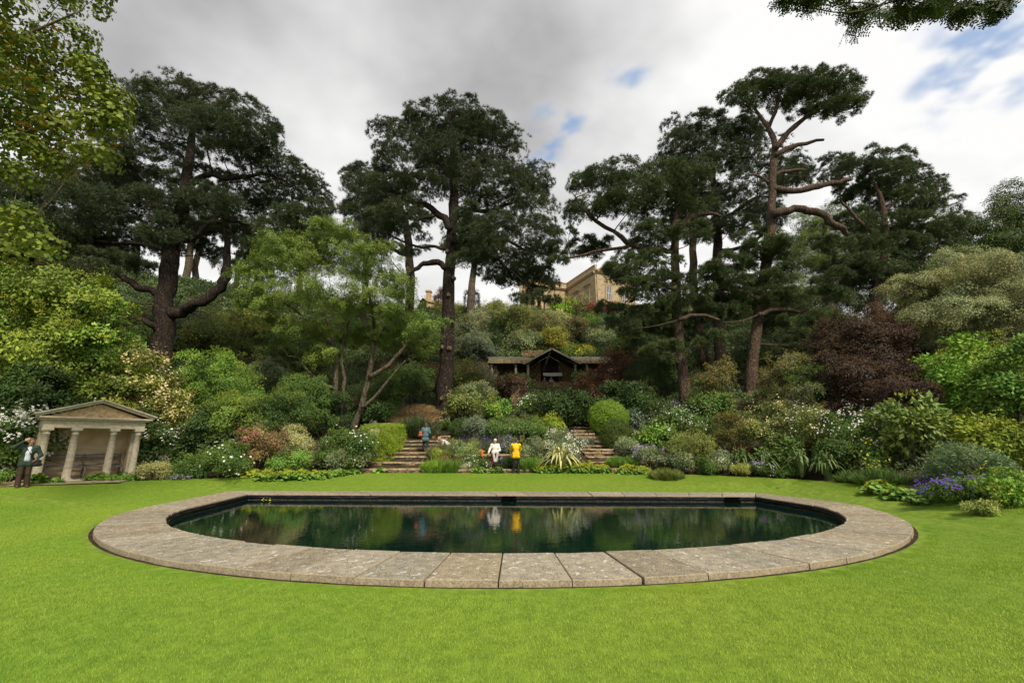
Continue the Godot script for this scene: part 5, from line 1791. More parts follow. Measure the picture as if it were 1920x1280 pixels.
	# broadleaved trees
	tree("small_tree", "airy many-stemmed small tree with fresh green leaves left of the middle pine", "tree",
		[[-11.83,2.12,-29.5,0.25,-11.93,3.94,-29.5,0.21,-11.98,6.1,-29.5,0.18,-12.41,8.34,-29.5,0.15,-13.22,10.65,-29.5,0.11,-14.14,13.05,-29.5,0.08], [-10.57,2.19,-29.5,0.28,-10.13,3.76,-29.5,0.25,-9.76,5.55,-29.5,0.25,-9.62,7.58,-29.5,0.18,-9.71,9.87,-29.5,0.15,-10.26,12.24,-29.5,0.08]],
		[[-11.28,2.32,-29.3,0.18,-11.35,3.92,-29.3,0.14,-11.29,5.71,-29.3,0.14,-11.67,7.54,-29.3,0.11,-11.32,9.81,-29.3,0.07], [-9.69,5.87,-29.2,0.18,-8.65,6.42,-29.2,0.18,-7.63,7.52,-29.2,0.15,-6.62,9.02,-29.2,0.11,-5.93,10.17,-29.2,0.07], [-11.92,5,-29.4,0.11,-12.97,5.54,-29.4,0.11,-14.08,6.45,-29.4,0.11,-14.59,7.12,-29.4,0.07,-15.34,7.27,-29.4,0.05], [-9.99,3.73,-29.1,0.14,-8.87,4.79,-29.1,0.11,-7.95,6.04,-29.1,0.07,-7.21,6.95,-29.1,0.05], [-9.72,7.98,-29.6,0.11,-8.62,9.9,-29.6,0.11,-7.77,11.47,-29.6,0.08], [-12.46,8.03,-29.8,0.11,-14.11,9.57,-29.8,0.08,-15.77,10.94,-29.8,0.08,-17.18,11.54,-29.8,0.04]],
		[-15.11,17.04,-31.73,2.77,1.09,-15.14,14.04,-28.95,2.88,1.36,-13.1,15.47,-31.44,2.72,1.48,-9.86,12.88,-29.28,2.12,1.37,-18.74,13.26,-30.27,1.8,1.02,-15.66,11.31,-29.11,2.09,1.34,-11.89,10.7,-27.3,2.31,1.26,-9.26,10.1,-27.97,1.99,1.28,-7.19,9.9,-29.89,1.74,1.36,-17.15,10.48,-28,1.29,0.79,-5.8,8.85,-28.82,1.16,0.94,-8.29,8.41,-30.13,1.73,0.98,-12.06,9.06,-31.22,2.19,1.02,-14.18,8.91,-29.04,1.68,0.95,-16.21,9.33,-29.19,1.33,0.74,-9.7,14.1,-27.31,1.44,0.79,-7.72,11.42,-27.25,1.4,0.91,-13.11,16.53,-28.98,1.93,0.54,-17.48,15.44,-30.21,1.43,0.79,-17.94,11.36,-27.61,0.92,0.57,-6.96,8.28,-31.9,1.19,0.64,-10.21,8.77,-31.38,1.57,0.79,-13.04,7.15,-29.18,1.45,0.51], "large", Color(0.17, 0.25, 0.045), M.bark_grey, 0.85, 0.85)
	tree("tulip_tree", "near tulip tree with lobed leaves and orange-green blooms hanging in at upper left", "tree",
		[[-17.54,-0.88,-12,0.35,-18.91,3.37,-12,0.32,-20.18,7.9,-12,0.29,-21.45,13.05,-12,0.24,-22.98,18.71,-12,0.15]],
		[[-20.22,8.25,-12,0.15,-17.21,8.85,-11,0.11,-15.69,9.89,-11,0.08,-14.39,10.25,-11,0.05,-12.91,10.51,-11,0.03], [-21.44,12.03,-12,0.14,-17.1,12.16,-10.5,0.09,-15.46,12.91,-10.5,0.06,-14.15,13.29,-10.5,0.05,-12.91,14.08,-10.5,0.03], [-19.52,5.54,-12,0.12,-16.34,6.11,-11,0.09,-15.09,6.73,-11,0.06,-13.87,7.05,-11,0.04]],
		[-15.09,14.14,-10.72,1.46,0.81,-15.42,15.82,-11.86,1.08,0.61,-12.99,14.71,-10.69,0.42,0.2,-13.73,11.71,-10.06,1.24,0.83,-14.15,12.87,-11.3,0.99,0.66,-13.02,12.79,-11.16,0.49,0.16,-15.02,11.83,-11.66,1.5,0.73,-13.47,11.88,-11.5,0.93,0.59,-10.6,9.91,-9.87,0.42,0.22,-14.24,10.26,-11.29,1.42,0.7,-11.23,9.17,-9.89,0.75,0.55,-11.03,9.7,-10.01,0.57,0.42,-13.66,8.95,-10.77,0.89,0.5,-13.47,9.45,-11.58,0.8,0.38,-10.82,10.39,-9.85,0.34,0.17,-14.9,10.98,-11.01,0.63,0.94,-16.88,13.27,-11.2,0.99,1.32,-16.36,10.41,-11.43,0.96,0.96,-12.27,6.46,-9.84,0.73,0.44,-13.26,6.58,-11.02,0.41,0.32,-14.8,7.81,-11.51,0.55,0.37,-13.78,6.21,-11.06,0.49,0.35,-16.02,7.16,-11.91,0.94,0.79,-15.05,13.14,-10.71,0.96,0.64,-12.65,9.46,-11.14,0.52,0.34,-14.93,14.2,-11.5,0.69,0.41], "tulip", Color(0.15, 0.2, 0.024), M.bark_grey, 0.95, 0.4)
	var blooms := Cloud.new()
	for i in 90:
		var c: Vector3 = [Vector3(-13.3,10.71,-10.3), Vector3(-11.98,9.28,-10.2), Vector3(-11.55,9.94,-10.2), Vector3(-13.34,12.19,-10), Vector3(-12.83,6.74,-10.4)][i % 5]
		blooms.add(c + ball_dir() * Vector3(0.95, 0.7, 0.75), Vector3.UP, rng.randf() * TAU, Vector3(0.07, 0.09, 0.07), shade(Color(0.5, 0.27, 0.03), 0.2))
	var host: Node3D = get_node("tulip_tree")
	var bl := pour(host, "blossoms", blooms, leaf_meshes["blossom"], M.petal)
	bl.position = -host.position
	tree("ash_tree", "overhanging sprays of feathery leaves from a tree out of view at top right", "tree",
		[[14.2,0.94,-7,0.24,15.69,4.43,-7,0.24,16.96,8.85,-7,0.21,17.45,13.82,-7,0.16]], [[17.48,10.97,-7,0.09,13.37,11.09,-6.5,0.06,10.17,10.76,-6.5,0.04,7.53,10.43,-6.5,0.03,5.44,10.04,-6.5,0.02], [9.86,10.47,-6.3,0.03,8.2,9.78,-6.3,0.02,6.62,9.17,-6.3,0.01]],
		[5.05,9.24,-6.22,0.34,0.11,5.66,9.13,-6.17,0.43,0.17,6.89,9.84,-6.99,0.42,0.21,6.72,8.94,-6.47,0.35,0.21,7.71,9.56,-6.73,0.47,0.18,7.48,8.86,-6.06,0.37,0.15,8.15,9.09,-6.22,0.34,0.13,9.25,9.62,-6.75,0.23,0.21,9.71,9.98,-6.73,0.31,0.14,6.55,10.36,-6.85,0.63,0.21,6.87,9.28,-6.01,0.56,0.19,9.01,10.18,-6.71,0.62,0.21], "feather", Color(0.055, 0.09, 0.018), M.bark_grey, 0.72, 0.07)
	tree("broadleaf_tree", "big fresh green broadleaf tree at far right against the sky", "tree",
		[[46.07,10.77,-40,0.7,47.41,16.06,-40,0.62,48.8,20.52,-40,0.47,49.96,24.01,-40,0.27]], [], [50.06,25.11,-39.35,1.92,1.38,49.46,23.5,-40.15,2.69,1.4,49.32,21.23,-39.13,2.6,1.56,46.64,21.92,-39.38,2.1,1.15,46.12,19.28,-38.54,3.04,1.52,48.53,21.61,-42.29,2.01,1.12,48.1,17.61,-38.44,2.51,2,46.31,19.34,-41.2,1.94,1.29,53.13,22.72,-39.8,2.66,2.13], "small", Color(0.085, 0.14, 0.03), M.bark_grey, 2.0, 1.62)
	tree("broadleaf_tree", "yellow-green broadleaf tree glimpsed behind the orange-barked pines", "tree",
		[[43.32,13.46,-58,0.87,44.27,21.04,-58,0.74,44.87,27.43,-58,0.53,45.52,32.43,-58,0.31]], [], [42.14,30.39,-58.98,4.68,2.34,47.29,32.22,-59.22,4.73,2.68,50.48,29.82,-57.82,4.59,2.6,42.49,25.9,-58.21,4.55,2.58,47.54,26.16,-58.83,4.6,2.61,49.96,24.41,-56.53,4.41,2.5,38.27,20.86,-57.46,4.42,2.5,45.93,21.98,-60.78,4.67,2.65,50.14,20.75,-59.49,4.56,2.58,38.73,25.92,-58.27,3.04,2.28,52.5,23.22,-55.5,3.6,2.45,32.8,20.26,-55.67,3.57,2.14,54.4,19.41,-57.73,3.68,2.21,36.04,17.19,-60.91,4.6,2.3,38.3,16.01,-56.33,4.25,2.13,54.59,17.32,-58.43,3.69,2.51,57.24,19.74,-57.55,3.67,2.5,53.84,13.93,-56.75,4.25,2.41,50.7,14.03,-57.21,4.28,2.43,46.56,14.97,-58.11,4.36,2.47,58.36,17.26,-55.53,4.22,2.81,59.34,14.35,-58.69,4.4,2.49], "small", Color(0.13, 0.19, 0.03), M.bark_grey, 2.1, 1.44)
	tree("holm_oak", "pale cream-tipped rounded evergreen tree at right above the purple shrubs", "tree",
		[[33.57,7.89,-31,0.39,34.07,10.3,-31,0.35,34.23,11.95,-31,0.28,34.47,13.63,-31,0.16]], [], [34.53,14.72,-31.54,1.89,1.07,33.44,13.35,-29.24,2.13,0.99,38.54,13.34,-32.52,1.93,1.26,34.24,13.16,-32.02,2.47,1.24,33.46,11.39,-29.35,2.26,1.35,33.56,12.68,-33.17,1.95,1.1,31.27,10.21,-29.32,2.23,1.12,34.6,10.02,-30.03,1.9,1.14,31.58,13.33,-31.34,1.38,0.81,30.53,12.96,-32.07,1.49,0.91,29.98,9.9,-29.6,1.87,1.12,34.85,11.25,-28.95,1.11,1.48,36.32,13.44,-32.79,2.53,1.44,35.2,9.31,-31.11,2.35,1.17,36.57,8.63,-30.75,1.93,1.31,32.61,8.69,-31.01,2.33,1.16,36.66,7.26,-31.85,2.37,1.34], "small", Color(0.34, 0.37, 0.17), M.bark_grey, 1.5, 1.98)
	tree("broadleaf_tree", "green tree closing the gap at the right edge behind the bright shrub", "tree",
		[[44.18,7.27,-37,0.55,44.7,10.08,-37,0.46,45.1,12.49,-37,0.33,45.4,13.97,-37,0.19]], [], [45.69,12.39,-38.39,2.43,1.75,46.21,12.87,-36.66,2.33,1.87,41.06,9.33,-35.75,2.23,1.61,47.51,10.48,-38.73,2.42,1.94,49.38,11.31,-38.08,2.4,2.4,38.9,9.78,-35.72,1.79,1.34,41.58,7.54,-35.83,2.21,1.59,44.86,7.62,-36.35,2.24,1.79,53.19,12.54,-38.9,2.96,2.96,47.38,8.03,-36.11,2.68,2.23], "small", Color(0.08, 0.135, 0.03), M.bark_grey, 1.7, 1.7)
	tree("broadleaf_tree", "dark green tree mass behind the great left pine at the picture's left edge", "tree",
		[[-44.81,9.75,-40,0.7,-46.11,14.98,-40,0.61,-46.89,19.39,-40,0.42,-47.38,22.25,-40,0.27]], [], [-43.75,14.01,-37.13,2.85,1.9,-39.82,13.97,-37.01,2.37,1.61,-48.03,17.76,-38.79,2.02,2.02,-48.7,18.22,-42.71,2.77,1.88,-48.89,15.31,-37.95,2.44,2.93,-42.34,13.88,-41.68,2.12,1.27,-46.57,12.6,-39.13,2.97,1.98,-40.49,11.59,-37.29,2.82,1.6,-51.38,21.03,-38.73,3.08,2.57,-53.12,12.37,-42.19,3.19,3.19], "small", Color(0.03, 0.06, 0.018), M.bark_dark, 1.9, 0.9)
	# the wood goes on to either side of the picture
	for q in [[-38, -12, 9.0, "broadleaf tree left of the temple, second from the lawn"], [-44, -22, 11.0, "tall broadleaf tree on the slope well left of the temple"], [-50, -10, 10.0, "broadleaf tree at the low left end of the wood"], [-55, -30, 12.0, "tallest broadleaf tree high on the slope beyond the left edge"], [-40, -30, 10.0, "broadleaf tree left of the great pine, high on the slope"], [-33, -20, 7.0, "smaller broadleaf tree close behind the white rhododendron and temple"], [36, -14, 9.0, "broadleaf tree right of the bright shrubs beyond the right edge"], [44, -22, 11.0, "tall broadleaf tree on the slope beyond the right edge"], [50, -8, 10.0, "broadleaf tree at the low right end of the wood"], [30, -6, 7.0, "small broadleaf tree nearest the lawn beyond the right edge"]]:
		var g := height(q[0], q[1])
		var hh: float = q[2]
		var pads := []
		for k in 11:
			var a := rng.randf() * TAU
			pads += [q[0] + cos(a) * hh * 0.3, g + hh * rng.randf_range(0.2, 1.0), q[1] + sin(a) * hh * 0.3, hh * 0.28, hh * 0.17]
		tree("broadleaf_tree", q[3], "tree", [[q[0], g, q[1], 0.4, q[0] + 0.3, g + hh * 0.5, q[1], 0.3, q[0], g + hh * 0.9, q[1], 0.1]], [], pads, "small", Color(0.08, 0.13, 0.032), M.bark_grey, 1.7, 1.2, "wood beyond the %s edge" % ("left" if q[0] < 0 else "right"))

# ---------- shrubs and border plants ----------
func build_shrubs() -> void:
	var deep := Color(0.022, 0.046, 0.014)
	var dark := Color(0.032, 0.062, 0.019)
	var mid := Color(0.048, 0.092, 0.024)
	var fresh := Color(0.075, 0.15, 0.03)
	var bright := Color(0.10, 0.20, 0.03)
	var lime := Color(0.17, 0.23, 0.03)
	var olive := Color(0.085, 0.115, 0.035)
	var sage := Color(0.10, 0.14, 0.085)
	var silver := Color(0.24, 0.27, 0.2)
	var blue := Color(0.07, 0.105, 0.085)
	var pale := Color(0.28, 0.31, 0.13)
	var plum := Color(0.03, 0.021, 0.018)
	var wine := Color(0.064, 0.032, 0.022)
	# left edge to the temple
	plant("rhododendron", "white-flowered rhododendron left of the temple behind the man", "shrub", -20.03,-18.21,2.81,2.68, "large", mid, "bush", "white", 1100, 0.09)
	plant("border_plant", "low fresh green plant at the left edge of the lawn beside the path", "plant", -18.41,-16.26,0.76,0.61, "large", fresh, "bush", "mauve", 14, 0.05)
	plant("lady_mantle", "yellow-green frothy clump at the foot of the temple beside the man", "plant", -17.77,-17.08,0.44,0.49, "round", fresh, "froth", "lime", 60, 0.05)
	plant("lady_mantle", "yellow-green frothy clump before the temple's third column", "plant", -16.84,-18.62,0.87,0.35, "round", fresh, "froth", "lime", 90, 0.05)
	plant("lady_mantle", "lower green frothy clump before the temple's right column", "plant", -16.16,-18.93,0.97,0.29, "round", fresh, "froth", "lime", 60, 0.05)
	plant("lady_mantle", "small green tuft on the temple's front step", "plant", -17.43,-17.49,0.33,0.17, "round", fresh, "froth")
	plant("evergreen_shrub", "great rounded bright green evergreen rising behind the temple at left", "shrub", -23.73,-21.98,6.05,9.07, "large", Color(0.105, 0.165, 0.03), "bush", "", 0, 0.06, 1.3)
	plant("evergreen_shrub", "rounded fresh green evergreen above the temple roof", "shrub", -23.04,-23.32,4.33,6.55, "large", Color(0.09, 0.16, 0.035), "bush", "", 0, 0.06, 1.2)
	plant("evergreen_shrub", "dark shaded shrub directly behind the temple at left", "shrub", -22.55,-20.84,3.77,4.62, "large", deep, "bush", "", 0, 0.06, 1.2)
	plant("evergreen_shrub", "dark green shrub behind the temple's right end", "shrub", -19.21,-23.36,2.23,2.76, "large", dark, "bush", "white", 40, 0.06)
	plant("azalea", "tall cream-yellow flowering azalea rising behind the temple pediment", "shrub", -20.69,-24.05,3.8,5.17, "large", Color(0.10, 0.13, 0.03), "bush", "cream", 900, 0.11, 1.1)
	plant("azalea", "cream-yellow azalea lower right of the temple pediment", "shrub", -18.91,-24.25,2.34,3.88, "large", Color(0.11, 0.13, 0.04), "bush", "cream", 300, 0.09)
	plant("rhododendron", "grey-leaved shrub below the great pine trunk at left", "shrub", -25.37,-29.81,1.84,2.96, "small", sage)
	plant("rhododendron", "loose white rhododendron right of the temple", "shrub", -18.17,-23.2,1.93,2.25, "large", dark, "bush", "white", 90, 0.09)
	plant("rhododendron", "small upright white rhododendron in front of dark shrubs", "shrub", -16.64,-23.19,1.43,2.2, "large", dark, "bush", "white", 170, 0.08)
	plant("variegated_shrub", "pale cream-variegated shrub at the right foot of the temple", "shrub", -15.08,-19.24,1.31,0.79, "small", pale)
	plant("bellflower", "low mauve flowers at the lawn edge right of the temple", "plant", -14.02,-19.24,0.76,0.23, "small", mid, "bush", "mauve", 60, 0.045)
	plant("border_shrub", "rounded mid-green mound beside the lawn right of the temple", "shrub", -14.13,-19.85,1.87,1.02, "small", mid)
	plant("peony", "mounded shrub with scattered large white blooms", "shrub", -12.64,-20.06,2.13,1.46, "small", mid, "bush", "white", 46, 0.085)
	plant("lady_mantle", "small yellow clump between the peony and the pink shrub", "plant", -11.84,-20.77,0.73,0.39, "round", lime, "froth", "yellow", 60, 0.05)
	plant("weigela", "dusky pink flowering shrub left of the pale variegated bush", "shrub", -12.24,-21.83,2.17,1.83, "small", Color(0.09, 0.07, 0.035), "bush", "pink", 260, 0.055)
	plant("variegated_shrub", "tall pale variegated shrub behind the pink shrub", "shrub", -11.05,-23.04,1.42,2.22, "small", pale)
	plant("variegated_shrub", "low cream-leaved shrub behind the pink one", "shrub", -12.95,-23.28,1.66,1.73, "small", Color(0.2, 0.22, 0.1))
	plant("border_shrub", "fresh green mound in front of the pale variegated bush", "shrub", -10.65,-21.69,2.04,1.08, "small", fresh)
	plant("rose_bush", "broad rose bush dotted with white blooms left of the clipped hedge", "rose bush", -8.48,-23.21,3.3,2.12, "small", mid, "bush", "white", 90, 0.085, 1.2)
	plant("border_shrub", "soft sage-green mound before the white rose bush", "shrub", -8.37,-22.73,1.77,1.19, "small", sage)
	plant("border_shrub", "small green mound at the hedge foot beside the bottom step", "shrub", -8.19,-22.73,1.07,0.67, "small", mid)
	for q in [[-10.99,-20.37,0.81,0.52, "yellow lady's mantle clump nearest the pink shrub on the left lawn edge"], [-10.33,-20.67,0.87,0.55, "second yellow lady's mantle clump from the pink shrub"], [-9.68,-20.98,0.88,0.52, "yellow lady's mantle clump in the middle of the left lawn edge"], [-9.01,-21.29,0.85,0.48, "yellow lady's mantle clump under the left end of the rose bush"], [-8.49,-22.01,0.88,0.39, "yellow lady's mantle clump below the sage-green mound"], [-7.98,-22.73,0.85,0.28, "yellow lady's mantle clump beside the bottom step"]]:
		plant("lady_mantle", q[4], "plant", q[0], q[1], q[2], q[3], "round", fresh, "froth", "yellow", 90, 0.055).set_meta("group", "lady's mantle along the left lawn edge")
	plant("clipped_hedge", "clipped bright yellow-green box hedge beside the left steps", "hedge", -7.47,-25.16,1.61,1.85, "fine", Color(0.12, 0.19, 0.018), "hedge")
	plant("clipped_hedge", "further part of the clipped yellow-green hedge up the left steps", "hedge", -7.28,-27.19,1.3,1.42, "fine", Color(0.13, 0.2, 0.018), "hedge")
	plant("variegated_shrub", "silvery low shrub behind the clipped hedge", "shrub", -8.97,-29.22,1.4,1, "small", silver)
	# left bank
	plant("bank_shrub", "wide fresh green shrub on the bank right of the great trunk", "shrub", -17.96,-26.78,4.58,4.71, "small", fresh)
	plant("bank_shrub", "yellowish green shrub low on the bank behind the peony", "shrub", -14.84,-24.15,3.78,3.64, "small", Color(0.08, 0.13, 0.025))
	plant("bank_shrub", "dark green shrub right of the white rhododendrons", "shrub", -15.71,-23.25,2.78,3.45, "large", dark)
	plant("bank_shrub", "dark spreading shrub behind the pink weigela", "shrub", -13.02,-24.73,3.27,3.51, "small", dark)
	plant("bank_shrub", "mid-green shrub left of the many-stemmed tree", "shrub", -13.02,-27.37,3.65,4.45, "small", mid)
	plant("bank_shrub", "grey-green shrub high on the left bank under the pine bough", "shrub", -19.2,-34.71,2.99,3.64, "small", sage)
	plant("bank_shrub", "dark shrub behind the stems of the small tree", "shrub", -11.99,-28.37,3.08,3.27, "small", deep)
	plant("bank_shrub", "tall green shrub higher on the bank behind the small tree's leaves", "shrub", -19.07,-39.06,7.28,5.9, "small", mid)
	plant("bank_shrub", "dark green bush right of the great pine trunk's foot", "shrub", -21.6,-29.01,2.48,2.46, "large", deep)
	plant("bank_shrub", "loose olive shrub beneath the great pine's right limb", "shrub", -29.9,-42.88,5.9,4.8, "small", olive)
	plant("bank_shrub", "dark shrub left of the great pine trunk near the person in magenta", "shrub", -30.51,-32.4,3.64,4.06, "small", dark)
	plant("bank_shrub", "green shrub high on the bank behind the great pine trunk", "shrub", -33.91,-39.81,3.98,4.12, "small", mid)
	plant("bank_shrub", "wide bushy shrub on the crest left of the small tree", "shrub", -30.12,-49.1,7.43,3.51, "long", olive)
	plant("bank_shrub", "dark holly-like bush behind the hedge and low wall", "shrub", -10.08,-31.2,3.01,1.83, "large", deep)
	plant("bank_shrub", "big rounded dark green shrub left of the middle pine trunk", "shrub", -8.45,-36.41,4.46,3.88, "small", dark, "bush", "", 0, 0.06, 1.3)
	plant("bank_shrub", "green shrub under the right stems of the small tree", "shrub", -10.1,-33.84,3.3,3.35, "small", mid)
	plant("bank_shrub", "green leafy shrub above the retaining wall left of the middle pine", "shrub", -12.86,-54.56,7.52,5.04, "small", mid)
	plant("iris_clump", "dark spiky clump at the top of the left steps", "plant", -6.72,-30.47,2.56,1.54, "rush", Color(0.03, 0.055, 0.025), "tuft", "", 0, 0.05, 1.4)
	plant("catmint", "dusky purple spires behind the person on the left steps", "plant", -5.76,-30.18,1.81,0.98, "grassy", Color(0.05, 0.06, 0.035), "spires", "purple", 90, 0.045)
	plant("border_plant", "white starry flowers beyond the straw-hatted person", "plant", -4.81,-31.41,1.66,0.57, "small", mid, "bush", "white", 80, 0.05)
	# middle border
	plant("laurel", "spotted shrub with pale yellow flower spikes right of the middle pine's foot", "shrub", -3.71,-32.92,2.47,2.52, "large", olive, "bush", "cream", 120, 0.06)
	plant("box_bush", "round dark green bush below the spotted shrub", "shrub", -3.31,-30.18,1.59,1.2, "fine", dark, "ball")
	plant("bank_shrub", "pale feathery cream-leaved shrub at the left end of the shelter", "shrub", -2.99,-43.01,2.11,2.81, "long", Color(0.3, 0.32, 0.18))
	plant("bank_shrub", "pale green shrub immediately right of the middle pine trunk", "shrub", -4.48,-41.77,2.87,3.5, "small", olive)
	plant("bank_shrub", "grey shrub below the pale feathery one", "shrub", -2.94,-37.37,2.73,2.04, "small", sage)
	plant("spurge", "orange-tinged spurge below the shelter's left columns", "plant", -0.99,-33.1,1.84,1.91, "large", fresh, "bush", "gold", 80, 0.05)
	plant("purple_shrub", "dull purple-leaved shrub under the left columns of the shelter", "shrub", -0.09,-38.99,3.14,2.18, "small", Color(0.052, 0.034, 0.025))
	plant("climber", "green climber on the shelter's left columns", "climber", 0.42,-43.01,3.16,1.68, "large", mid)
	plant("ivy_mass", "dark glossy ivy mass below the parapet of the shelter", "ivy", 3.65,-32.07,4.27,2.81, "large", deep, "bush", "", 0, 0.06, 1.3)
	plant("rhododendron", "white flower heads beside the rough wall end below the shelter", "shrub", 1.27,-33.1,1.2,1.91, "large", mid, "bush", "white", 60, 0.11)
	plant("foxglove_clump", "reddish flower spikes left of the white flower heads", "plant", 0.61,-32.07,1.16,0.8, "grassy", mid, "spires", "red", 24, 0.045)
	plant("rose_bush", "leafy rose bush with a few pale blooms above the seated person", "rose bush", -0.16,-27.67,2.98,1.93, "small", Color(0.06, 0.11, 0.035), "bush", "cream", 40, 0.05)
	plant("rose_bush", "second leafy rose bush left of the pampas-like strap plant", "rose bush", 1.31,-27.67,2.31,1.67, "small", mid)
	plant("border_shrub", "rounded blue-green shrub above the purple drift", "shrub", -2.03,-28.45,2.38,1.51, "small", blue)
	plant("border_shrub", "small clipped green mound among the roses", "shrub", 2,-32.07,1.31,0.88, "fine", fresh, "ball")
	plant("catmint", "purple catmint drift left of the seated person", "plant", -2.33,-26.32,1.88,1.34, "grassy", Color(0.06, 0.075, 0.05), "spires", "purple", 160, 0.05)
	plant("catmint", "purple-grey catmint drift behind the seated person", "plant", -0.86,-26.12,1.86,1.32, "grassy", Color(0.06, 0.08, 0.05), "spires", "violet", 140, 0.05)
	plant("lavender", "low lavender fringe beside the left steps", "plant", -3.86,-25.54,1.7,1.26, "grassy", Color(0.07, 0.09, 0.04), "spires", "purple", 90, 0.04)
	plant("border_plant", "mixed green and yellow border plant at the right of the bottom left step", "plant", -3.96,-23.33,1.26,0.94, "grassy", bright, "spires", "lime", 60, 0.045)
	plant("border_plant", "tall pinkish flower clump right of the bottom left steps", "plant", -3.16,-23.42,1.21,1.06, "grassy", fresh, "spires", "pink", 46, 0.045)
	plant("border_plant", "silver-green shrub behind the tall pinkish flowers", "plant", -2.43,-24.29,1.61,1.31, "small", Color(0.1, 0.15, 0.06))
	plant("border_plant", "yellowish flowering clump beside the tall pinkish flowers", "plant", -3.78,-24.38,0.86,0.94, "small", Color(0.12, 0.17, 0.04), "bush", "yellow", 40, 0.045)
	plant("santolina", "pale silver cushion on the edging wall left of the bench", "plant", -2.33,-23.61,1.22,0.35, "fine", silver, "ball")
	plant("rock_rose", "white-flowered clump behind the silver cushion", "plant", -1.89,-23.71,1.39,0.61, "small", mid, "bush", "white", 60, 0.05)
	plant("pansies", "dark clump with white and violet pansies under the curved bench", "plant", -0.22,-23.8,1.12,0.51, "small", deep, "bush", "mauve", 60, 0.055)
	plant("border_shrub", "soft green mound right of the person in yellow", "shrub", 0.97,-23.61,1.45,0.99, "grassy", fresh, "tuft", "", 0, 0.05, 1.4)
	plant("border_shrub", "mauve-dotted grey shrub between the two people", "shrub", -0.3,-25.16,1.19,1.26, "small", blue, "bush", "mauve", 80, 0.045)
	plant("border_shrub", "grey-green shrub behind the person in yellow", "shrub", 0.87,-24.58,1.63,1.4, "small", sage)
	plant("border_shrub", "bright yellow-green shrub above the white dome", "shrub", 2.55,-29.7,1.78,1.45, "small", Color(0.13, 0.19, 0.02))
	plant("iris_clump", "upright yellow-green iris leaves at the foot of the ivy mass", "plant", 3.81,-32.45,1.33,1.23, "rush", Color(0.19, 0.25, 0.03), "tuft")
	plant("hydrangea", "white flowering dome behind the striped strap plant", "shrub", 2.75,-25.35,2.35,1.51, "small", sage, "bush", "white", 620, 0.055, 1.2)
	plant("flax_lily", "large cream-striped strap-leaved plant at the right of the bench", "plant", 2.52,-23.42,2.88,1.49, "long", Color(0.23, 0.26, 0.15), "straps")
	for q in [[1.41,-23.23,0.82,0.6, "yellow lady's mantle clump left of the striped strap plant"], [2.18,-23.23,0.93,0.49, "yellow lady's mantle clump directly below the striped strap plant"], [3.1,-23.23,0.93,0.6, "yellow lady's mantle clump under the strap plant's right side"], [3.81,-23.23,0.87,0.7, "tallest yellow lady's mantle clump beside the right steps' slab"], [4.55,-23.14,0.81,0.54, "yellow lady's mantle clump in front of the right steps"], [5.8,-22.73,0.96,0.56, "yellow lady's mantle clump right of the right steps"], [6.49,-22.73,0.91,0.51, "yellow lady's mantle clump beside the rosemary mound"]]:
		plant("lady_mantle", q[4], "plant", q[0], q[1], q[2], q[3], "round", fresh, "froth", "yellow", 110, 0.06).set_meta("group", "lady's mantle along the middle lawn edge")
	plant("lady_mantle", "small green tuft growing on the edging wall below the bench", "plant", -1.71,-23.23,0.54,0.34, "round", fresh, "froth")
	plant("lady_mantle", "green tuft at the wall foot left of the person in yellow", "plant", -0.82,-23.23,0.76,0.23, "round", mid, "froth")
	plant("lady_mantle", "green tuft in the joint of the lowest left step", "plant", -6.72,-23.23,0.38,0.18, "round", bright, "froth")
	# beside and above the right steps
	plant("clipped_dome", "larger clipped green dome at the top of the right steps", "topiary", 6.68,-30.75,2.59,2.18, "fine", Color(0.1, 0.18, 0.025), "ball", "", 0, 0.05, 1.2)
	plant("clipped_dome", "smaller darker clipped dome in front of the larger one", "topiary", 6.31,-27.19,1.82,1.71, "fine", Color(0.04, 0.07, 0.014), "ball", "", 0, 0.05, 1.2)
	plant("lavender", "grey-green lavender tuft on the right steps", "plant", 4.66,-27.67,0.86,0.95, "grassy", blue, "tuft")
	plant("border_shrub", "blue-green bushy shrub right of the clipped domes", "shrub", 8.72,-30.9,1.71,1.3, "large", blue)
	plant("border_shrub", "pale pink-white dome right of the smaller clipped dome", "shrub", 7.53,-27.17,1.17,1.25, "small", sage, "bush", "white", 140, 0.045)
	plant("lavender", "green lavender mound at the right of the flat step slab", "plant", 5.65,-24.29,1.15,0.69, "grassy", fresh, "tuft", "", 0, 0.05, 1.5)
	plant("lavender", "second green lavender mound beside the first", "plant", 6.48,-23.99,1.13,0.86, "grassy", fresh, "tuft", "", 0, 0.05, 1.5)
	plant("rosemary", "rounded needle-leaved mound spilling over the lawn edge at centre right", "plant", 7.21,-21.29,1.55,0.72, "grassy", olive, "tuft", "", 0, 0.05, 1.6)
	plant("border_shrub", "sage mound with mauve haze behind the lavender", "shrub", 7.25,-23.59,1.39,0.94, "small", sage, "bush", "mauve", 90, 0.04)
	plant("border_shrub", "grey-leaved mound right of the smaller dome", "shrub", 6.6,-25.44,1.51,1.05, "small", sage)
	plant("white_shrub", "tall shrub with lilac and white flower heads near the red-barked trunk", "shrub", 9.24,-25.88,2.48,2.46, "large", mid, "bush", "white", 150, 0.07)
	plant("white_shrub", "leafy green shrub left of the lilac-white flower heads", "shrub", 7.83,-25.32,1.69,2.07, "large", fresh)
	plant("lilac", "pale lilac flowers below the red-barked trunk", "shrub", 11.01,-29.88,1.58,1.63, "small", mid, "bush", "mauve", 160, 0.06)
	plant("border_shrub", "olive rounded shrub in front of the lilac-white flowers", "shrub", 9.16,-22.97,2.29,1.93, "small", olive, "bush", "", 0, 0.05, 1.2)
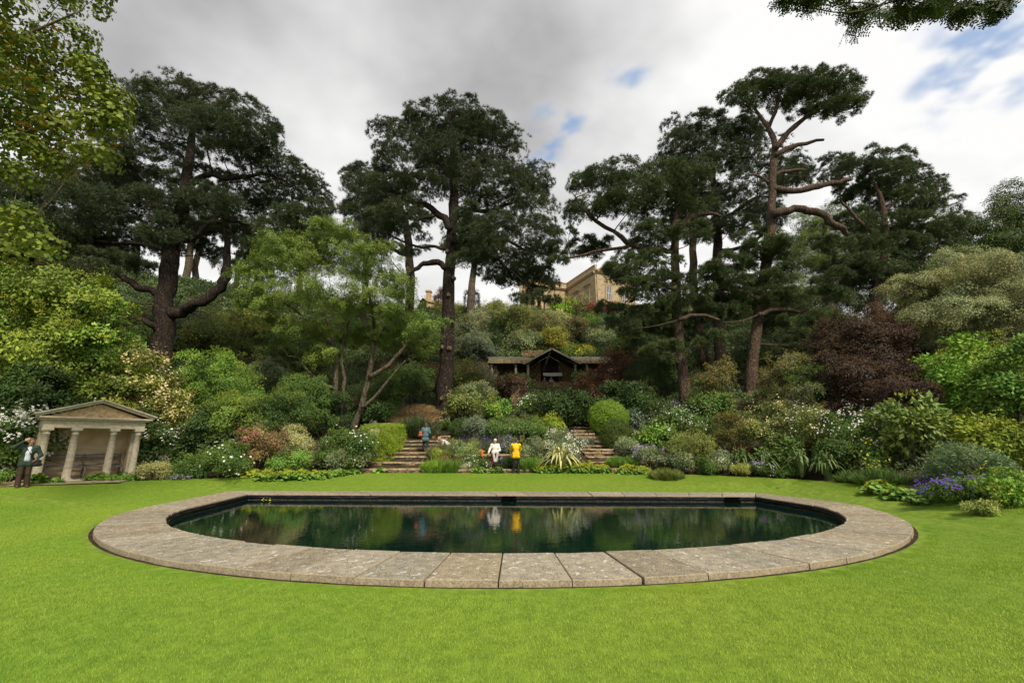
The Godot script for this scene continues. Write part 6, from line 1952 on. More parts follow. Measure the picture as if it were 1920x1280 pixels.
	plant("border_shrub", "small dark green mound on the lawn edge below the olive shrub", "shrub", 9.43,-21.79,1.28,0.72, "small", mid)
	plant("border_shrub", "grey-green mound beside the rosemary mound", "shrub", 8.48,-22.49,1.32,0.99, "small", sage)
	plant("grass_standard", "brownish green mop-headed plant on a dark stem", "plant", 11.36,-23.18,1.38,2.49, "long", Color(0.07, 0.075, 0.028), "bush", "", 0, 0.05, 1.4)
	plant("border_shrub", "pale-flowered low clump below the mop-headed plant", "plant", 10.15,-21.57,1.27,0.93, "small", sage, "bush", "white", 60, 0.045)
	plant("border_plant", "yellow-green low plant at the lawn edge left of the yuccas", "plant", 10.59,-20.97,1.08,0.55, "small", Color(0.15, 0.19, 0.05))
	# right border
	plant("rose_bush", "tall rose bush covered in small cream flowers at right", "rose bush", 13.03,-22.64,2.71,2.76, "small", Color(0.085, 0.115, 0.04), "bush", "cream", 320, 0.055)
	plant("rose_bush", "white-flowered rose bush right of the cream-flowered one", "rose bush", 14.32,-21.33,2.55,2.49, "small", olive, "bush", "white", 260, 0.06)
	plant("rose_bush", "taller white rose bush left of the large-leaved shrub", "rose bush", 15.19,-19.81,2.36,2.44, "small", mid, "bush", "white", 260, 0.065)
	plant("rose_bush", "sparse white rose in front of the purple shrubs", "rose bush", 16.9,-20.47,1.96,2.09, "small", mid, "bush", "white", 90, 0.06)
	plant("white_shrub", "white-flowered climber behind the mop-headed plant", "shrub", 10.83,-24.77,2.07,2.23, "small", mid, "bush", "white", 90, 0.06)
	plant("yucca", "left yucca with long drooping green leaves", "plant", 10.79,-21.15,1.65,1.32, "long", Color(0.05, 0.085, 0.034), "straps")
	plant("yucca", "second yucca right of the left one", "plant", 11.54,-20.63,1.65,1.26, "long", Color(0.05, 0.085, 0.034), "straps")
	plant("yucca", "large yucca with pale drooping leaves right of the mauve clump", "plant", 12.41,-19.52,1.84,1.34, "long", Color(0.065, 0.1, 0.045), "straps")
	plant("yucca", "rightmost yucca arching over the lawn edge", "plant", 12.78,-18.5,1.65,1.27, "long", Color(0.055, 0.09, 0.038), "straps")
	plant("dead_flower_spike", "brown dry flower spike above the left yucca", "plant", 11.67,-22.88,0.24,1.48, "grassy", Color(0.1, 0.05, 0.025), "spires", "rust", 50, 0.06)
	plant("dead_flower_spike", "brown dry flower spike above the large yucca", "plant", 14.34,-21.33,0.23,1.48, "grassy", Color(0.1, 0.05, 0.025), "spires", "rust", 50, 0.06)
	plant("bellflower", "pale mauve flower clump between the yuccas", "plant", 11.28,-20.45,1.1,0.57, "small", mid, "bush", "mauve", 110, 0.05)
	plant("border_shrub", "leafy green clump right of the mauve flowers", "plant", 12.02,-19.94,0.94,0.53, "large", mid)
	plant("border_shrub", "green shrub filling in behind the yuccas", "shrub", 12.75,-21.28,2.27,1.3, "large", mid)
	plant("border_shrub", "dark green shrub behind the rightmost yucca", "shrub", 13.69,-18.86,1.78,1.4, "large", dark)
	plant("spurge", "yellow-topped spurge in front of the white roses at right", "plant", 14.3,-18.23,1.2,1.14, "large", mid, "bush", "yellow", 130, 0.065)
	plant("large_leaf_shrub", "tall shrub with big oval pale green leaves at right", "shrub", 15.89,-17.79,2.13,2.86, "wide", Color(0.09, 0.145, 0.045), "bush", "", 0, 0.05, 1.1)
	plant("sword_leaf_clump", "arching grassy clump on the right lawn edge", "plant", 13.42,-16.65,1.56,0.7, "rush", mid, "tuft", "", 0, 0.05, 1.3)
	plant("border_shrub", "low dark leafy clump left of the arching grass", "plant", 13.11,-17.68,1.03,0.48, "rush", mid, "tuft")
	for q in [[12.37,-15.44,0.79,0.48, "yellow-green clump below the arching grass on the right lawn edge"], [12.32,-14.52,0.74,0.41, "yellow-green clump left of the blue geraniums"], [12.24,-13.59,0.69,0.36, "yellow-green clump in front of the blue geraniums"]]:
		plant("lady_mantle", q[4], "plant", q[0], q[1], q[2], q[3], "round", fresh, "froth", "yellow", 80, 0.05).set_meta("group", "lady's mantle along the right lawn edge")
	plant("geranium", "blue-violet geranium drift near the right edge", "plant", 12.27,-12.87,1.5,0.71, "small", mid, "bush", "violet", 150, 0.055)
	plant("border_shrub", "broad grey-green shrub behind the blue geraniums", "shrub", 14.82,-14.76,2.26,1.25, "long", Color(0.085, 0.14, 0.085), "bush", "", 0, 0.05, 1.2)
	plant("yellow_shrub", "layered yellow-green rhododendron at the right edge", "shrub", 18.23,-17.43,2.7,2.02, "large", Color(0.12, 0.17, 0.02), "bush", "", 0, 0.05, 1.2)
	plant("yellow_shrub", "second yellow-green layered shrub touching the right edge", "shrub", 16.48,-14.92,1.41,1.74, "large", Color(0.1, 0.15, 0.02))
	plant("border_shrub", "bright green leafy shrub at the lower right edge", "shrub", 12.59,-11.74,1.09,0.94, "large", bright, "bush", "yellow", 40, 0.05)
	plant("border_plant", "low pale leaf rosettes along the right lawn edge", "plant", 11.67,-11.54,0.93,0.35, "large", Color(0.13, 0.17, 0.05))
	plant("border_shrub", "dark bluish bush between the geraniums and the bright shrub", "shrub", 12.91,-12.67,0.88,0.69, "small", blue)
	plant("bright_shrub", "big bright green shrub above the yellow rhododendron at right", "shrub", 25.96,-23.93,4.41,5.38, "large", bright, "bush", "", 0, 0.06, 1.4)
	plant("bright_shrub", "bright green bush beside the big one and the purple shrubs", "shrub", 26.64,-27.32,3.01,4.34, "large", Color(0.085, 0.17, 0.03), "bush", "", 0, 0.06, 1.2)
	plant("bright_shrub", "fresh green shrub at the far right edge above the yellow one", "shrub", 23.64,-20.78,2.8,5.08, "large", fresh, "bush", "", 0, 0.06, 1.3)
	plant("purple_shrub", "large dark purple smoke bush at right", "shrub", 23.74,-29.13,6.5,7.22, "small", plum, "bush", "", 0, 0.06, 1.3)
	plant("purple_shrub", "dark purple bush right of the short orange trunk", "shrub", 34.62,-36.58,7.28,8.5, "small", Color(0.034, 0.022, 0.02), "bush", "", 0, 0.06, 1.3)
	plant("purple_shrub", "lower dark purple bush behind the white roses", "shrub", 20.06,-26.17,3.52,4.79, "small", plum, "bush", "", 0, 0.06, 1.2)
	plant("purple_shrub", "deep purple bush behind the large-leaved shrub", "shrub", 21.57,-24.41,3.56,3.58, "small", Color(0.028, 0.019, 0.017), "bush", "", 0, 0.06, 1.2)
	# right bank
	plant("bank_shrub", "big soft dark green bush left of the red-barked trunk", "shrub", 12.55,-37.47,5.08,4.73, "fine", Color(0.03, 0.062, 0.022), "bush", "", 0, 0.06, 1.2)
	plant("bank_shrub", "dark green shrub right of the red-barked trunk's foot", "shrub", 13.26,-29.53,2.86,2.81, "large", mid)
	plant("bank_shrub", "olive-grey shrub left of the tall orange-barked trunk's foot", "shrub", 14.92,-31.55,2.55,4.13, "small", Color(0.075, 0.08, 0.035))
	plant("bank_shrub", "loose olive shrub right of the tall orange-barked trunk's foot", "shrub", 18.39,-29.33,3.45,4.32, "small", Color(0.075, 0.085, 0.04))
	plant("bank_shrub", "dark green bush under the orange-barked pine's low boughs", "shrub", 19.19,-27.99,3.76,3.92, "small", dark)
	plant("bank_shrub", "dull green shrub behind the white roses at right", "shrub", 16.35,-25.87,3.44,2.92, "small", Color(0.05, 0.065, 0.03))
	plant("bank_shrub", "dark evergreen shrub behind the tall orange-barked trunk", "shrub", 21.04,-37.41,4.17,3.99, "small", deep)
	plant("bank_shrub", "dark laurel mass below the red maple", "shrub", 8.3,-32.9,3.59,2.94, "large", deep)
	plant("bank_shrub", "low dark shrub left of the larger clipped dome", "shrub", 5.95,-32.07,2.32,1.95, "large", deep)
	plant("bank_shrub", "green shrub between the domes and the red-barked trunk", "shrub", 9.86,-31.06,2.63,2.41, "small", dark)
	plant("japanese_maple", "spreading red-leaved maple right of the shelter's gable", "maple", 9.97,-39.82,5.11,5.11, "small", wine, "bush", "", 0, 0.06, 0.55)
	plant("japanese_maple", "lower red-leaved maple boughs in front of the shelter", "maple", 6.88,-37.37,3.47,2.72, "small", Color(0.06, 0.034, 0.022), "bush", "", 0, 0.06, 0.6)
	plant("climber", "green climber at the right of the shelter's middle bay", "climber", 6.91,-42.91,1.89,2.16, "large", mid)
	# slope between the shelter and the house
	plant("yellow_shrub", "small bright yellow shrub above the shelter's right roof", "shrub", 9.07,-54.59,2.17,1.77, "small", Color(0.2, 0.22, 0.02))
	plant("slope_shrub", "green shrub left of the bright yellow one", "shrub", 7.34,-54.78,2.04,1.5, "small", mid)
	plant("slope_shrub", "blue-grey spreading conifer right of the middle pine", "shrub", -4.72,-54.42,4.49,4.01, "fine", Color(0.09, 0.12, 0.09), "bush", "", 0, 0.06, 1.2)
	plant("conical_conifer", "dark narrow conical conifer beside the blue-grey one", "conifer", -2.42,-57.25,2.16,4.58, "fine", deep, "cone")
	plant("slope_shrub", "silvery shrub just below the leaning grey trunk", "shrub", -4.36,-66.74,4.22,3.57, "small", Color(0.16, 0.19, 0.13))
	plant("slope_shrub", "blue-grey shrub right of the middle pine trunk, high up", "shrub", -6.51,-59.98,2.72,4.51, "small", Color(0.08, 0.11, 0.075))
	plant("slope_shrub", "long sage-green thicket left of the portico", "shrub", 0.65,-64.73,7.37,5.08, "long", Color(0.09, 0.12, 0.045))
	plant("slope_shrub", "dark blue-green bush above the shelter's left roof", "shrub", -3.82,-53.23,3.71,2.83, "small", blue)
	plant("slope_shrub", "mixed olive thicket below the terrace wall", "shrub", 4.75,-61.26,6.17,4.36, "small", Color(0.08, 0.095, 0.045))
	plant("slope_shrub", "grey-green bush in the middle of the slope above the gable", "shrub", 1.75,-56.43,4.23,3.16, "small", sage)
	plant("slope_shrub", "yellowish shrub above the shelter's gable", "shrub", 5.7,-57.25,3.58,3.23, "small", Color(0.12, 0.13, 0.03))
	plant("slope_shrub", "brownish olive bush right of the yellowish one", "shrub", 9.11,-59.79,3.76,4.01, "small", Color(0.07, 0.07, 0.04))
	plant("slope_shrub", "pale feathery shrub below the portico", "shrub", 7.6,-70.84,3.59,2.6, "long", Color(0.25, 0.28, 0.13))
	plant("slope_shrub", "fresh green white-flowered shrub under the terrace wall", "shrub", 11.88,-63.96,3.71,3.31, "small", fresh, "bush", "white", 40, 0.08)
	plant("slope_shrub", "blue-leaved shrub beside the white-flowered one", "shrub", 13.79,-61.18,3.08,3.15, "small", blue)
	plant("slope_shrub", "grey shrub above the red maple", "shrub", 11.94,-56.46,4.24,3.16, "small", sage)
	plant("slope_shrub", "dark green bush on the slope left of the red-barked pine's boughs", "shrub", 13.84,-50.98,4.46,5.68, "small", dark)
	plant("slope_shrub", "dark shrub on the slope behind the red-barked trunk", "shrub", 17.18,-49.69,4.98,6.32, "small", dark)
	plant("terrace_shrub", "bright green rounded shrubs between the portico and the house", "shrub", 8.9,-76.31,4.86,3.54, "large", Color(0.11, 0.2, 0.02))
	plant("red_hedge", "low red-leaved hedge at the foot of the house", "hedge", 16.3,-75.57,6.35,2.39, "small", Color(0.12, 0.035, 0.035))
	plant("wall_climber", "sparse brown climber on the house wall between the windows", "climber", 13.04,-76.73,2.94,4.18, "small", Color(0.12, 0.12, 0.06), "bush", "", 0, 0.05, 0.5)
	plant("clipped_yew", "dark clipped yew block on the crest behind the leaning trunk", "topiary", -7.49,-77.69,2.58,4.77, "fine", Color(0.018, 0.034, 0.014), "hedge")
	plant("red_shrub", "reddish small tree beside the left chimney", "shrub", -13.2,-77.11,1.97,6.1, "small", Color(0.13, 0.06, 0.03))
	plant("crest_shrub", "olive hedge-like scrub along the crest left of the yew", "shrub", -10.46,-75.13,4.78,2.98, "long", olive)
	plant("crest_shrub", "olive scrub along the crest right of the yew", "shrub", -3.34,-75.32,5.75,3.38, "long", Color(0.1, 0.13, 0.04))

# ---------- smaller things ----------
func build_seat() -> void:
	var o := thing("curved_bench", "curved wooden garden bench where the person in white sits", "bench", Vector3(-1.08,0.75,-24.15))
	var y := o.position.y
	o.position.y = height(o.position.x, -24.4)
	var hi := 0.47
	for k in 6:
		var t := (k - 2.5) / 3.0
		var st := begin()
		var p := Vector3(t * 2.0, hi, -0.35 + 0.35 * t * t)
		bx(st, p, Vector3(0.74, 0.085, 0.42), Basis(Vector3.UP, -0.34 * t), 0.012)
		part(o, "seat_plank", done(st), M.oak)
	for t in [-0.75, 0.0, 0.75]:
		var lg := begin()
		bx(lg, Vector3(t * 2.0, hi * 0.5 - 0.1, -0.35 + 0.35 * t * t), Vector3(0.09, hi + 0.14, 0.3), Basis(Vector3.UP, -0.34 * t), 0.01)
		part(o, "leg", done(lg), M.rust)
	var coat := thing("jacket", "bright orange jacket heaped over the left part of the curved bench", "jacket", o.position + Vector3(-0.63, 0.5, -0.2))
	var c := begin()
	var oc := Color(0.55, 0.13, 0.02)
	flesh(c, [[Vector3(-0.12, 0.1, 0), 0.09, Vector3(0.1, 0.13, 0), 0.1, oc], [Vector3(-0.05, 0.18, 0), 0.07, Vector3(0.02, 0.25, -0.02), 0.05, oc], [Vector3(-0.1, 0.12, 0.06), 0.07, Vector3(-0.15, 0.26, 0.02), 0.03, oc], [Vector3(0.08, 0.1, 0.08), 0.08, Vector3(0.12, -0.12, 0.2), 0.06, oc], [Vector3(0.12, 0.14, 0), 0.06, Vector3(0.24, 0.16, 0.02), 0.035, oc]], 0.02, 0.03)
	part(coat, "folds", done(c), M.skin)

func strap(o: Node3D, called: String, pts: Array, r: float, c: Color) -> void:
	var st := begin()
	st.set_color(c)
	tube(st, pts, tapered(r, r, pts.size() - 1), 6)
	part(o, called, done(st), M.skin)

func satchel(o: Node3D, called: String, at: Vector3, size: Vector3, c: Color) -> void:
	var st := begin()
	flesh(st, [[at + Vector3(-size.x * 0.3, -size.y * 0.3, 0), size.z * 0.5, at + Vector3(size.x * 0.3, -size.y * 0.3, 0), size.z * 0.5, c], [at + Vector3(-size.x * 0.25, size.y * 0.25, 0), size.z * 0.38, at + Vector3(size.x * 0.25, size.y * 0.25, 0), size.z * 0.38, c], [at + Vector3(0, -size.y * 0.2, 0), size.z * 0.5, at + Vector3(0, size.y * 0.2, 0), size.z * 0.45, c]], 0.015, 0.05)
	part(o, called, done(st), M.skin)

func build_people() -> void:
	var fair := Color(0.52, 0.31, 0.21)
	var navy := Color(0.012, 0.012, 0.016)
	var man := person("man in dark green jacket and brown trousers shading his eyes beside the temple", Vector3(-17.15, -0.03, -16.0), 0.75, 1.68,
		{"er": Vector3(-0.40, 1.40, 0.14), "wr": Vector3(-0.15, 1.63, 0.19), "el": Vector3(0.32, 1.12, 0.0), "wl": Vector3(0.24, 0.98, 0.2), "palm_r": Vector3(0.1, -0.3, -1), "tl": Vector3(0.16, 0.035, 0.13), "tr": Vector3(-0.08, 0.035, 0.16), "al": Vector3(0.13, 0.09, -0.03), "ar": Vector3(-0.09, 0.09, 0.02)},
		{"skin": fair, "top": Color(0.035, 0.055, 0.045), "shirt": Color(0.6, 0.65, 0.72), "legs": Color(0.06, 0.035, 0.025), "hair": Color(0.13, 0.1, 0.08), "shoes": Color(0.1, 0.06, 0.05), "hem": 0.09, "girth": 1.08, "cuff": 0.085})
	satchel(man, "shoulder_bag", Vector3(0.28, 0.86, 0.2), Vector3(0.24, 0.22, 0.13), navy)
	strap(man, "bag_strap", [Vector3(-0.13, 1.46, 0.08), Vector3(0.03, 1.22, 0.17), Vector3(0.2, 0.96, 0.2)], 0.014, navy)
	var walker := person("person in blue-green padded jacket with orange bag climbing the left steps", Vector3(-5.15,0.77,-26.6) * Vector3(1, 0, 1) + Vector3(0, 0.98, 0), PI + 0.1, 1.66,
		{"el": Vector3(0.27, 1.12, 0.02), "wl": Vector3(0.24, 0.95, 0.2), "er": Vector3(-0.27, 1.12, 0.0), "wr": Vector3(-0.22, 0.96, 0.18), "kl": Vector3(0.1, 0.52, 0.14), "al": Vector3(0.1, 0.22, 0.12), "tl": Vector3(0.12, 0.2, 0.3), "ar": Vector3(-0.1, 0.09, -0.12), "tr": Vector3(-0.11, 0.035, 0.04), "face": Vector3(-0.1, -0.2, 1)},
		{"skin": fair, "top": Color(0.09, 0.16, 0.18), "legs": Color(0.015, 0.018, 0.03), "hair": Color(0.09, 0.05, 0.06), "hem": 0.16, "girth": 1.22, "long": 0.1})
	satchel(walker, "handbag", Vector3(0.3, 1.08, -0.06), Vector3(0.2, 0.3, 0.14), Color(0.45, 0.11, 0.04))
	strap(walker, "bag_strap", [Vector3(0.28, 1.2, -0.06), Vector3(0.17, 1.46, -0.03), Vector3(0.2, 1.44, 0.08), Vector3(0.3, 1.2, 0.02)], 0.012, Color(0.3, 0.08, 0.03))
	var seat_y := height(-0.9, -24.4) + 0.5
	person("person in white top seated on the curved bench", Vector3(-0.92, seat_y - 0.88, -24.3), 0.1, 1.66,
		{"pelvis": Vector3(0, 0.98, -0.02), "hl": Vector3(0.1, 0.98, 0.02), "hr": Vector3(-0.1, 0.98, 0.02), "kl": Vector3(0.12, 0.97, 0.42), "kr": Vector3(-0.11, 0.97, 0.42), "al": Vector3(0.05, 0.53, 0.42), "ar": Vector3(-0.04, 0.53, 0.48), "tl": Vector3(0.08, 0.47, 0.58), "tr": Vector3(-0.04, 0.47, 0.64), "chest": Vector3(0, 1.28, 0.0), "neck": Vector3(0, 1.48, 0.03), "head": Vector3(0, 1.63, 0.08), "sl": Vector3(0.18, 1.42, 0.01), "sr": Vector3(-0.18, 1.42, 0.01), "el": Vector3(0.27, 1.14, 0.06), "wl": Vector3(0.07, 1.05, 0.26), "er": Vector3(-0.28, 1.2, 0.02), "wr": Vector3(-0.36, 1.02, 0.2), "face": Vector3(-0.35, 0.1, 1), "palm_l": Vector3(0, -1, 0), "palm_r": Vector3(0, -1, 0.2)},
		{"skin": fair, "top": Color(0.75, 0.72, 0.66), "legs": Color(0.48, 0.46, 0.44), "hair": Color(0.72, 0.7, 0.66), "shoes": Color(0.05, 0.04, 0.04), "top_name": "jumper", "girth": 1.05})
	person("person in bright yellow top and black trousers standing with back turned at the lawn edge", Vector3(0.2, -0.01, -22.9), PI + 0.03, 1.72,
		{"el": Vector3(0.24, 1.17, 0.2), "wl": Vector3(0.05, 1.36, 0.3), "er": Vector3(-0.24, 1.17, 0.2), "wr": Vector3(-0.05, 1.36, 0.3), "al": Vector3(0.12, 0.09, 0.02), "ar": Vector3(-0.14, 0.09, -0.06), "kr": Vector3(-0.12, 0.49, 0.02), "head": Vector3(0, 1.6, 0.04), "face": Vector3(0, -0.1, 1)},
		{"skin": fair, "top": Color(0.85, 0.5, 0.01), "legs": Color(0.012, 0.012, 0.014), "hair": Color(0.09, 0.04, 0.02), "hem": 0.06, "girth": 1.06, "sleeve": 0.9, "top_name": "pullover"})
	person("person in straw hat and white shirt bending over the border beside the steps", Vector3(-3.98,0.99,-27.6) * Vector3(1, 0, 1) + Vector3(0, 0.5, 0), -1.2, 1.64,
		{"pelvis": Vector3(0, 0.9, -0.1), "chest": Vector3(0, 1.12, 0.2), "neck": Vector3(0, 1.22, 0.36), "head": Vector3(0, 1.27, 0.5), "sl": Vector3(0.18, 1.18, 0.28), "sr": Vector3(-0.18, 1.18, 0.28), "el": Vector3(0.22, 0.92, 0.36), "er": Vector3(-0.22, 0.92, 0.36), "wl": Vector3(0.12, 0.72, 0.46), "wr": Vector3(-0.12, 0.72, 0.46), "hl": Vector3(0.09, 0.89, -0.1), "hr": Vector3(-0.09, 0.89, -0.1), "face": Vector3(0, -0.7, 0.7)},
		{"skin": fair, "top": Color(0.72, 0.68, 0.64), "legs": Color(0.2, 0.19, 0.17), "hair": Color(0.5, 0.32, 0.16), "hat": true, "top_name": "shirt"})
	var up: Vector3 = Vector3(-35.94,10.2,-39.2)
	person("person in magenta jacket standing high on the left bank", up, 0.7, 1.66, {},
		{"skin": fair, "top": Color(0.55, 0.01, 0.12), "legs": Color(0.03, 0.03, 0.04), "hair": Color(0.7, 0.68, 0.66), "hem": 0.1})
	for k in 2:
		person(["person in dark top seated at left inside the shelter", "person in paler top seated at right inside the shelter"][k], Vector3(3.55 + 0.75 * k, 7.25 - 0.42, -47.6), 0.15 - 0.2 * k, 1.66,
			{"pelvis": Vector3(0, 0.98, -0.02), "hl": Vector3(0.1, 0.98, 0.02), "hr": Vector3(-0.1, 0.98, 0.02), "kl": Vector3(0.12, 0.97, 0.42), "kr": Vector3(-0.12, 0.97, 0.42), "al": Vector3(0.1, 0.53, 0.42), "ar": Vector3(-0.1, 0.53, 0.42), "tl": Vector3(0.11, 0.47, 0.58), "tr": Vector3(-0.11, 0.47, 0.58), "wl": Vector3(0.12, 1.06, 0.3), "wr": Vector3(-0.12, 1.06, 0.3)},
			{"skin": fair, "top": [Color(0.05, 0.04, 0.07), Color(0.3, 0.25, 0.27)][k], "legs": Color(0.03, 0.03, 0.04), "hair": [Color(0.2, 0.09, 0.05), Color(0.35, 0.3, 0.24)][k], "long": 0.08})
	var bench := thing("shelter_bench", "low pale stone bench inside the shelter under two seated people", "bench", Vector3(3.9, 7.25, -47.75))
	var bs := begin()
	bx(bs, Vector3(0, 0.41, 0), Vector3(2.6, 0.09, 0.45), Basis.IDENTITY, 0.015)
	part(bench, "seat", done(bs), M.temple_stone)
	for s in [-1.0, 1.0]:
		var e := begin()
		bx(e, Vector3(s * 1.1, 0.18, 0), Vector3(0.22, 0.36, 0.4), Basis.IDENTITY, 0.015)
		part(bench, "leg", done(e), M.temple_stone)

func build_floating_leaf() -> void:
	var o := thing("fallen_leaf", "yellow-green lobed leaf stuck on the dark rear pool wall", "leaf", Vector3(-8.9, -0.5, -16.75))
	var m := part(o, "blade", leaf_meshes["tulip"], plain(lin(0.4, 0.42, 0.05), 0.6))
	m.scale = Vector3(0.55, 0.3, 0.55)

func build_floating_debris() -> void:
	var bits := Cloud.new()
	for i in 90:
		var t := pow(rng.randf(), 0.7)
		var x := rng.randf_range(-8.8, 8.2)
		var z := -16.6 + (1.0 - t) * 4.0
		if Geometry2D.is_point_in_polygon(Vector2(x, z), pool_inner):
			bits.add(Vector3(x, -0.566, z), Vector3.UP, rng.randf() * TAU, Vector3(0.22, 0.02, 0.22) * rng.randf_range(0.5, 1.3), shade(Color(0.3, 0.27, 0.12), 0.4))
	tag(pour(self, "floating_debris", bits, leaf_meshes["speck"], flora), "scattered pale leaf bits floating on the dark pool", "leaf litter", "", "stuff")

func build_undergrowth() -> void:
	var clouds := [Cloud.new(), Cloud.new(), Cloud.new()]
	var tints := [Color(0.075, 0.125, 0.03), Color(0.095, 0.145, 0.05), Color(0.058, 0.1, 0.028)]
	var patch := noise(0.09, 3, FastNoiseLite.TYPE_SIMPLEX_SMOOTH, 81)
	for i in 66000:
		var far := pow(rng.randf(), 0.75)
		var a := rng.randf_range(-1.0, 1.0)
		var z := -8.0 - 80.0 * far
		var x := a * (30.0 - z * 1.0)
		if i > 56000:
			x = rng.randf_range(20.0, 62.0) * (-1.0 if i & 1 else 0.75)
			z = rng.randf_range(-30.0, 4.0)
		var s := edge_distance(x, z)
		if s < 0.9 or s > 66.0:
			continue
		if x > -12.2 and x < 7.0 and s < 10.5 and (x < -4.2 or x > 3.6 or s < 1.3):
			continue
		if absf(x - 4.2) < 7.5 and s > 19.5 and s < 28.5:
			continue
		if Vector2(x, z).distance_to(Vector2(-18.2, -19.2)) < 3.4 or (x > -13.5 and x < -4.0 and s > 9.5 and s < 15.0):
			continue
		var n := patch.get_noise_2d(x, z)
		var hump := maxf(0.0, n + 0.25) * 1.5 * clampf(s * 0.2, 0.25, 1.0) * (1.7 if s > 20.0 else 1.0)
		var k := clampf(-z / 26.0, 0.8, 2.3)
		var pick := clampi(int((n + 0.5) * 3.0), 0, 2)
		clouds[pick].add(Vector3(x, height(x, z) + rng.randf() * hump + 0.05, z), (Vector3.UP + ball_dir() * 0.7 + Vector3(0, 0, 0.5)).normalized(), rng.randf() * TAU, Vector3.ONE * k * rng.randf_range(0.8, 1.3), shade(tints[pick], 0.3))
	for k in 3:
		var g := pour(self, numbered("undergrowth"), clouds[k], leaf_meshes[["small", "large", "long"][k]], flora)
		tag(g, ["low mixed green undergrowth covering the bank between the shrubs", "broad-leaved ground cover on the bank between the shrubs", "dark narrow-leaved ground cover on the bank under the pines"][k], "undergrowth", "ground cover on the bank", "stuff")
	# dry brown needles in a drift at the foot of the middle pine
	var drift := Cloud.new()
	for i in 1700:
		var a := rng.randf() * TAU
		var r := sqrt(rng.randf())
		var x := -8.0 + cos(a) * r * 3.4
		var z := -34.2 + sin(a) * r * 2.2
		drift.add(Vector3(x, height(x, z) + 0.12 + 0.4 * (1.0 - r * r) * rng.randf(), z), (Vector3.UP * 0.7 + Vector3(0, 0, 0.5) + ball_dir() * 0.8).normalized(), rng.randf() * TAU, Vector3.ONE * rng.randf_range(0.7, 1.1), shade(Color(0.34, 0.24, 0.12), 0.3))
	tag(pour(self, "needle_litter", drift, leaf_meshes["pine"], flora), "drift of dry brown pine needles heaped at the foot of the middle pine", "needle litter", "", "stuff")

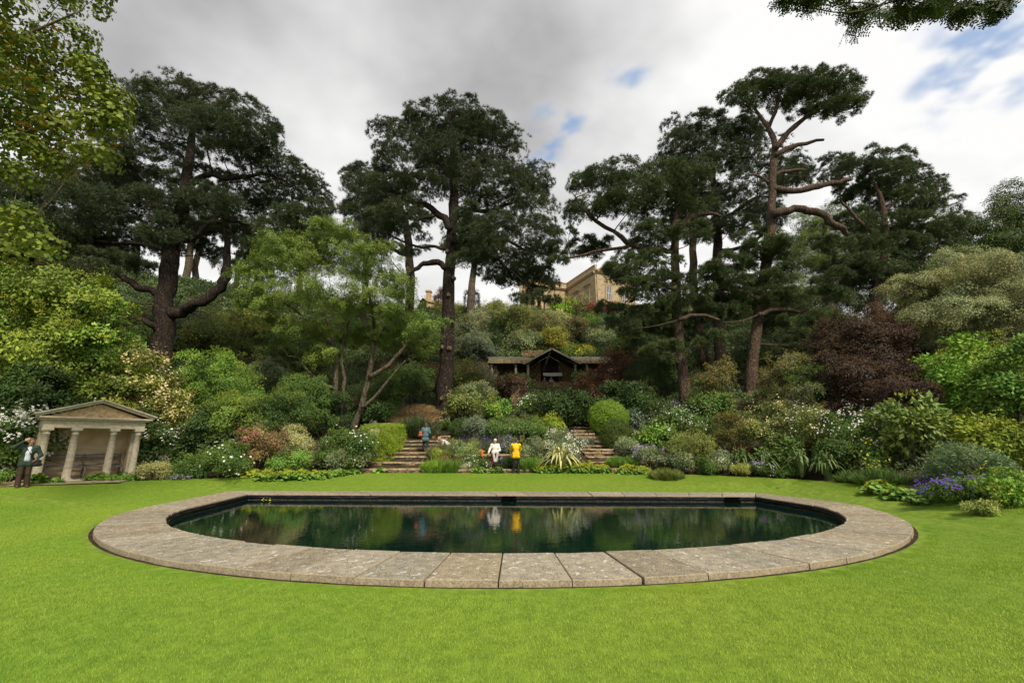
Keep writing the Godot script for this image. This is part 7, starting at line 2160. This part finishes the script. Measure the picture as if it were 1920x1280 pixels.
# ---------- the scene ----------
func _ready() -> void:
	rng.seed = 20240611
	var cam := Camera3D.new()
	cam.name = "camera"
	cam.fov = 75.9432
	cam.position = Vector3(0, 1.5, 0)
	cam.rotation_degrees = Vector3(13.0500, 0, 0)
	cam.near = 0.05
	cam.far = 3000.0
	add_child(cam)
	cam.current = true
	var env := Environment.new()
	env.background_mode = Environment.BG_SKY
	env.sky = Sky.new()
	env.sky.sky_material = cloudy_sky()
	env.tonemap_mode = Environment.TONE_MAPPER_LINEAR
	env.tonemap_exposure = 2.85
	env.sdfgi_enabled = true
	env.ssao_enabled = true
	env.ssil_enabled = true
	var we := WorldEnvironment.new()
	we.name = "environment"
	we.environment = env
	add_child(we)
	var sun := DirectionalLight3D.new()
	sun.name = "sun"
	sun.light_energy = 0.5
	sun.light_angular_distance = 11.0
	sun.light_color = Color(1.0, 0.95, 0.86)
	sun.shadow_enabled = true
	sun.rotation_degrees = Vector3(-47, 24, 0)
	add_child(sun)

	lawn_edge = PackedVector2Array([Vector2(-60,40),Vector2(-60,2),Vector2(-34,-7),Vector2(-23,-13.2),Vector2(-18.6,-15.9),Vector2(-16.9,-17.2),Vector2(-14.9,-18.7),Vector2(-12.7,-20),Vector2(-10.3,-21.9),Vector2(-7.8,-23.1),Vector2(6,-23.1),Vector2(8.8,-22),Vector2(12,-19.6),Vector2(13.1,-16.8),Vector2(13.2,-14),Vector2(13,-10),Vector2(14.2,-4),Vector2(19,5),Vector2(34,40)])
	bank_profile = PackedVector2Array([Vector2(-5,0),Vector2(0,0),Vector2(0.5,0.18),Vector2(7,1.9),Vector2(13,4.2),Vector2(20,6.4),Vector2(21,7.2),Vector2(28,7.6),Vector2(29,10.4),Vector2(58,26),Vector2(75,27),Vector2(220,31)])
	pool_outer = pool_arc(-0.14, -11.0, 8.05, 6.05, 81)
	pool_outer.append(Vector2(7.0, -13.2) * POOL)
	pool_outer.append(Vector2(-8.4, -13.65) * POOL)
	tint_of = {"white": Color(0.8, 0.8, 0.74), "cream": Color(0.72, 0.62, 0.34), "pink": Color(0.5, 0.2, 0.22), "mauve": Color(0.42, 0.33, 0.55), "violet": Color(0.16, 0.11, 0.48), "purple": Color(0.13, 0.08, 0.2), "yellow": Color(0.5, 0.48, 0.035), "lime": Color(0.36, 0.42, 0.04), "rust": Color(0.3, 0.1, 0.03), "red": Color(0.5, 0.03, 0.03), "gold": Color(0.6, 0.28, 0.03), "silver": Color(0.42, 0.44, 0.36)}
	make_materials()
	make_leaf_meshes()

	build_ground()
	build_pool()
	build_house()
	build_loggia()
	build_temple()
	stone_steps("stone_steps", "broad mossy stone steps rising beside the clipped hedge at left", [
		[-23.2, 0.2, -8.3, -4.6, -24.6], [-24.3, 0.49, -7.9, -4.7, -25.7], [-25.4, 0.76, -7.35, -4.75, -26.7], [-26.4, 0.97, -7.1, -4.4, -27.6], [-27.3, 1.19, -7.2, -4.3, -28.5], [-28.2, 1.42, -7.2, -4.2, -29.3], [-29.0, 1.64, -7.25, -4.1, -30.2], [-29.9, 1.95, -7.3, -4.1, -31.4]])
	stone_steps("stone_steps", "narrower worn stone steps rising beside the two clipped domes at right", [
		[-23.3, 0.2, 4.0, 6.3, -25.2], [-24.7, 0.5, 4.3, 6.1, -25.6], [-25.3, 0.75, 4.2, 6.1, -26.3], [-25.9, 0.95, 4.15, 6.1, -26.8], [-26.5, 1.15, 4.1, 6.0, -27.4], [-27.1, 1.35, 4.1, 5.9, -28.9],
		[-28.5, 1.62, 4.35, 5.5, -29.5], [-29.3, 1.88, 4.25, 5.5, -30.3], [-30.1, 2.12, 4.15, 5.6, -31.1], [-30.9, 2.37, 4.1, 5.7, -31.9], [-31.7, 2.6, 4.05, 5.8, -32.7], [-32.5, 2.85, 4.0, 5.95, -33.5], [-33.3, 3.1, 4.0, 6.05, -34.8]])
	stone_wall("edging_wall", "low mossy stone edging wall between lawn and border below the bench", Vector3(-4.6, -0.02, -23.3), Vector3(4.0, -0.02, -23.3), 0.22, 0.11, 0.55, true)
	stone_wall("terrace_wall", "golden stone parapet wall below the garden shelter", Vector3(1.3, 6.3, -44.6), Vector3(6.9, 6.3, -44.6), 1.28, 0.16, 0.42, false)
	stone_wall("terrace_wall", "brown stone retaining wall left of the middle pine", Vector3(-24, 7.3, -51.3), Vector3(-2.6, 7.3, -51.3), 3.4, 0.22, 0.5, false)
	stone_wall("terrace_wall", "brown stone retaining wall right of the garden shelter", Vector3(10.8, 7.3, -50.0), Vector3(19.5, 7.3, -49.0), 2.6, 0.22, 0.5, false)
	stone_wall("terrace_wall", "rough stone wall end under the shelter above the white flowers", Vector3(0.09,3.82,-36.5), Vector3(1.23,5.73,-40.5), 1.5, 0.2, 0.45, false)
	stone_wall("terrace_wall", "long stone terrace wall below the house", Vector3(2.5,23.61,-79), Vector3(21,23.81,-79), 1.8, 0.3, 0.7, false)
	stone_wall("terrace_wall", "short low stone wall behind the clipped hedge", Vector3(-10.02,2.48,-31), Vector3(-7.72,2.48,-31), 0.25, 0.12, 0.5, true)
	stone_wall("terrace_wall", "golden stone wall behind the roof of the shelter", Vector3(1.17,11.79,-52.5), Vector3(3.91,11.79,-52.5), 0.55, 0.18, 0.5, false)
	build_trees()
	build_shrubs()
	build_undergrowth()
	build_grass()
	build_seat()
	build_people()
	build_floating_leaf()
	build_floating_debris()
